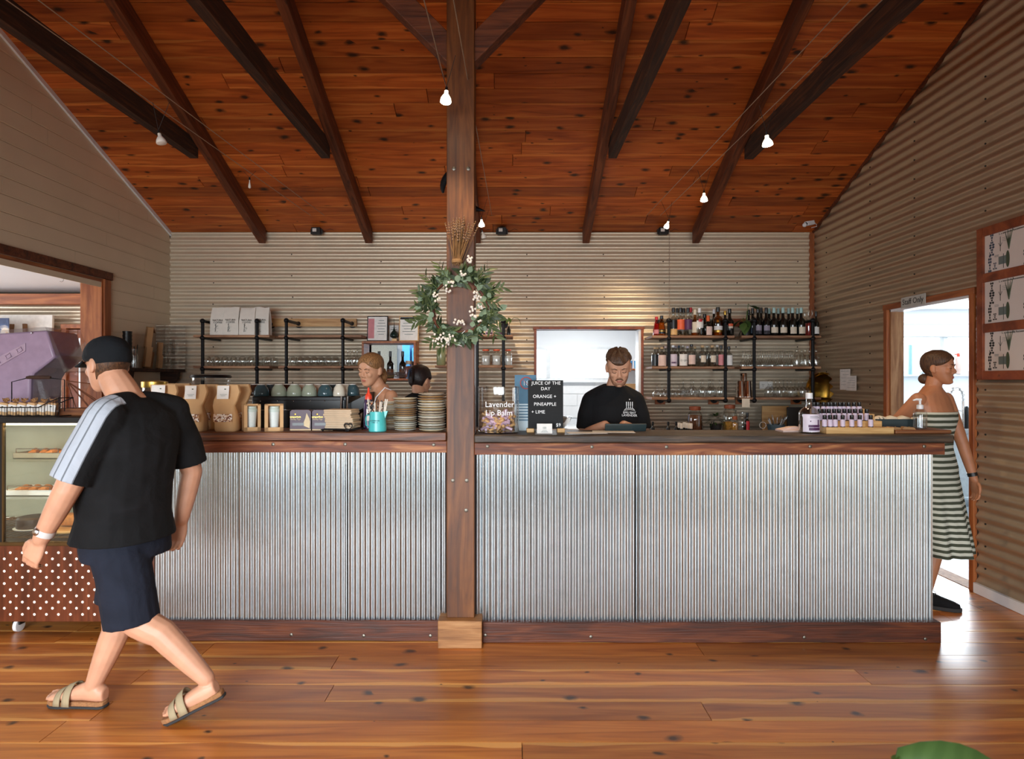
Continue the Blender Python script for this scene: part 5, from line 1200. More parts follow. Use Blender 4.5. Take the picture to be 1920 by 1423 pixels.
ginb(1303, 650, 6, 'cork_top', [], 'small corked bottle at the back beside the pourer bottle', .22)
ginb(1317, 647, 8, 'cork_top', [('cream_label', .2, .52, .6)], 'corked gin bottle with small square cream label, left one of two', .06)
ginb(1326, 648, 6, 'clear_plastic', [], 'clear bottle at the back between the two square-label gins', .22)
ginb(1335.5, 647, 8, 'cork_top', [('cream_label', .2, .52, .6)], 'corked gin bottle with small square cream label, right one of two', .06)
ginb(1345, 647, 6.5, 'paper_white', [('paper_white', .1, .5, .8)], 'white-capped bottle behind the pink arched label', .2)
ginb(1352, 647, 6.5, 'cap_black_gloss', [('pink_label', .06, .56, 1.1)], 'black-capped gin with pink arched label left of the second pipe', .05, kind='spirit', caph=.16)
ginb(1366.5, 649, 6.5, 'cap_black_gloss', [('paper_white', .06, .56, 1.1)], 'black-capped gin with white arched label right of the second pipe', .05, kind='spirit', caph=.16)
text_mesh('O GIN', .026, 'ink_grey', 'lettering', [o for o in C.objects if o.get('label', '').startswith('gin bottle with big white')][0], (0, -.047, .06))
# -- wine board
G3 = 'wine bottles on the upper bar shelf by the corner'
def wineb(x, top, rp, cap, labels, lab, depth): rowbottle(x, top, rp, 'flint' if False else 'wine', 'wine_dark', cap, labels, lab, depth, None, .19, .40, YS, G3)
wineb(1404, 581, 6, 'cap_black_gloss', [('grey_label', .1, .3, .5)], 'dark wine bottle behind the trailing plant', .2)
wineb(1411, 578, 6.5, 'cap_black_gloss', [('ink_blue', .1, .3, .8)], 'dark wine bottle left of the first wine shelf pipe', .12)
wineb(1421, 575, 7, 'cap_black_gloss', [('grey_label', .06, .36, .95), ('ink', .06, .18, .95)], 'dark wine bottle with grey landscape label, left one of two', .05)
wineb(1427, 577, 6.5, 'cap_black_gloss', [], 'plain dark wine bottle behind the two landscape labels', .2)
wineb(1436.5, 576, 7, 'cap_black_gloss', [('grey_label', .06, .36, .95), ('ink', .06, .18, .95)], 'dark wine bottle with grey landscape label, right one of two', .05)
wineb(1442, 578, 6.5, 'teal_cap', [], 'teal-capped wine bottle at the back next to the landscape labels', .2)
wineb(1451, 576, 7.5, 'teal_cap', [('cream_label', .10, .30, 1.0)], 'teal-capped wine bottle with rounded cream label, left one of two', .05)
wineb(1459, 578, 6.5, 'teal_cap', [], 'teal-capped wine bottle at the back between the rounded cream labels', .2)
wineb(1468, 576, 7.5, 'teal_cap', [('cream_label', .10, .30, 1.0)], 'teal-capped wine bottle with rounded cream label, right one of two', .05)
wineb(1478.5, 578, 6.5, 'teal_cap', [], 'teal-capped wine bottle at the back left of the square cream labels', .2)
wineb(1486, 576, 7.5, 'teal_cap', [('cream_label', .07, .31, .9)], 'teal-capped wine bottle with square cream label, left one of two', .05)
wineb(1495, 578, 6.5, 'teal_cap', [], 'teal-capped wine bottle at the back between the square cream labels', .2)
wineb(1502, 576, 7.5, 'teal_cap', [('cream_label', .07, .31, .9)], 'teal-capped wine bottle with square cream label, right one of two', .05)
for i, x in enumerate((1509, 1516, 1523)):
    rowbottle(x, 578 if i else 580, 5.5, 'spirit', 'clear_glass', None, [], 'decanter of red liquor on the wine shelf, %s from the teal caps' % ORD[i], .17, ('red_liquid', .8), .1, .4, YS, 'red liquor decanters')
wineb(1530, 583, 5.5, 'cap_black_gloss', [('paper_white', .08, .36, .9)], 'dark bottle with black and white patterned label at the corner end', .06)
# -- glassware
def stem_glass(kind):
    t_ = thing('wine_glass', 'x', 'glass', (0, 0, 0)); b = MB()
    if kind == 'wine':   pr = [(.034, 0), (.036, .03), (.040, .06), (.036, .085), (.018, .103), (.004, .112), (.0035, .165), (.006, .172), (.032, .178), (.033, .180)]
    elif kind == 'bowl': pr = [(.036, 0), (.044, .02), (.047, .035), (.040, .052), (.018, .066), (.004, .072), (.0035, .120), (.006, .126), (.034, .131), (.035, .133)]
    else:                pr = [(.034, 0), (.037, .028), (.026, .05), (.005, .082), (.004, .09), (.0035, .15), (.006, .155), (.032, .16), (.033, .162)]
    b.lathe(pr, 14, caps=False); b.build('bowl_and_stem', 'clear_glass', t_, 60); return t_
def tumbler():
    t_ = thing('tumbler', 'x', 'glass', (0, 0, 0)); MB().lathe([(.032, 0), (.040, .03), (.043, .055), (.036, .085), (.022, .098), (.001, .100)], 14, caps=False).build('bowl', 'clear_glass', t_, 60); return t_
def carafe():
    t_ = thing('carafe', 'x', 'carafe', (0, 0, 0)); MB().lathe([(.036, 0), (.038, .01), (.038, .09), (.030, .12), (.014, .145), (.013, .165), (.018, .18)], 14, caps=False).build('body', 'clear_glass', t_, 60); return t_
def place(proto, spots, lab, group):
    for i, p in enumerate(spots):
        o = proto if i == 0 else dup(proto, p); o.location = p; o['label'] = lab; o['group'] = group
place(tumbler(), [on_shelf(390+i*16.2, 686, .10) for i in range(8)]+[on_shelf(396+i*17, 686, .24) for i in range(8)], 'upturned stemless glass on the lower board below the coffee bags', 'tumblers below the coffee bags')
place(tumbler(), [on_shelf(548+i*13.5, 686, .08) for i in range(7)]+[on_shelf(552+i*13, 686, .22) for i in range(7)], 'upturned stemless glass on the lower board left of the barista', 'tumblers left of the barista')
place(stem_glass('wine'), [on_shelf(x, 686, d) for x, d in ((652, .1), (664, .1), (657, .24), (670, .24))], 'upturned wine glass at the end of the board left of the barista', 'wine glasses left of the barista')
place(stem_glass('bowl'), [on_shelf(x, 745, d) for x, d in ((1232, .06), (1241, .16), (1251, .06), (1262, .16), (1273, .06), (1281, .18), (1297, .06))], 'low upturned coupe glass on the lowest bar shelf', 'low coupes on the lowest bar shelf')
place(stem_glass('wine'), [on_shelf(x, 745, d) for x, d in ((1281, .28), (1295, .24), (1300, .10), (1314, .24), (1318, .08), (1329, .24), (1332, .08), (1337, .28), (1349, .08), (1354, .24))], 'tall upturned wine glass on the lowest bar shelf', 'tall glasses on the lowest bar shelf')
place(stem_glass('coupe'), [on_shelf(1393+i*9.2, 687, (.06, .2)[i % 2]) for i in range(11)]+[on_shelf(1398+i*9.2, 687, (.28, .13)[i % 2]) for i in range(10)], 'upturned cocktail glass on the middle board below the wine bottles', 'cocktail glasses below the wine')
place(carafe(), [on_shelf(x, 687, d) for x, d in ((1494, .08), (1503, .2), (1510, .08), (1518, .2), (1530, .08))], 'small clear carafe at the end of the middle board by the corner', 'carafes below the wine')
place(stem_glass('wine'), [on_shelf(1440+i*7.2, 745, (.06, .18, .28)[i % 3]) for i in range(12)], 'upturned wine glass on the lowest board below the carafes', 'wine glasses on the lowest board by the corner')
# -- metal shaker tins stacked on the lowest board
plain('chrome', srgb(214, 206, 200), .08, 1)
for i, (x, d, z, lab) in enumerate(((1388, .06, 0, 'left'), (1402, .05, 0, 'right'))):
    t_ = thing('shaker_tin', 'upturned steel shaker tin by the pipe, %s of the two lower tins' % lab, 'shaker', on_shelf(x, 745, d), 0, 'shaker tins')
    MB().lathe([(.046, 0), (.047, .004), (.044, .01), (.033, .155), (.030, .165), (.001, .166)], 18).build('cup', 'chrome', t_, 50)
t_ = thing('shaker_tin', 'upturned steel shaker tin stacked above the other two', 'shaker', on_shelf(1394, 745, .11)+V((0, 0, .0)), 0, 'shaker tins')
MB().lathe([(.040, 0), (.040, .09), (.040, .10), (.033, .235), (.030, .245), (.001, .246)], 18).build('cup', 'chrome', t_, 50)
t_ = thing('price_note', 'small paper note clipped under the shaker tins', 'note', on_shelf(1398.5, 747, -.012)); MB().cbox((0, 0, -.045), (.078, .002, .085)).build('sheet', 'cream_label', t_)
# -- brass tray leaning in the corner
t_ = thing('brass_tray', 'round brass tray leaning on its edge in the corner', 'tray', P(1541, 728, 6.40))
b = MB(); b.m = Matrix.Rotation(-.95, 4, 'Z') @ Matrix.Rotation(PI/2-.12, 4, 'X'); b.lathe([(.001, 0), (.13, .0), (.150, -.006), (.158, .012), (.164, .014), (.165, .012), (.152, -.012), (.001, -.006)], 36); b.build('dish', plain('brass', srgb(150, 112, 44), .22, 1).m, t_, 40)
# -- trailing pothos
plain('leaf_dark', srgb(38, 62, 28), .35); plain('leaf_mid', srgb(70, 94, 44), .4); plain('leaf_sage', srgb(120, 142, 112), .6); plain('terracotta', srgb(30, 30, 30), .5)
def leaf_mesh(L, W_, m, droop=.15, n=6):
    b = MB(); vs = []
    for i in range(n+1):
        t = i/n; w = W_*math.sin(PI*min(1, t*.96+.04)**.8)*.5; z = -droop*L*t*t
        vs += [(t*L, -w, z+w*.18), (t*L, 0, z), (t*L, w, z+w*.18)]
    fs = []
    for i in range(n):
        for k in (0, 1): fs.append((3*i+k, 3*i+3+k, 3*i+4+k, 3*i+1+k))
    me = b.add(vs, fs).mesh('leaf', m, 60); return me
t_ = thing('potted_plant', 'trailing green plant in a dark pot on the upper shelf between bottles', 'plant', on_shelf(1399, 629, .1))
MB().lathe([(.04, 0), (.05, .09), (.052, .092), (.045, .088), (.001, .085)], 16).build('pot', 'terracotta', t_)
lm = [leaf_mesh(.11, .085, 'leaf_dark', .3), leaf_mesh(.10, .08, 'leaf_mid', .3)]
for (x, y, rz, ry, i) in ((1407, 574, .1, .2, 0), (1389, 601, 2.6, .5, 0), (1399, 600, -.9, .9, 1), (1393, 617, 2.9, .9, 0), (1398, 612, 4.2, .8, 1), (1402, 588, -.5, .4, 0), (1384, 604, 3.2, .2, 0), (1395, 606, -2.2, .9, 1)):
    p = P(x, y, 6.33)-V(t_.location); o = link_mesh('leaf', lm[i], t_, p, (0, ry, rz))
    MB().tube([(0, 0, .08), (p.x*.5, p.y*.5, max(p.z, .1)+.03), tuple(p)], .003, 5).build('stem', 'leaf_mid', t_)
# ---------------------------------------------------------------- coffee bags
def pouch(w, d, h, m, parent, name='bag', pinch=.75):
    b = MB(); vs = []; n = 5
    for i, (z, ww, dd) in enumerate(((0, 1, 1), (.04, 1.02, 1.02), (.5, 1.0, .95), (.75, .97, .6), (.90, .95, .25), (1, .93, .06))):
        W_, D_ = w/2*ww, d/2*dd
        j = lambda: R.uniform(-.006, .006)
        vs += [(-W_, -D_, z*h), (-W_*.33+j(), -D_*1.06, z*h+j()*(z > .8)), (W_*.33+j(), -D_*1.06, z*h+j()*(z > .8)), (W_, -D_, z*h), (W_+(-.012 if 0 < i < 5 else 0), 0, z*h), (W_, D_, z*h), (0, D_*1.05, z*h), (-W_, D_, z*h), (-W_+(.012 if 0 < i < 5 else 0), 0, z*h)]
    k = 9
    fs = [(i*k+q, i*k+(q+1) % k, (i+1)*k+(q+1) % k, (i+1)*k+q) for i in range(5) for q in range(k)]+[tuple(range(k))[::-1], tuple(range(5*k, 6*k))]
    return b.add(vs, fs).build(name, m, parent, smooth=40)
plain('coffee_bag_white', srgb(226, 218, 206), .55, var=.04)
for i, (x, d, top) in enumerate(((412, .12, 577), (436, .08, 576), (466, .08, 577), (492, .10, 576))):
    p = on_shelf(x, 628, d); k = (6.29+d)/F; h = H-(top-CY)*(6.29+d)/F-p.z
    t_ = thing('coffee_bag', 'white paper coffee bag with black bamboo print, %s from the corner on the top board' % ORD[i], 'coffee bag', p, R.uniform(-.06, .06), 'white coffee bags')
    pouch(29*k, .085, h, 'coffee_bag_white', t_)
    text_mesh('NATURA', .026, 'ink', 'lettering', t_, (0, -.0475, h*.535)); text_mesh('COFFEE', .026, 'ink', 'lettering', t_, (0, -.0475, h*.455))
    g = MB()
    for q in range(9): g.tube([(-.022+R.uniform(-.014, .014), -.0475, h*(.12+.03*q)), (-.01+R.uniform(-.02, .024), -.0475, h*(.145+.03*q))], [.004, .0015], 5, True, .3)
    g.bar((-.026, -.0475, h*.12), (-.018, -.0475, h*.42), .004, .001); g.build('bamboo_print', 'ink', t_)
# ---------------------------------------------------------------- boxed pass-through shelf with certificates on top
t_ = thing('box_shelf', 'square timber box shelf framing a bright view through to the kitchen', 'shelf', (0, 6.45, 0)); w = .022; y0, y1 = 0, .36
MB().box((BX0-w, y0, BZ0-w), (BX1+w, y1, BZ0)).build('bottom_board', 'trim_wood', t_, bevel=.002); MB().box((BX0-w, y0, BZ1), (BX1+w, y1, BZ1+w)).build('top_board', 'trim_wood', t_, bevel=.002)
for a in (BX0-w, BX1): MB().box((a, y0, BZ0), (a+w, y1, BZ1)).build('side_board', 'trim_wood', t_, bevel=.002)
bx = lambda x, dy=.08: V(((x-CX)*(6.45+dy)/F, 6.45+dy, BZ0))
for i, x in enumerate((711, 732, 755, 778)):
    bottle(bx(x, .12), .285, .037, 'wine', 'wine_dark', 'cap_black_gloss', 'dark wine bottle with brown label in the box shelf, %s from the barista' % ORD[i], 'bottle', [('counter_wood', .02, .34, 1.2)], .2, .42, 'wine bottles in the box shelf')
def jar(p, r, h, lidm, fillm, lab, group=None, fillh=.7, name='storage_jar', cat='jar', lidh=.03, orings=False):
    t_ = thing(name, lab, cat, p, 0, group)
    MB().lathe([(r*.94, 0), (r, .006), (r, h*.70), (r*.86, h*.80), (r*.70, h*.85), (r*.70, h*.92)], 18, caps=False).build('glass_body', 'clear_glass', t_, 50)
    MB().lathe([(r*.74, h*.90), (r*.76, h*.92), (r*.76, h*.92+lidh), (r*.6, h*.93+lidh), (.001, h*.94+lidh)], 18).build('lid', lidm, t_)
    if fillm: MB().lathe([(r*.9, .006), (r*.94, .01), (r*.94, h*fillh*.98), (r*.7, h*fillh), (.001, h*fillh+.004)], 16).build('contents', fillm, t_, 50)
    return t_
plain('tea_mix', srgb(120, 70, 62), .9, var=.5, scale=90); plain('beans', srgb(42, 24, 16), .45, var=.5, scale=110); plain('pasta', srgb(206, 150, 62), .7, var=.4, scale=60); plain('rings_brown', srgb(110, 68, 40), .8, var=.5, scale=50)
jar(bx(767, .06), .050, .165, 'wire', 'tea_mix', 'clip-top jar of reddish tea in the box shelf', fillh=.75); jar(bx(709, .03), .040, .18, 'wire', None, 'slim empty jar in the box shelf behind the barista', fillh=.75)
for i, (x, n) in enumerate(((722, 1), (742, 2))):
    d_ = MB(); p = bx(x, .04)
    for q in range(40): d_.bar(p+V((R.uniform(-.06, .08)*n, R.uniform(-.02, .02), .006+R.uniform(0, .03)*n)), p+V((R.uniform(-.09, .12)*n, R.uniform(-.02, .02), .006+R.uniform(0, .035)*n)), .004)
    tag(d_.build('dried_flowers', plain('dried_%d' % i, srgb(92, 76, 70) if i else srgb(120, 98, 60), .9).m), ('bundle of grey-purple dried lavender lying in the box shelf', 'small yellow dried flower head in the box shelf')[1-i], 'flowers')
# certificates, vase
def cert(x0, x1, yt, yb, Y, frame, lab, lean=-.10, body='paper_white', stripe=None, lines=6, head=None):
    p = P((x0+x1)/2, yb, Y); w_, h_ = (x1-x0)*Y/F, (yb-yt)*Y/F
    t_ = thing('framed_certificate', lab, 'frame', (p.x, Y, BZ1+w)); h_ = min(h_, .30); t_.rotation_euler = (lean, 0, 0)
    MB().box((-w_/2, -.006, 0), (w_/2, .006, h_)).build('frame', frame, t_, bevel=.002)
    pg = MB().box((-w_/2+.010, -.0075, .010), (w_/2-.010, -.006, h_-.010)).build('page', body, t_)
    if stripe: MB().box((-w_/2+.012, -.0085, .03), (-w_/2+.075, -.0075, h_-.03)).build('band', stripe, t_)
    g = MB()
    for q in range(lines):
        zq = h_*.82-q*h_*.11; x_ = .04 if stripe else 0; l = w_*(.22 if stripe else .36)*(.6+.4*((q*7) % 5)/4)
        g.box((x_-l, -.0088, zq-.0025), (x_+l, -.0076, zq+.0025))
    g.build('writing', 'ink_grey', t_)
    if head: MB().box((-w_/2+.012, -.0088, h_*.86), (w_/2-.012, -.0076, h_*.95)).build('heading_bar', 'ink', t_)
cert(688, 727, 593, 641, 6.50, 'cap_black_gloss', 'black-framed certificate with pink band on the box shelf', stripe='pink_label')
cert(728, 749, 592, 625, 6.60, 'clear_plastic', 'plain pale certificate behind the teardrop vase', lines=2)
cert(748, 785, 593, 641, 6.50, 'bamboo', 'pale wood framed document with dark heading on the box shelf', head=True)
t_ = thing('teardrop_vase', 'dark green teardrop vase with a long thin neck between the certificates', 'vase', (P(739, 636, 6.50).x, 6.50, BZ1+w)); MB().box((-.022, -.02, 0), (.03, .02, .028)).build('stand', 'bamboo', t_, bevel=.002)
MB().lathe([(.015, .03), (.040, .045), (.045, .062), (.036, .085), (.016, .11), (.006, .135), (.003, .18), (.002, .235)], 18).build('body', plain('teal_glass', srgb(16, 40, 36), .08).m, t_, 60)
# vase and jars on the narrow shelf behind the post
p = on_shelf(827, 685, .1); t_ = thing('ribbed_vase', 'pale green ribbed glass vase just left of the post', 'vase', p)
MB().lathe([(.040, 0), (.046, .01), (.046, .16), (.043, .17), (.043, .175), (.038, .172), (.038, .02), (.001, .02)], 20).build('body', plain('sage_glass', srgb(142, 146, 108), .2).m, t_)
for i, x in enumerate((911, 931, 952)): jar(on_shelf(x, 685, .08), .046, .165, 'orange_label', 'paper_white', 'preserving jar with orange seal on the narrow shelf, %s from the post' % ORD[i], 'preserving jars by the post', .62, lidh=.012)
for i, x in enumerate((899, 917, 936)):
    t_ = thing('candle', 'lilac boxed candle with purple print on the narrow shelf, %s from the post' % ORD[i], 'candle', on_shelf(x, 628, .08), 0, 'lilac candles by the post')
    MB().lathe([(.036, 0), (.040, .003), (.040, .082), (.038, .085), (.001, .085)], 16).build('tin', 'lilac', t_); MB().arc([(.0405, .012), (.0405, .030)], -PI/2-.8, -PI/2+.8).build('print_band', 'plum', t_); MB().arc([(.0405, .038), (.0405, .07)], -PI/2+.3, -PI/2+.6, 3).build('print_mark', 'plum', t_)
t_ = thing('bud_vase', 'small black bud vase with a curling leafy sprig on the narrow shelf', 'vase', on_shelf(954, 628, .06)); MB().lathe([(.018, 0), (.019, .005), (.019, .06), (.009, .075), (.009, .09)], 12).build('bottle', 'cap_black_gloss', t_)
MB().tube([(0, 0, .08), (.01, 0, .14), (.05, 0, .18), (.09, 0, .175), (.115, 0, .15)], .003, 5).build('stem', 'leaf_mid', t_); o = link_mesh('leaf', leaf_mesh(.07, .045, 'leaf_mid', .2), t_, (.105, 0, .155), (0, 1.1, .0)); 
for q in range(4): link_mesh('leaf', o.data, t_, (-.04+.012*q, -.01, .12+.02*q), (0, .3*q, 2.5+q)); 
# ---------------------------------------------------------------- back bench along the wall
bn = thing('back_bench', 'long low timber bench along the back wall behind the counter', 'bench', (0, 6.1, 0))
MB().box((-3.4, 0, .905), (3.1, .56, .945)).build('bench_top', 'counter_wood', bn, bevel=.003); MB().box((-3.4, .06, 0), (3.1, .56, .90)).build('cupboards', 'counter_dark', bn)
BZ = .945
def bp(x, Y=6.3): return V(((x-CX)*Y/F, Y, BZ))
def bh(top, Y=6.3): return H-(top-CY)*Y/F-BZ
jar(bp(1303), .075, .25, 'frame_wood', 'rings_brown', 'corked glass jar of dried citrus rings on the back bench', fillh=.7)
jar(bp(1368), .070, .27, 'frame_wood', 'pasta', 'large glass jar with wooden lid half full of yellow pasta', fillh=.4)
jar(bp(1378, 6.2), .03, .15, 'frame_wood', 'pasta', 'small corked jar beside the large pasta jar', fillh=.7)
jar(bp(1392, 6.35), .05, .19, 'clear_plastic', None, 'empty clear glass jar on the back bench behind red sauce bottles')
for i, x in enumerate((1224, 1253, 1268)): bottle(bp(x, 6.2), .115, .018, 'squat', 'cap_black_gloss', 'cap_black_gloss', 'small black bottle on the back bench, %s from the serving hatch' % ORD[i], 'bottle', [('grey_label', .1, .3, .3)], .3, .6, 'small black bottles')
for i, (x, d) in enumerate(((1273, 6.25), (1278, 6.15), (1283, 6.3), (1287, 6.22), (1291, 6.17), (1296, 6.15))):
    t_ = thing('dropper_bottle', 'little black dropper bottle with tall white cap, %s from the barman' % ORD[i], 'bottle', bp(x, d), 0, 'white-capped dropper bottles'); MB().lathe([(.014, 0), (.015, .003), (.015, .05), (.009, .058)], 10).build('body', 'cap_black_gloss', t_); MB().lathe([(.0145, .05), (.0145, .10), (.013, .103)], 10).build('cap', 'paper_white', t_)
bottle(bp(1401, 6.2), .205, .024, 'spirit', 'wine_dark', 'cap_black_gloss', 'black sauce bottle with red label on the back bench, taller of two', 'bottle', [('red_cap', .1, .6, .7)], .2, .55); bottle(bp(1398, 6.4), .15, .022, 'spirit', 'wine_dark', 'cap_black_gloss', 'shorter dark sauce bottle half behind the red-labelled one', 'bottle', [('red_cap', .1, .5, .7)], .2, .55)
pt = thing('herb_plant', 'bushy dark green herb plant on the back bench', 'plant', bp(1342, 6.25)); MB().lathe([(.045, 0), (.06, .09), (.001, .085)], 14).build('pot', 'terracotta', pt)
lmh = leaf_mesh(.055, .014, 'leaf_dark', .3, 4)
for q in range(90): a = R.uniform(0, 2*PI); e = R.uniform(.1, 1.4); r_ = R.uniform(.03, .07); link_mesh('leaf', lmh, pt, (math.cos(a)*r_*math.cos(e), math.sin(a)*r_*math.cos(e), .085+.09*math.sin(e)), (0, -e+.5, a))
ct = thing('cutlery_pot', 'blue pot bristling with upright cutlery on the back bench', 'pot', bp(1455, 6.2)); MB().lathe([(.06, 0), (.08, .05), (.085, .09), (.08, .09), (.07, .04), (.001, .02)], 18).build('pot', plain('slate_blue', srgb(70, 92, 104), .4).m, ct)
for q in range(26):
    a = R.uniform(0, 2*PI); l = R.uniform(.10, .17); s_ = R.uniform(.2, .75); d_ = V((math.cos(a)*s_, math.sin(a)*s_*.6, 1)).normalized(); p0 = V((math.cos(a)*.03, math.sin(a)*.03, .03)); MB().bar(p0, p0+d_*l, .007, .003).build('cutlery', 'steel', ct)
t_ = thing('bar_strainer', 'steel bar strainer with pale handle leaning on the back bench', 'strainer', bp(1430, 6.15)); MB().tube([V((.0+.032*math.cos(a), 0, .085+.032*math.sin(a))) for a in [2*PI*k/16 for k in range(17)]], .004, 6, False).build('hoop', 'steel', t_); MB().bar((.01, -.01, .04), (-.06, -.02, .004), .016, .008).build('handle', 'bamboo', t_)
t_ = thing('chopping_board', 'pale timber board standing against the back wall below the glasses', 'board', bp(1450, 6.5)); o = MB().box((-.12, -.01, 0), (.16, .01, .26)).build('board', 'pale_pine', t_, bevel=.004)
t_ = thing('dark_screen', 'black panel screen standing on the back bench behind the gin bottle', 'screen', bp(1512, 6.42)); MB().box((-.20, -.01, 0), (.18, .012, .25)).build('panel', 'black_plastic', t_, bevel=.004); MB().box((-.1, -.06, 0), (.1, .06, .008)).build('foot', 'black_plastic', t_)
t_ = thing('wall_socket', 'double power socket on the wall behind the upturned wine glasses', 'socket', (P(1437, 722, 6.66).x, 6.672, P(1437, 722, 6.66).z)); MB().box((-.07, -.008, -.04), (.07, .006, .04)).build('plate', 'white_card', t_, bevel=.002)
g = MB()
for s in (-1, 1):
    for (dx, dz) in ((-.008, .006), (.008, .006), (0, -.010)): g.box((s*.035+dx-.002, -.0095, dz-.005), (s*.035+dx+.002, -.007, dz+.005))
g.build('pin_hole', 'ink', t_)
# mug hooks and glasses beside the post
t_ = thing('tumbler', 'small amber glass on the bench edge just left of the post', 'glass', bp(832, 6.3)+V((0, 0, .0))); MB().lathe([(.03, .0), (.034, .1), (.032, .1), (.028, .006), (.001, .006)], 14).build('cup', 'amber_glass', t_)
# ---------------------------------------------------------------- wreath and lavender on the post
wr_ = thing('leaf_wreath', 'green leaf and white berry wreath hung on the central post', 'wreath', (P(861, 575, PY0-.05).x, PY0-.05, P(861, 575, PY0-.05).z))
WC = wr_.location; rw = .150
tw = MB()
for j in range(4):
    ph = R.uniform(0, 6); tw.tube([((rw+.012*math.sin(5*a+ph))*math.cos(a), .012*math.cos(4*a+ph), (rw+.012*math.cos(3*a+ph))*math.sin(a)) for a in [2*PI*k/40 for k in range(41)]], .0045, 6, False)
tw.build('twig_ring', 'rafter_wood', wr_)
plain('leaf_olive', srgb(78, 92, 52), .5, var=.25); plain('leaf_deep', srgb(50, 66, 40), .5, var=.2); plain('leaf_euc', srgb(122, 142, 112), .6, var=.15); plain('berry', srgb(240, 232, 222), .35)
lw = [leaf_mesh(.062, .017, 'leaf_olive', .15, 5), leaf_mesh(.055, .022, 'leaf_deep', .25, 5), leaf_mesh(.04, .034, 'leaf_euc', .1, 5), leaf_mesh(.055, .020, 'leaf_olive', .1, 5)]
def sprig(p, d, n, L, kinds):
    d = d.normalized(); side = d.cross(V((0, 1, 0))).normalized(); q0 = p
    MB().tube([p, p+d*L*.5+V((0, -.01, 0)), p+d*L], [.003, .0025, .0015], 5).build('stem', 'leaf_olive', wr_)
    for i in range(n):
        t = (i+.6)/n; q = p+d*L*t; s = 1 if i % 2 else -1
        dr = (d*.75+side*s*.7+V((0, R.uniform(-.5, .1), 0))).normalized()
        o = link_mesh('leaf', lw[R.choice(kinds)], wr_); o.location = q
        o.rotation_mode = 'QUATERNION'; o.rotation_quaternion = dr.to_track_quat('X', 'Y') @ Quaternion((1, 0, 0), R.uniform(-.6, .6)); o.scale = (R.uniform(.75, 1.15),)*3
for k in range(56):                                  # the ring of foliage follows the twig ring clockwise
    a = 2*PI*k/56+R.uniform(-.06, .06); p = V((rw*math.cos(a), R.uniform(-.02, .015), rw*math.sin(a)))
    tang = V((-math.sin(a), 0, math.cos(a)))*(1 if R.random() < .7 else -1); out = V((math.cos(a), R.uniform(-.4, .1), math.sin(a)))
    sprig(p, tang*.7+out*R.uniform(-.35, .75), 7, R.uniform(.05, .085), (1, 1, 3, 2))
for (dx, dz, ddx, ddz, n) in ((-.145, -.02, -1, .25, 8), (-.16, -.06, -1, -.35, 9), (-.12, .10, -.7, .7, 8), (-.06, .15, -.6, .9, 8), (.10, .13, .6, .8, 8), (.15, .08, 1, .25, 7), (.15, -.02, .8, -.7, 9), (.16, -.08, .5, -1, 8), (-.08, -.15, -.8, -.5, 7), (-.02, -.17, -.9, -.6, 8), (-.15, .03, -.9, .7, 8), (.12, .04, .8, -.2, 7)):
    sprig(V((dx, -.01, dz)), V((ddx, -.1, ddz)), n, .10, (0, 3, 3))
for (x, y) in ((889, 601), (885, 613), (898, 612), (884, 628), (870, 634), (915, 549), (900, 532), (905, 534), (812, 586), (811, 601), (784, 563), (858, 516), (868, 525), (912, 558), (832, 535), (938, 579), (903, 569)):
    p = P(x, y, PY0-.075)-WC; o = link_mesh('leaf', lw[2], wr_, p); o.rotation_euler = (R.uniform(1.2, 1.9), R.uniform(0, 6), R.uniform(-.4, .4)); o.scale = (R.uniform(.8, 1.1),)*3
bmesh_ = MB().sphere((0, 0, 0), .0068, 8, 6).mesh('berry', 'berry')
for (x, y, n, sp) in ((880, 486, 9, 9), (868, 513, 6, 6), (846, 533, 6, 6), (840, 541, 7, 8), (817, 553, 5, 5), (821, 561, 3, 5), (895, 552, 8, 7), (893, 560, 6, 6), (886, 580, 6, 6), (888, 590, 5, 6), (864, 603, 7, 7), (855, 602, 4, 6), (812, 634, 6, 10), (832, 637, 10, 12), (845, 632, 8, 9), (838, 642, 6, 10), (826, 630, 4, 7), (902, 575, 4, 5), (900, 604, 3, 4)):
    for q in range(n): p = P(x+R.uniform(-sp, sp), y+R.uniform(-sp, sp)*.8, PY0-.085+R.uniform(-.012, .012))-WC; link_mesh('berry', bmesh_, wr_, p)
MB().tube([P(872, 620, PY0-.07)-WC, P(858, 632, PY0-.07)-WC, P(856, 645, PY0-.07)-WC, P(866, 649, PY0-.07)-WC], .0022, 5).build('ribbon_end', 'paper_white', wr_)
lv = thing('dried_lavender', 'bunch of dried lavender tied to the post above the wreath', 'flowers', P(857, 490, PY0-.02))
plain('straw', srgb(150, 112, 70), .8, var=.2); plain('lav_dry', srgb(132, 104, 84), .9, var=.3, scale=120)
for q in range(46):
    a = R.gauss(.12, .16); L = R.uniform(.18, .25); b0 = V((R.uniform(-.022, .022), R.uniform(-.02, .01), R.uniform(-.03, .01))); d_ = V((math.sin(a)+b0.x*2.5, -.05+R.uniform(-.08, .08), math.cos(a))).normalized()
    s_ = MB().tube([b0, b0+d_*L*.6, b0+d_*L+V((math.sin(a)*.01, 0, 0))], .0016, 4).build('stem', 'straw', lv)
    f_ = MB()
    for k in range(5): f_.sphere(b0+d_*(L-.06+k*.015), .0055-.0006*k, 5, 4)
    f_.build('flower_head', 'lav_dry', s_)
MB().lathe([(.03, -.01), (.032, 0), (.03, .01)], 12).build('tie', 'straw', lv)
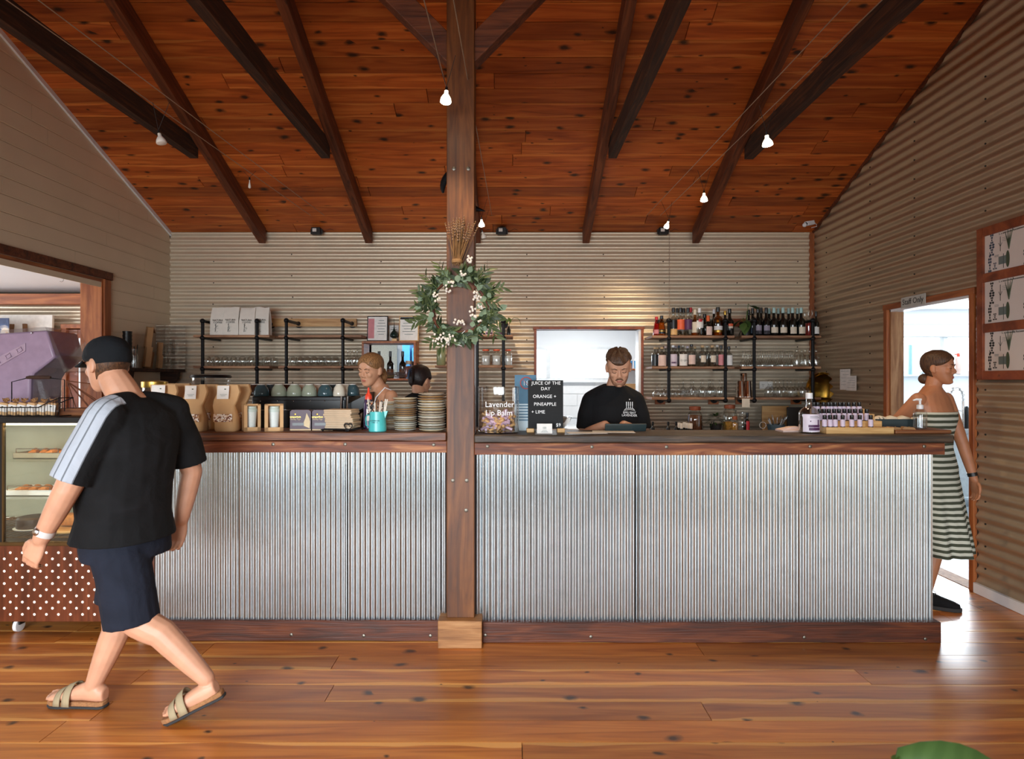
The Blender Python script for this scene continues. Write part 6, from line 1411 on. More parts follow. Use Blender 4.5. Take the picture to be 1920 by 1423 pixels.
# ---------------------------------------------------------------- things on the left counter
ZL, ZR_ = 1.187, 1.175
def cl(x, Y): return V(((x-CX)*Y/F, Y, ZL))
def cr(x, Y): return V(((x-CX)*Y/F, Y, ZR_))
kraft = plain('kraft', srgb(206, 164, 116), .75, var=.06, scale=12); plain('kraft_dark', srgb(158, 116, 74), .8, var=.06)
t = NT('marshmallow'); v = t.n('TexVoronoi'); v.inputs['Scale'].default_value = 130; t.l(t.coords((1, 1, 1), True), v.inputs['Vector']); sc_ = t.n('SeparateColor'); t.l(v.outputs['Color'], sc_.inputs[0])
t.set(color=t.ramp(sc_.outputs[0], [(.2, srgb(120, 66, 36)), (.45, srgb(206, 160, 110)), (.7, srgb(240, 232, 222))]), rough=.6)
def kraft_bag(x, Y, h, w, lab, front):
    t_ = thing('kraft_bag', lab, 'paper bag', cl(x, Y), R.uniform(-.08, .08), 'kraft pouches of granola')
    b = MB(); prof = [(0, .92, .045), (.04, 1, .05), (.30, .98, .048), (.55, .93, .036), (.68, 1.06, .022), (.85, 1.06, .010), (1, 1.04, .004)]
    n = 12; vs = []
    for z, ww, dd in prof:
        for k in range(n):
            a = 2*PI*k/n; c_, s_ = math.cos(a), math.sin(a); vs.append((w/2*ww*math.copysign(abs(c_)**.5, c_)+.012*math.sin(z*9)*(.4 < z < .9), dd*math.copysign(abs(s_)**.6, s_)+.008*math.sin(z*7+k), z*h))
    fs = [(i*n+k, i*n+(k+1) % n, (i+1)*n+(k+1) % n, (i+1)*n+k) for i in range(len(prof)-1) for k in range(n)]+[tuple(range(n))[::-1], tuple(range((len(prof)-1)*n, len(prof)*n))]
    b.add(vs, fs).build('pouch', 'kraft', t_, 50)
    MB().grid(lambda u, v_: ((u-.5)*w*.82, -.056-.003*math.sin(PI*u), h*(.21+.17*v_)), 6, 2).build('clear_window', 'marshmallow', t_)
    if front:
        lb = MB().grid(lambda u, v_: ((u-.62)*w*.52, -.026+.010*(1-v_)*-1-.004, h*(.70+.285*v_)), 3, 3).build('paper_label', 'paper_white', t_); [MB().box((-.022+.004*q, -.0415, h*(.79-.025*q)), (.016-.008*q, -.041, h*(.797-.025*q))).build('small_print', 'ink_grey', lb) for q in range(2)]; MB().sphere((.005, -.036, h*.91), 1, 6, 4, (.006, .001, .003)).build('leaf_mark', 'ink_green', lb)
kraft_bag(306, 3.56, .265, .150, 'kraft pouch with white label nearest the walking man', True)
kraft_bag(366, 3.55, .262, .125, 'kraft pouch with white label, middle of the three front ones', True)
kraft_bag(426, 3.55, .262, .128, 'kraft pouch with white label beside the reusable cup boxes', True)
kraft_bag(335, 3.70, .27, .135, 'unlabelled kraft pouch behind the one nearest the walking man', False)
kraft_bag(391, 3.70, .265, .115, 'unlabelled kraft pouch behind the middle labelled one', False)
kraft_bag(449, 3.70, .265, .115, 'unlabelled kraft pouch behind the one by the cup boxes', False)
plain('cup_speckle', srgb(226, 232, 226), .5, var=.08, scale=300); plain('sage_lid', srgb(198, 212, 202), .5)
for (x, w_, rz, lab) in ((471, .088, .55, 'turned kraft box with a white reusable cup inside, next to the pouches'), (514, .10, .35, 'front-facing kraft box with a speckled reusable cup, next to the purple boxes')):
    t_ = thing('cup_box', lab, 'cup box', cl(x, 3.58), rz); h = .152; s = w_/2
    b = MB(); b.box((-s, s*.9, 0), (s, s, h)).box((-s, -s, 0), (-s*.95, s, h)).box((s*.95, -s, 0), (s, s, h)).box((-s, -s, 0), (s, s, .004)); b.build('box', 'kraft', t_)
    b = MB(); b.box((-s, -s-.002, 0), (s, -s, .022)).box((-s, -s-.002, 0), (-s*.62, -s, h)).box((s*.62, -s-.002, 0), (s, -s, h)).box((-s, -s-.002, h-.006), (s, -s, h)); b.build('window_face', 'kraft', t_)
    g = MB()
    for q in range(4): g.bar((s+.0006, -.03+q*.014, .01), (s+.0006, -.026+q*.012, .05-.006*q), .002, .001)
    g.build('grass_print', 'ink', t_)
    cp = MB(); cp.lathe([(.022, .012), (.024, .014), (.032, .108), (.001, .108)], 16); cp = cp.build('cup', 'cup_speckle', t_); MB().lathe([(.034, .108), (.035, .118), (.034, .126), (.030, .128), (.030, .140), (.001, .140)], 16).build('cup_lid', 'sage_lid', cp)
plain('fig_purple', srgb(66, 34, 52), .45); plain('fig_cream', srgb(214, 190, 150), .6)
for i, x in enumerate((566, 607)):
    t_ = thing('fig_box', 'dark purple sticky fig carton, %s' % ('left one of the pair' if i == 0 else 'right one, behind the napkins'), 'carton', cl(x, 3.62), .06); w_, h = .118, .118
    MB().prism([(-w_/2, 0), (w_/2, 0), (w_/2, h-.01), (w_/2-.012, h), (-w_/2+.012, h), (-w_/2, h-.01)], -.03, .04, 1).build('carton', 'fig_purple', t_); MB().box((-w_/2, -.0308, 0), (w_/2, -.0300, .008)).build('base_band', 'fig_cream', t_)
    g = MB(); g.prism([(.012, .03), (.052, .012), (.055, .05), (.050, .07), (.035, .10), (.028, .07)], -.0312, -.0302, 1); g.build('fig_print', 'fig_cream', t_)
    MB().box((-.045, -.0316, .028), (.02, -.0303, .044)).build('window_print', 'cap_black_gloss', t_); text_mesh('Sticky Figs', .014, 'fig_cream', 'lettering', t_, (-.028, -.0312, .065)); text_mesh('emporium', .015, 'gold', 'lettering', t_, (-.028, -.0312, .078)); MB().sphere((-.03, -.031, .093), 1, 8, 6, (.006, .001, .006)).build('mark', 'gold', t_)
# napkins in a wire holder with heart ends
t_ = thing('napkin_stack', 'stack of kraft paper napkins in the wire holder', 'napkins', cl(643, 3.58)+V((0, 0, .016)), -.12)
for q in range(9):
    rz = R.uniform(-.05, .05); o = MB().box((-.082, -.06, 0), (.082, .06, .0125)).build('napkin', 'napkin_paper' if 'napkin_paper' in MAT else plain('napkin_paper', srgb(196, 172, 144), .9).m, t_, bevel=.003); o.location = (R.uniform(-.004, .004)+(-.008 if q > 4 else .0), 0, q*.0118); o.rotation_euler = (0, 0, rz*(1.5 if q < 4 else 1))
hd = thing('napkin_holder', 'black wire napkin holder with heart shaped end', 'holder', cl(643, 3.58), -.12)
b = MB(); b.tube([(-.10, -.07, .010), (.10, -.07, .010), (.10, .07, .010), (-.10, .07, .010), (-.10, -.07, .010)], .003, 6)
for s in (-1, 1): b.bar((-.1, s*.03, .010), (.1, s*.03, .010), .004)
b.build('base_frame', 'black_iron', hd)
for (x, y) in ((-.09, -.07), (.05, -.075), (.09, .07), (-.09, .07)): MB().sphere((x, y, .006), .0065, 8, 6).build('foot', 'black_iron', hd)
hb_ = MB(); hx_ = .062
pts = [(hx_+.024*16/16*math.sin(a)**3, -.078, .030+.020*(13*math.cos(a)-5*math.cos(2*a)-2*math.cos(3*a)-math.cos(4*a))/13) for a in [2*PI*k/28 for k in range(29)]]
hb_.tube(pts, .0026, 6, False); hb_.tube([(hx_-.012+.007*math.cos(a), -.078, .036+.007*math.sin(a)) for a in [.5*k for k in range(11)]], .0018, 5); hb_.tube([(hx_+.012+.007*math.cos(a), -.078, .036+.007*math.sin(a)) for a in [.5*k for k in range(11)]], .0018, 5); hb_.build('heart', 'black_iron', hd)
# squeeze bottle, turquoise jug of straws, plate stacks
plain('violet_syrup', srgb(64, 48, 78), .25); plain('squeeze_red', srgb(214, 66, 42), .35)
t_ = thing('squeeze_bottle', 'purple sauce squeeze bottle with red nozzle behind the turquoise jug', 'bottle', cl(691, 3.70))
MB().lathe([(.027, 0), (.030, .004), (.030, .12), (.028, .15), (.024, .172), (.018, .178)], 18).build('body', 'violet_syrup', t_); MB().lathe([(.021, .175), (.021, .195), (.016, .205), (.008, .215), (.005, .245), (.001, .247)], 14).build('nozzle', 'squeeze_red', t_); MB().arc([(.0305, .05), (.0305, .12)], -PI/2-.2, -PI/2+.9).build('paper_label', 'paper_white', t_); MB().arc([(.0308, .085), (.0308, .095)], -PI/2, -PI/2+.5).build('small_print', 'ink', t_)
plain('turquoise', srgb(78, 190, 190), .3)
t_ = thing('milk_jug', 'turquoise metal milk jug on the counter edge, full of straws', 'jug', cl(708, 3.53))
MB().lathe([(.047, 0), (.050, .004), (.049, .03), (.045, .085), (.044, .112), (.042, .112), (.043, .08), (.046, .01), (.001, .01)], 24).build('body', 'turquoise', t_); MB().tube([(-.044, 0, .092), (-.062, 0, .090), (-.066, 0, .075), (-.064, 0, .035), (-.050, 0, .022)], .006, 8, True, .6).build('handle', 'turquoise', t_)
MB().prism([(.035, .112), (.060, .116), (.046, .075)], -.016, .016, 1).build('spout', 'turquoise', t_); text_mesh('ALTERNATIVE', .0085, 'ink_blue', 'lettering', t_, (-.006, -.0485, .062)); text_mesh('DAIRY CO', .0075, 'ink_blue', 'lettering', t_, (-.006, -.0485, .052))
plain('straw_print', srgb(228, 220, 206), .6); t = NT('straw_floral'); v = t.n('TexVoronoi'); v.inputs['Scale'].default_value = 160; t.l(t.n('TexCoord').outputs['Object'], v.inputs['Vector']); sc_ = t.n('SeparateColor'); t.l(v.outputs['Color'], sc_.inputs[0]); t.set(color=t.ramp(sc_.outputs[1], [(.6, srgb(28, 28, 32)), (.64, srgb(214, 200, 180)), (.85, srgb(214, 200, 180)), (.9, srgb(200, 110, 60))], 'CONSTANT'), rough=.5)
for i in range(16):
    a = R.uniform(0, 2*PI); r_ = .028; p0 = V((r_*math.cos(a), r_*math.sin(a), .012)); p1 = V((r_*math.cos(a)*2.0+R.uniform(-.012, .012), r_*math.sin(a)*1.4, .175+R.uniform(-.012, .012))); p1 = p0+(p1-p0)
    o = MB().tube([tuple(V(t_.location)+p0), tuple(V(t_.location)+p1)], .0038, 8).build('paper_straw', 'straw_floral' if i % 3 else 'straw_print'); tag(o, 'dark floral paper straw standing in the turquoise jug' if i % 3 else 'plain pale paper straw standing in the turquoise jug', 'straw', 'straws in the turquoise jug')
for i, c in enumerate(((226, 216, 194), (198, 160, 108), (216, 190, 142), (178, 180, 168), (236, 228, 212), (140, 110, 80))): plain('plate_%d' % i, srgb(*c), .3, var=.08, scale=40)
plain('plate_rim', srgb(74, 50, 36), .4)
def plate_stack(x, Y, r, total, n, where, bowl=()):
    z = ZL; base = cl(x, Y); hs = total/n
    for i in range(n):
        c = R.choice((0, 1, 2, 3, 4, 4, 0, 2)); t_ = thing('plate', 'stoneware plate %s, %s' % (where, ('at the bottom' if i == 0 else 'on the very top' if i == n-1 else '%s from the bottom' % ORD[i])), 'plate', (base.x+R.uniform(-.002, .002), base.y+R.uniform(-.002, .002), ZL+i*hs), 0, 'plates '+where)
        k = hs; rr = r*(.96 if i % 3 else 1); rr = r*(.90+.10*min(1, i/4)) if i < 4 else rr
        MB().lathe([(rr*.70, 0), (rr*.74, .0015), (rr*.95, k*.42), (rr, k*.62), (rr*.995, k*.80), (rr*.90, k*.70), (rr*.6, k*.45), (.001, k*.45)], 30).build('dish', 'plate_%d' % c, t_); MB().lathe([(rr*.997, k*.60), (rr*1.003, k*.70), (rr*.997, k*.84), (rr*.985, k*.86)], 30, caps=False).build('glazed_rim', 'plate_rim' if c in (0, 1) else 'plate_3' if c != 3 else 'plate_5', t_)
plate_stack(730, 3.70, .052, .165, 15, 'in the small stack behind the jug')
plate_stack(760, 3.60, .069, .190, 16, 'in the middle stack')
plate_stack(810, 3.57, .083, .220, 15, 'in the tall stack beside the post')
# ---------------------------------------------------------------- coffee machine, cups and grinder behind the left counter
wb_ = thing('work_bench', 'low dark work bench behind the left counter', 'bench', (0, 4.1, 0)); MB().box((-2.0, .02, .86), (-1.12, .62, .90)).build('bench_top', 'steel', wb_, bevel=.003); MB().box((-1.98, .05, 0), (-1.14, .6, .86)).build('cupboard', 'counter_dark', wb_)
YM = 4.25; mx0, mx1 = (472-CX)*YM/F, (650-CX)*YM/F; mt = H-(743-CY)*YM/F
cm = thing('coffee_machine', 'wide black espresso machine with cups warming on top', 'coffee machine', (0, YM, .90))
MB().box((mx0, 0, .03), (mx1, .40, mt-.90)).build('body', 'black_plastic', cm, bevel=.008); MB().box((mx0+.01, -.012, mt-.99), (mx1-.01, .0, mt-.925)).build('rear_panel', 'cap_black_gloss', cm, bevel=.003); MB().box((mx0, -.006, mt-.995), (mx1, .0, mt-.990)).build('chrome_strip', 'steel', cm)
for x in (490, 522, 552, 583, 610): p = P(x, 752, YM); MB().sphere((p.x, -.014, p.z-.90), .004, 8, 6).build('rivet', 'steel', cm)
MB().prism([(mx1, mt-.90-.05), (mx1+.16, mt-.90+.03), (mx1+.16, mt-.90-.06), (mx1, mt-.90-.14)], .02, .36, 1).build('side_wing', 'black_plastic', cm, bevel=.004)
for q, dx in enumerate((-.03, .012)): MB().tube([(mx1+dx, -.02, mt-.90), (mx1+dx, -.03, mt-.98), (mx1+dx+.01, -.04, mt-1.04)], .007, 8).build('steam_pipe', 'steel', cm)
for (x, y) in ((mx0+.05, .05), (mx1-.05, .05), (mx0+.05, .35), (mx1-.05, .35)): MB().lathe([(.02, 0), (.016, .03)], 10, (x, y, 0)).build('foot', 'steel', cm)
for nm, c in (('cup_teal', (62, 86, 92)), ('cup_sage', (168, 176, 154)), ('cup_cream', (226, 216, 196)), ('cup_brown', (70, 46, 34))): plain(nm, srgb(*c), .18)
plain('cup_foot', srgb(226, 216, 204), .5)
def cup(x, Y, r, m, lab, rz=0):
    t_ = thing('cup', lab, 'cup', ((x-CX)*Y/F, Y, mt), rz, 'cups on the coffee machine')
    MB().lathe([(r*.96, 0), (r, .004), (r*.98, .025), (r*.85, .055), (r*.55, .075), (r*.50, .078)], 20, caps=False).build('bowl', m, t_, 60); MB().lathe([(r*.50, .076), (r*.52, .083), (r*.46, .083), (r*.44, .078), (.001, .077)], 18).build('foot_ring', 'cup_foot', t_)
    MB().tube([(r*.80, .0, .02), (r*1.35, 0, .022), (r*1.38, 0, .05), (r*.70, 0, .062)], .005, 8).build('handle', m, t_)
for i, (x, m, nm) in enumerate(((490, 'cup_teal', 'dark teal'), (523, 'cup_sage', 'sage green'), (552, 'cup_sage', 'sage green'), (580, 'cup_sage', 'sage green'), (610, 'cup_teal', 'dark teal'), (636, 'cup_cream', 'cream'))):
    cup(x, YM+.06, .052 if i < 5 else .042, m, 'upturned %s cup in the front row, %s from the coffee grinder' % (nm, ORD[i]), 1.4)
for i, (x, m, nm) in enumerate(((462, 'cup_brown', 'brown'), (478, 'cup_brown', 'brown'), (507, 'cup_teal', 'dark teal'), (539, 'cup_brown', 'brown'), (567, 'cup_cream', 'cream'), (596, 'cup_cream', 'cream'), (624, 'cup_teal', 'dark teal'), (648, 'cup_cream', 'cream'), (661, 'cup_teal', 'dark teal'))):
    if i == 0: continue
    cup(x, YM+.20, .050, m, 'upturned %s cup in the back row, %s from the coffee grinder' % (nm, ORD[i-1]), 1.2)
gr_ = thing('coffee_grinder', 'coffee grinder with a wide bean hopper behind the kraft pouches', 'grinder', ((408-CX)*4.5/F, 4.40, .90)); hz = H-(703-CY)*4.4/F-.90
MB().lathe([(.09, 0), (.09, .02), (.07, .05), (.07, hz-.26), (.05, hz-.22)], 20).build('body', 'black_plastic', gr_); MB().lathe([(.05, hz-.22), (.07, hz-.16), (.125, hz-.065), (.128, hz-.02)], 24, caps=False).build('hopper', 'clear_plastic', gr_); MB().lathe([(.045, hz-.215), (.066, hz-.155), (.112, hz-.075), (.001, hz-.07)], 24).build('beans', 'beans', gr_); MB().lathe([(.134, hz-.02), (.136, hz-.012), (.130, hz), (.09, hz+.006), (.001, hz+.006)], 24).build('lid', 'cap_black_gloss', gr_)
t_ = thing('work_bench', 'low dark bench under the coffee grinder behind the kraft pouches', 'bench', (0, 4.1, 0)); MB().box((-2.75, .2, .86), (-2.02, .62, .90)).build('bench_top', 'steel', t_, bevel=.003); MB().box((-2.73, .22, 0), (-2.04, .6, .86)).build('cupboard', 'counter_dark', t_)
o = jar(V((P(290, 740, 4.5).x, 4.5, .90)), .115, .58, 'gold', 'tea_mix', 'large glass cookie jar with gold lid beside the walking man', fillh=.5)
# ---------------------------------------------------------------- things on the right counter
jr = thing('display_jar', 'large clear glass jar lettered Lavender Lip Balm beside the post', 'jar', cr(935, 3.60)); JR, JH = .118, .262
glass('jar_glass', (.985, .99, .99), .8, .06); MB().lathe([(JR*.93, .004), (JR, .012), (JR, JH)], 40, caps=False).build('glass_body', 'jar_glass', jr, 60); MB().tube([(JR*math.cos(a), JR*math.sin(a), JH) for a in [2*PI*k/40 for k in range(41)]], .003, 6, False).build('glass_rim', 'clear_glass', jr); MB().lathe([(JR*.9, 0), (JR*.96, .006), (.001, .007)], 36).build('glass_base', 'water_glass', jr)
for txt, z, x in (('Lavender', .165, .008), ('Lip Balm', .118, .004)):
    o = text_mesh(txt, .044, 'white_gloss', 'lettering', jr, (x, -JR-.003, z))
plain('balm_pink', srgb(220, 188, 206), .4); plain('balm_cap', srgb(226, 178, 122), .45)
bal = thing('lip_balm', 'x', 'lip balm', (0, 0, 0)); MB().lathe([(.0078, 0), (.008, .001), (.008, .040)], 10).build('tube', 'balm_pink', bal); MB().lathe([(.0080, .040), (.0083, .041), (.0083, .064), (.007, .066)], 10).build('cap', 'balm_cap', bal)
first = True; jc = V(jr.location)
for i in range(95):
    a = R.uniform(0, 2*PI); rr = R.uniform(.015, .085) if i < 35 else R.uniform(.055, .083); lvl = .02+(i/95)*.085+R.uniform(-.008, .008)
    d_ = V((R.uniform(-1, 1), R.uniform(-1, 1), R.uniform(-.45, .45))).normalized(); c0 = jc+V((rr*math.cos(a), rr*math.sin(a), lvl)); c0 -= d_*.033
    for end in (c0, c0+d_*.066):                        # keep both ends inside the glass
        q = V((end.x-jc.x, end.y-jc.y, 0)); 
        if q.length > JR-.018: c0 -= q.normalized()*(q.length-JR+.018)
    c0.z = max(c0.z, jc.z+.016); o = bal if first else dup(bal, (0, 0, 0)); first = False
    o.location = c0; o.rotation_mode = 'QUATERNION'; o.rotation_quaternion = d_.to_track_quat('Z', 'X'); o['label'] = 'pink lip balm tube with pale cap loose in the large glass jar'; o['group'] = 'lip balms in the glass jar'
# age notice in a clear stand
t_ = thing('age_notice', 'blue under-18 notice with red prohibition ring behind the letter board', 'sign', cr(985, 3.72)); Yn = 3.72; wn, hn = 40*Yn/F, H-(703-CY)*Yn/F-ZR_
plain('notice_blue', srgb(52, 104, 134), .5); plain('notice_pale', srgb(196, 214, 222), .5); plain('ring_red', srgb(176, 64, 60), .5)
MB().box((-wn/2, 0, .16), (wn/2, .004, hn)).build('blue_panel', 'notice_blue', t_); MB().box((-wn/2, 0, 0), (wn/2, .004, .16)).build('pale_panel', 'notice_pale', t_); MB().tube([(.005+.034*math.cos(a), -.002, hn-.048+.034*math.sin(a)) for a in [2*PI*k/24 for k in range(25)]], .0032, 6, False).build('red_ring', 'ring_red', t_); MB().bar((-.02, -.003, hn-.024), (.03, -.003, hn-.072), .006, .002).build('red_bar', 'ring_red', t_); text_mesh('18', .042, 'notice_pale', 'lettering', t_, (.004, -.001, hn-.05))
g = MB()
for q in range(6): g.box((-wn*.4, -.001, .145-q*.017), (wn*.4*(.7+.3*(q % 2)), -.0003, .152-q*.017))
g.build('small_print', 'notice_blue', t_); MB().box((-wn/2, -.01, 0), (wn/2, .03, .004)).build('stand_foot', 'clear_plastic', t_)
# letter board
t_ = thing('letter_board', 'black felt letter board advertising the juice of the day', 'sign', cr(1023, 3.60), 0); Yl = 3.60; wl_, hl_ = 66*Yl/F, H-(713-CY)*Yl/F-ZR_
MB().box((-wl_/2, 0, .020), (wl_/2, .010, hl_)).build('felt_panel', 'black_matt', t_, bevel=.001)
g = MB(); nr = 40
for q in range(nr): z = .025+(hl_-.03)*q/nr; g.box((-wl_/2+.004, -.0022, z), (wl_/2-.004, .0, z+(hl_-.03)/nr*.6))
g = g.build('felt_ridge', 'black_matt', t_); g['kind'] = 'stuff'
for s in (-1, 1): MB().box((s*.088-.022, -.02, 0), (s*.088+.022, .035, .024)).build('wooden_foot', 'bamboo', t_, bevel=.003)
sz = .027
for txt, x, y in (('JUICE OF THE', 1024, 718.5), ('DAY', 1023, 729), ('ORANGE +', 1021, 743.5), ('PINEAPPLE', 1022, 758), ('+ LIME', 1009, 772.5), ('$9', 1047, 797)):
    p = P(x, y, Yl-.005); text_mesh(txt, sz, 'white_gloss', 'lettering', t_, (p.x-t_.location.x, -.0035, p.z-ZR_), spacing=1.02)
for z in (hl_*.0+.03,): pass
t_ = thing('business_cards', 'small white card standing in front of the letter board', 'card', cr(1021, 3.52), -.03); o = MB().box((-.043, 0, 0), (.043, .003, .056)).build('card', 'paper_white', t_); g = MB()
for q in range(3): g.box((-.012-.004*q, -.0008, .018+q*.0-.005*q), (.012+.004*q, .0, .0195-.005*q))
for q in range(4): g.box((-.008+q*.005, -.0008, .026), (-.006+q*.005, 0, .038))
g.build('print', 'ink_grey', t_)
for i, (x, Y, w_, d_, rz, m, lab) in enumerate(((1100, 3.57, .22, .12, .06, 'paper_white', 'white paper sheet lying on the counter beside the letter board'), (1150, 3.62, .24, .14, -.10, 'white_card', 'clear plastic menu sleeve lying in front of the barman'))):
    t_ = thing('paper_sheet', lab, 'paper', cr(x, Y)+V((0, 0, .0015*i)), rz); MB().box((-w_/2, -d_/2, 0), (w_/2, d_/2, .0012)).build('sheet', m, t_)
t_ = thing('till_tablet', 'dark slate tablet till lying tilted in front of the barman', 'tablet', cr(1172, 3.70)); plain('slate', srgb(40, 54, 56), .5)
b = MB(); b.m = Matrix.Rotation(.45, 4, 'X'); b.box((-.122, -.012, .0), (.122, .0, .052)); b.build('screen_back', 'slate', t_, bevel=.004); MB().box((-.09, -.01, 0), (.09, .05, .008)).build('stand', 'black_plastic', t_, bevel=.002)
# gin bottle, envelope, bamboo rack of oils
t_ = bottle(cr(1517, 3.56), .228, .055, 'squat', 'water_glass', 'white_gloss', 'large clear gin bottle with lilac emu label on the counter', 'bottle', [('lilac_pale', .04, .48, 1.05)], .14, .34, name='gin_bottle', n=28)
MB().arc([(.0562, .018), (.0562, .034)], -PI/2-.45, -PI/2+.85, 8).build('print_band', 'plum', t_); MB().arc([(.0562, .036), (.0562, .050)], -PI/2-.5, -PI/2+.8, 8).build('print_line', 'plum', t_); MB().arc([(.0562, .045), (.0562, .078)], -PI/2+.45, -PI/2+.65, 3).build('emu_print', 'plum', t_); MB().sphere((-.016, -.0535, .070), .0035, 6, 4).build('moon_print', 'plum', t_); MB().arc([(.0562, .096), (.0562, .0985)], -PI/2-.35, -PI/2+.5).build('small_print', 'ink_grey', t_); MB().arc([(.0562, .088), (.0562, .0905)], -PI/2-.35, -PI/2+.7).build('small_print', 'ink_grey', t_)
MB().lathe([(.051, .006), (.052, .10), (.001, .10)], 24).build('liquid', 'water_glass', t_)
t_ = thing('envelope', 'pale pink envelope lying on the counter behind the gin bottle', 'envelope', cr(1492, 3.66), .05); MB().box((-.10, -.05, 0), (.10, .05, .012)).build('body', 'rose_label', t_, bevel=.002); MB().prism([(-.10, .012), (.10, .012), (.02, .028), (-.02, .028)], -.01, .05, 1).build('flap', 'rose_label', t_)
rk = thing('bamboo_rack', 'stepped bamboo rack for the small oil bottles', 'rack', cr(1590, 3.60)); rx0, rx1 = -.165, .205
tiers = ((-.10, 0, .036, rx0-.01, rx1), (-.045, .0, .068, rx0, rx1-.035), (.01, 0, .105, rx0, rx1-.045), (.065, 0, .132, rx0, rx1-.06))
for (y0_, z0_, z1_, a_, b_) in tiers: MB().box((a_, y0_, 0), (b_, y0_+.052, z1_)).build('step', 'bamboo', rk, bevel=.002)
plain('oil_label', srgb(216, 200, 218), .5)
oil = thing('oil_bottle', 'x', 'bottle', (0, 0, 0)); MB().lathe([(.0125, 0), (.013, .002), (.013, .038), (.009, .045)], 12).build('body', 'oil_label', oil); MB().lathe([(.0095, .043), (.0105, .045), (.0105, .066), (.009, .068)], 12).build('cap', 'cap_black_gloss', oil); MB().lathe([(.0131, .0), (.0131, .004)], 12, caps=False).build('base_band', 'cap_black_gloss', oil)
first = True
def oils(xs, ti, nm):
    global first
    y0_, _, z1_, _, _ = tiers[ti]
    for i, x in enumerate(xs):
        Y = 3.60+y0_+.028; p = V(((x-CX)*Y/F, Y, ZR_+z1_)); o = oil if first else dup(oil, p); first = False; o.location = p; o['label'] = 'small lilac oil bottle with black cap, %s from the gin bottle in the %s row' % (ORD[i], nm); o['group'] = 'lilac oil bottles'
oils((1546, 1556.5, 1566, 1580, 1597, 1612, 1632.5), 0, 'front')
oils((1537, 1545, 1554, 1564, 1573, 1583, 1593, 1603, 1614, 1625), 1, 'middle')
oils((1526, 1533, 1544, 1553, 1558.5, 1566, 1574.5, 1582, 1591, 1601, 1611), 2, 'rear')
t_ = thing('wooden_tray', 'dark wooden tray board at the end of the counter', 'tray', cr(1705, 3.60)); MB().box((-.14, -.10, 0), (.175, .10, .022)).build('board', 'counter_wood', t_, bevel=.005)
bt = thing('black_box_tray', 'black open box tray of cloth sachets at the counter end', 'tray', cr(1678, 3.70)+V((0, 0, .0225))); b = MB(); b.box((-.13, -.045, 0), (.14, .045, .006)).box((-.13, -.045, 0), (.14, -.039, .05)).box((-.13, .039, 0), (.14, .045, .05)).box((-.13, -.045, 0), (-.124, .045, .05)).box((.134, -.045, 0), (.14, .045, .05)); b.build('tray', 'slate', bt, bevel=.002)
plain('calico', srgb(222, 206, 182), .9, var=.06)
for i, (x, lab) in enumerate(((-.085, 'printed cloth sachet nearest the oil rack in the black tray'), (-.02, 'plain cloth sachet in the middle of the black tray'), (.05, 'cloth sachet with drawn strings next to the pump bottle'))):
    t_ = thing('cloth_sachet', lab, 'sachet', V(bt.location)+V((x, 0, .008)), .1*i, 'cloth sachets in the black tray'); b = MB(); rings(b, [((-.05, 0, .028), V((0, .026, 0)), V((0, 0, .020))), ((-.01, 0, .034), V((0, .032, 0)), V((0, 0, .028))), ((.03, 0, .030), V((0, .026, 0)), V((0, 0, .022))), ((.05, 0, .032), V((0, .010, 0)), V((0, 0, .010))), ((.065, 0, .036), V((0, .02, 0)), V((0, 0, .014)))], 12); b.build('bag', 'calico', t_); MB().tube([(.05, 0, .042), (.07, -.02, .03), (.08, -.03, .012)], .002, 5).build('drawstring', 'paper_white', t_)
    if i == 0:
        g = MB()
        for q in (0, .022): g.tube([(-.03+q, -.026, .03), (-.02+q, -.03, .045), (-.028+q, -.031, .052)], .0018, 5)
        g.build('print', 'ink', t_)
for i, (x, rz) in enumerate(((1652, .5), (1675, .1), (1702, -.2))):
    t_ = thing('copper_tag', 'small kraft card tag lying on the wooden tray, %s from the oil rack' % ORD[i], 'tag', cr(x, 3.535)+V((0, 0, .0225 if x > 1660 else .0225)), rz, 'kraft tags'); MB().prism([(-.035, 0), (.035, 0), (.026, .012), (-.026, .016)], -.02, .02, 1).build('card', 'kraft_dark', t_); MB().sphere((0, -.015, .014), .004, 6, 4).build('stud', 'gold', t_)
t_ = thing('pump_bottle', 'clear pump bottle of hand sanitiser at the end of the counter', 'bottle', cr(1725, 3.60)+V((0, 0, .0225)))
MB().lathe([(.034, 0), (.036, .004), (.036, .085), (.032, .102), (.020, .112), (.016, .116)], 24, caps=False).build('body', 'clear_plastic', t_, 60); MB().lathe([(.033, .003), (.034, .06), (.001, .06)], 20).build('gel', 'water_glass', t_); MB().lathe([(.0175, .112), (.0175, .135), (.012, .138), (.006, .14), (.006, .168), (.001, .169)], 14).build('pump', 'white_gloss', t_); MB().tube([(.006, 0, .166), (-.02, 0, .168), (-.040, 0, .162)], [.007, .006, .004], 8).build('nozzle', 'white_gloss', t_); MB().tube([(0, 0, .12), (.006, 0, .01)], .003, 6).build('dip_tube', 'clear_plastic', t_)
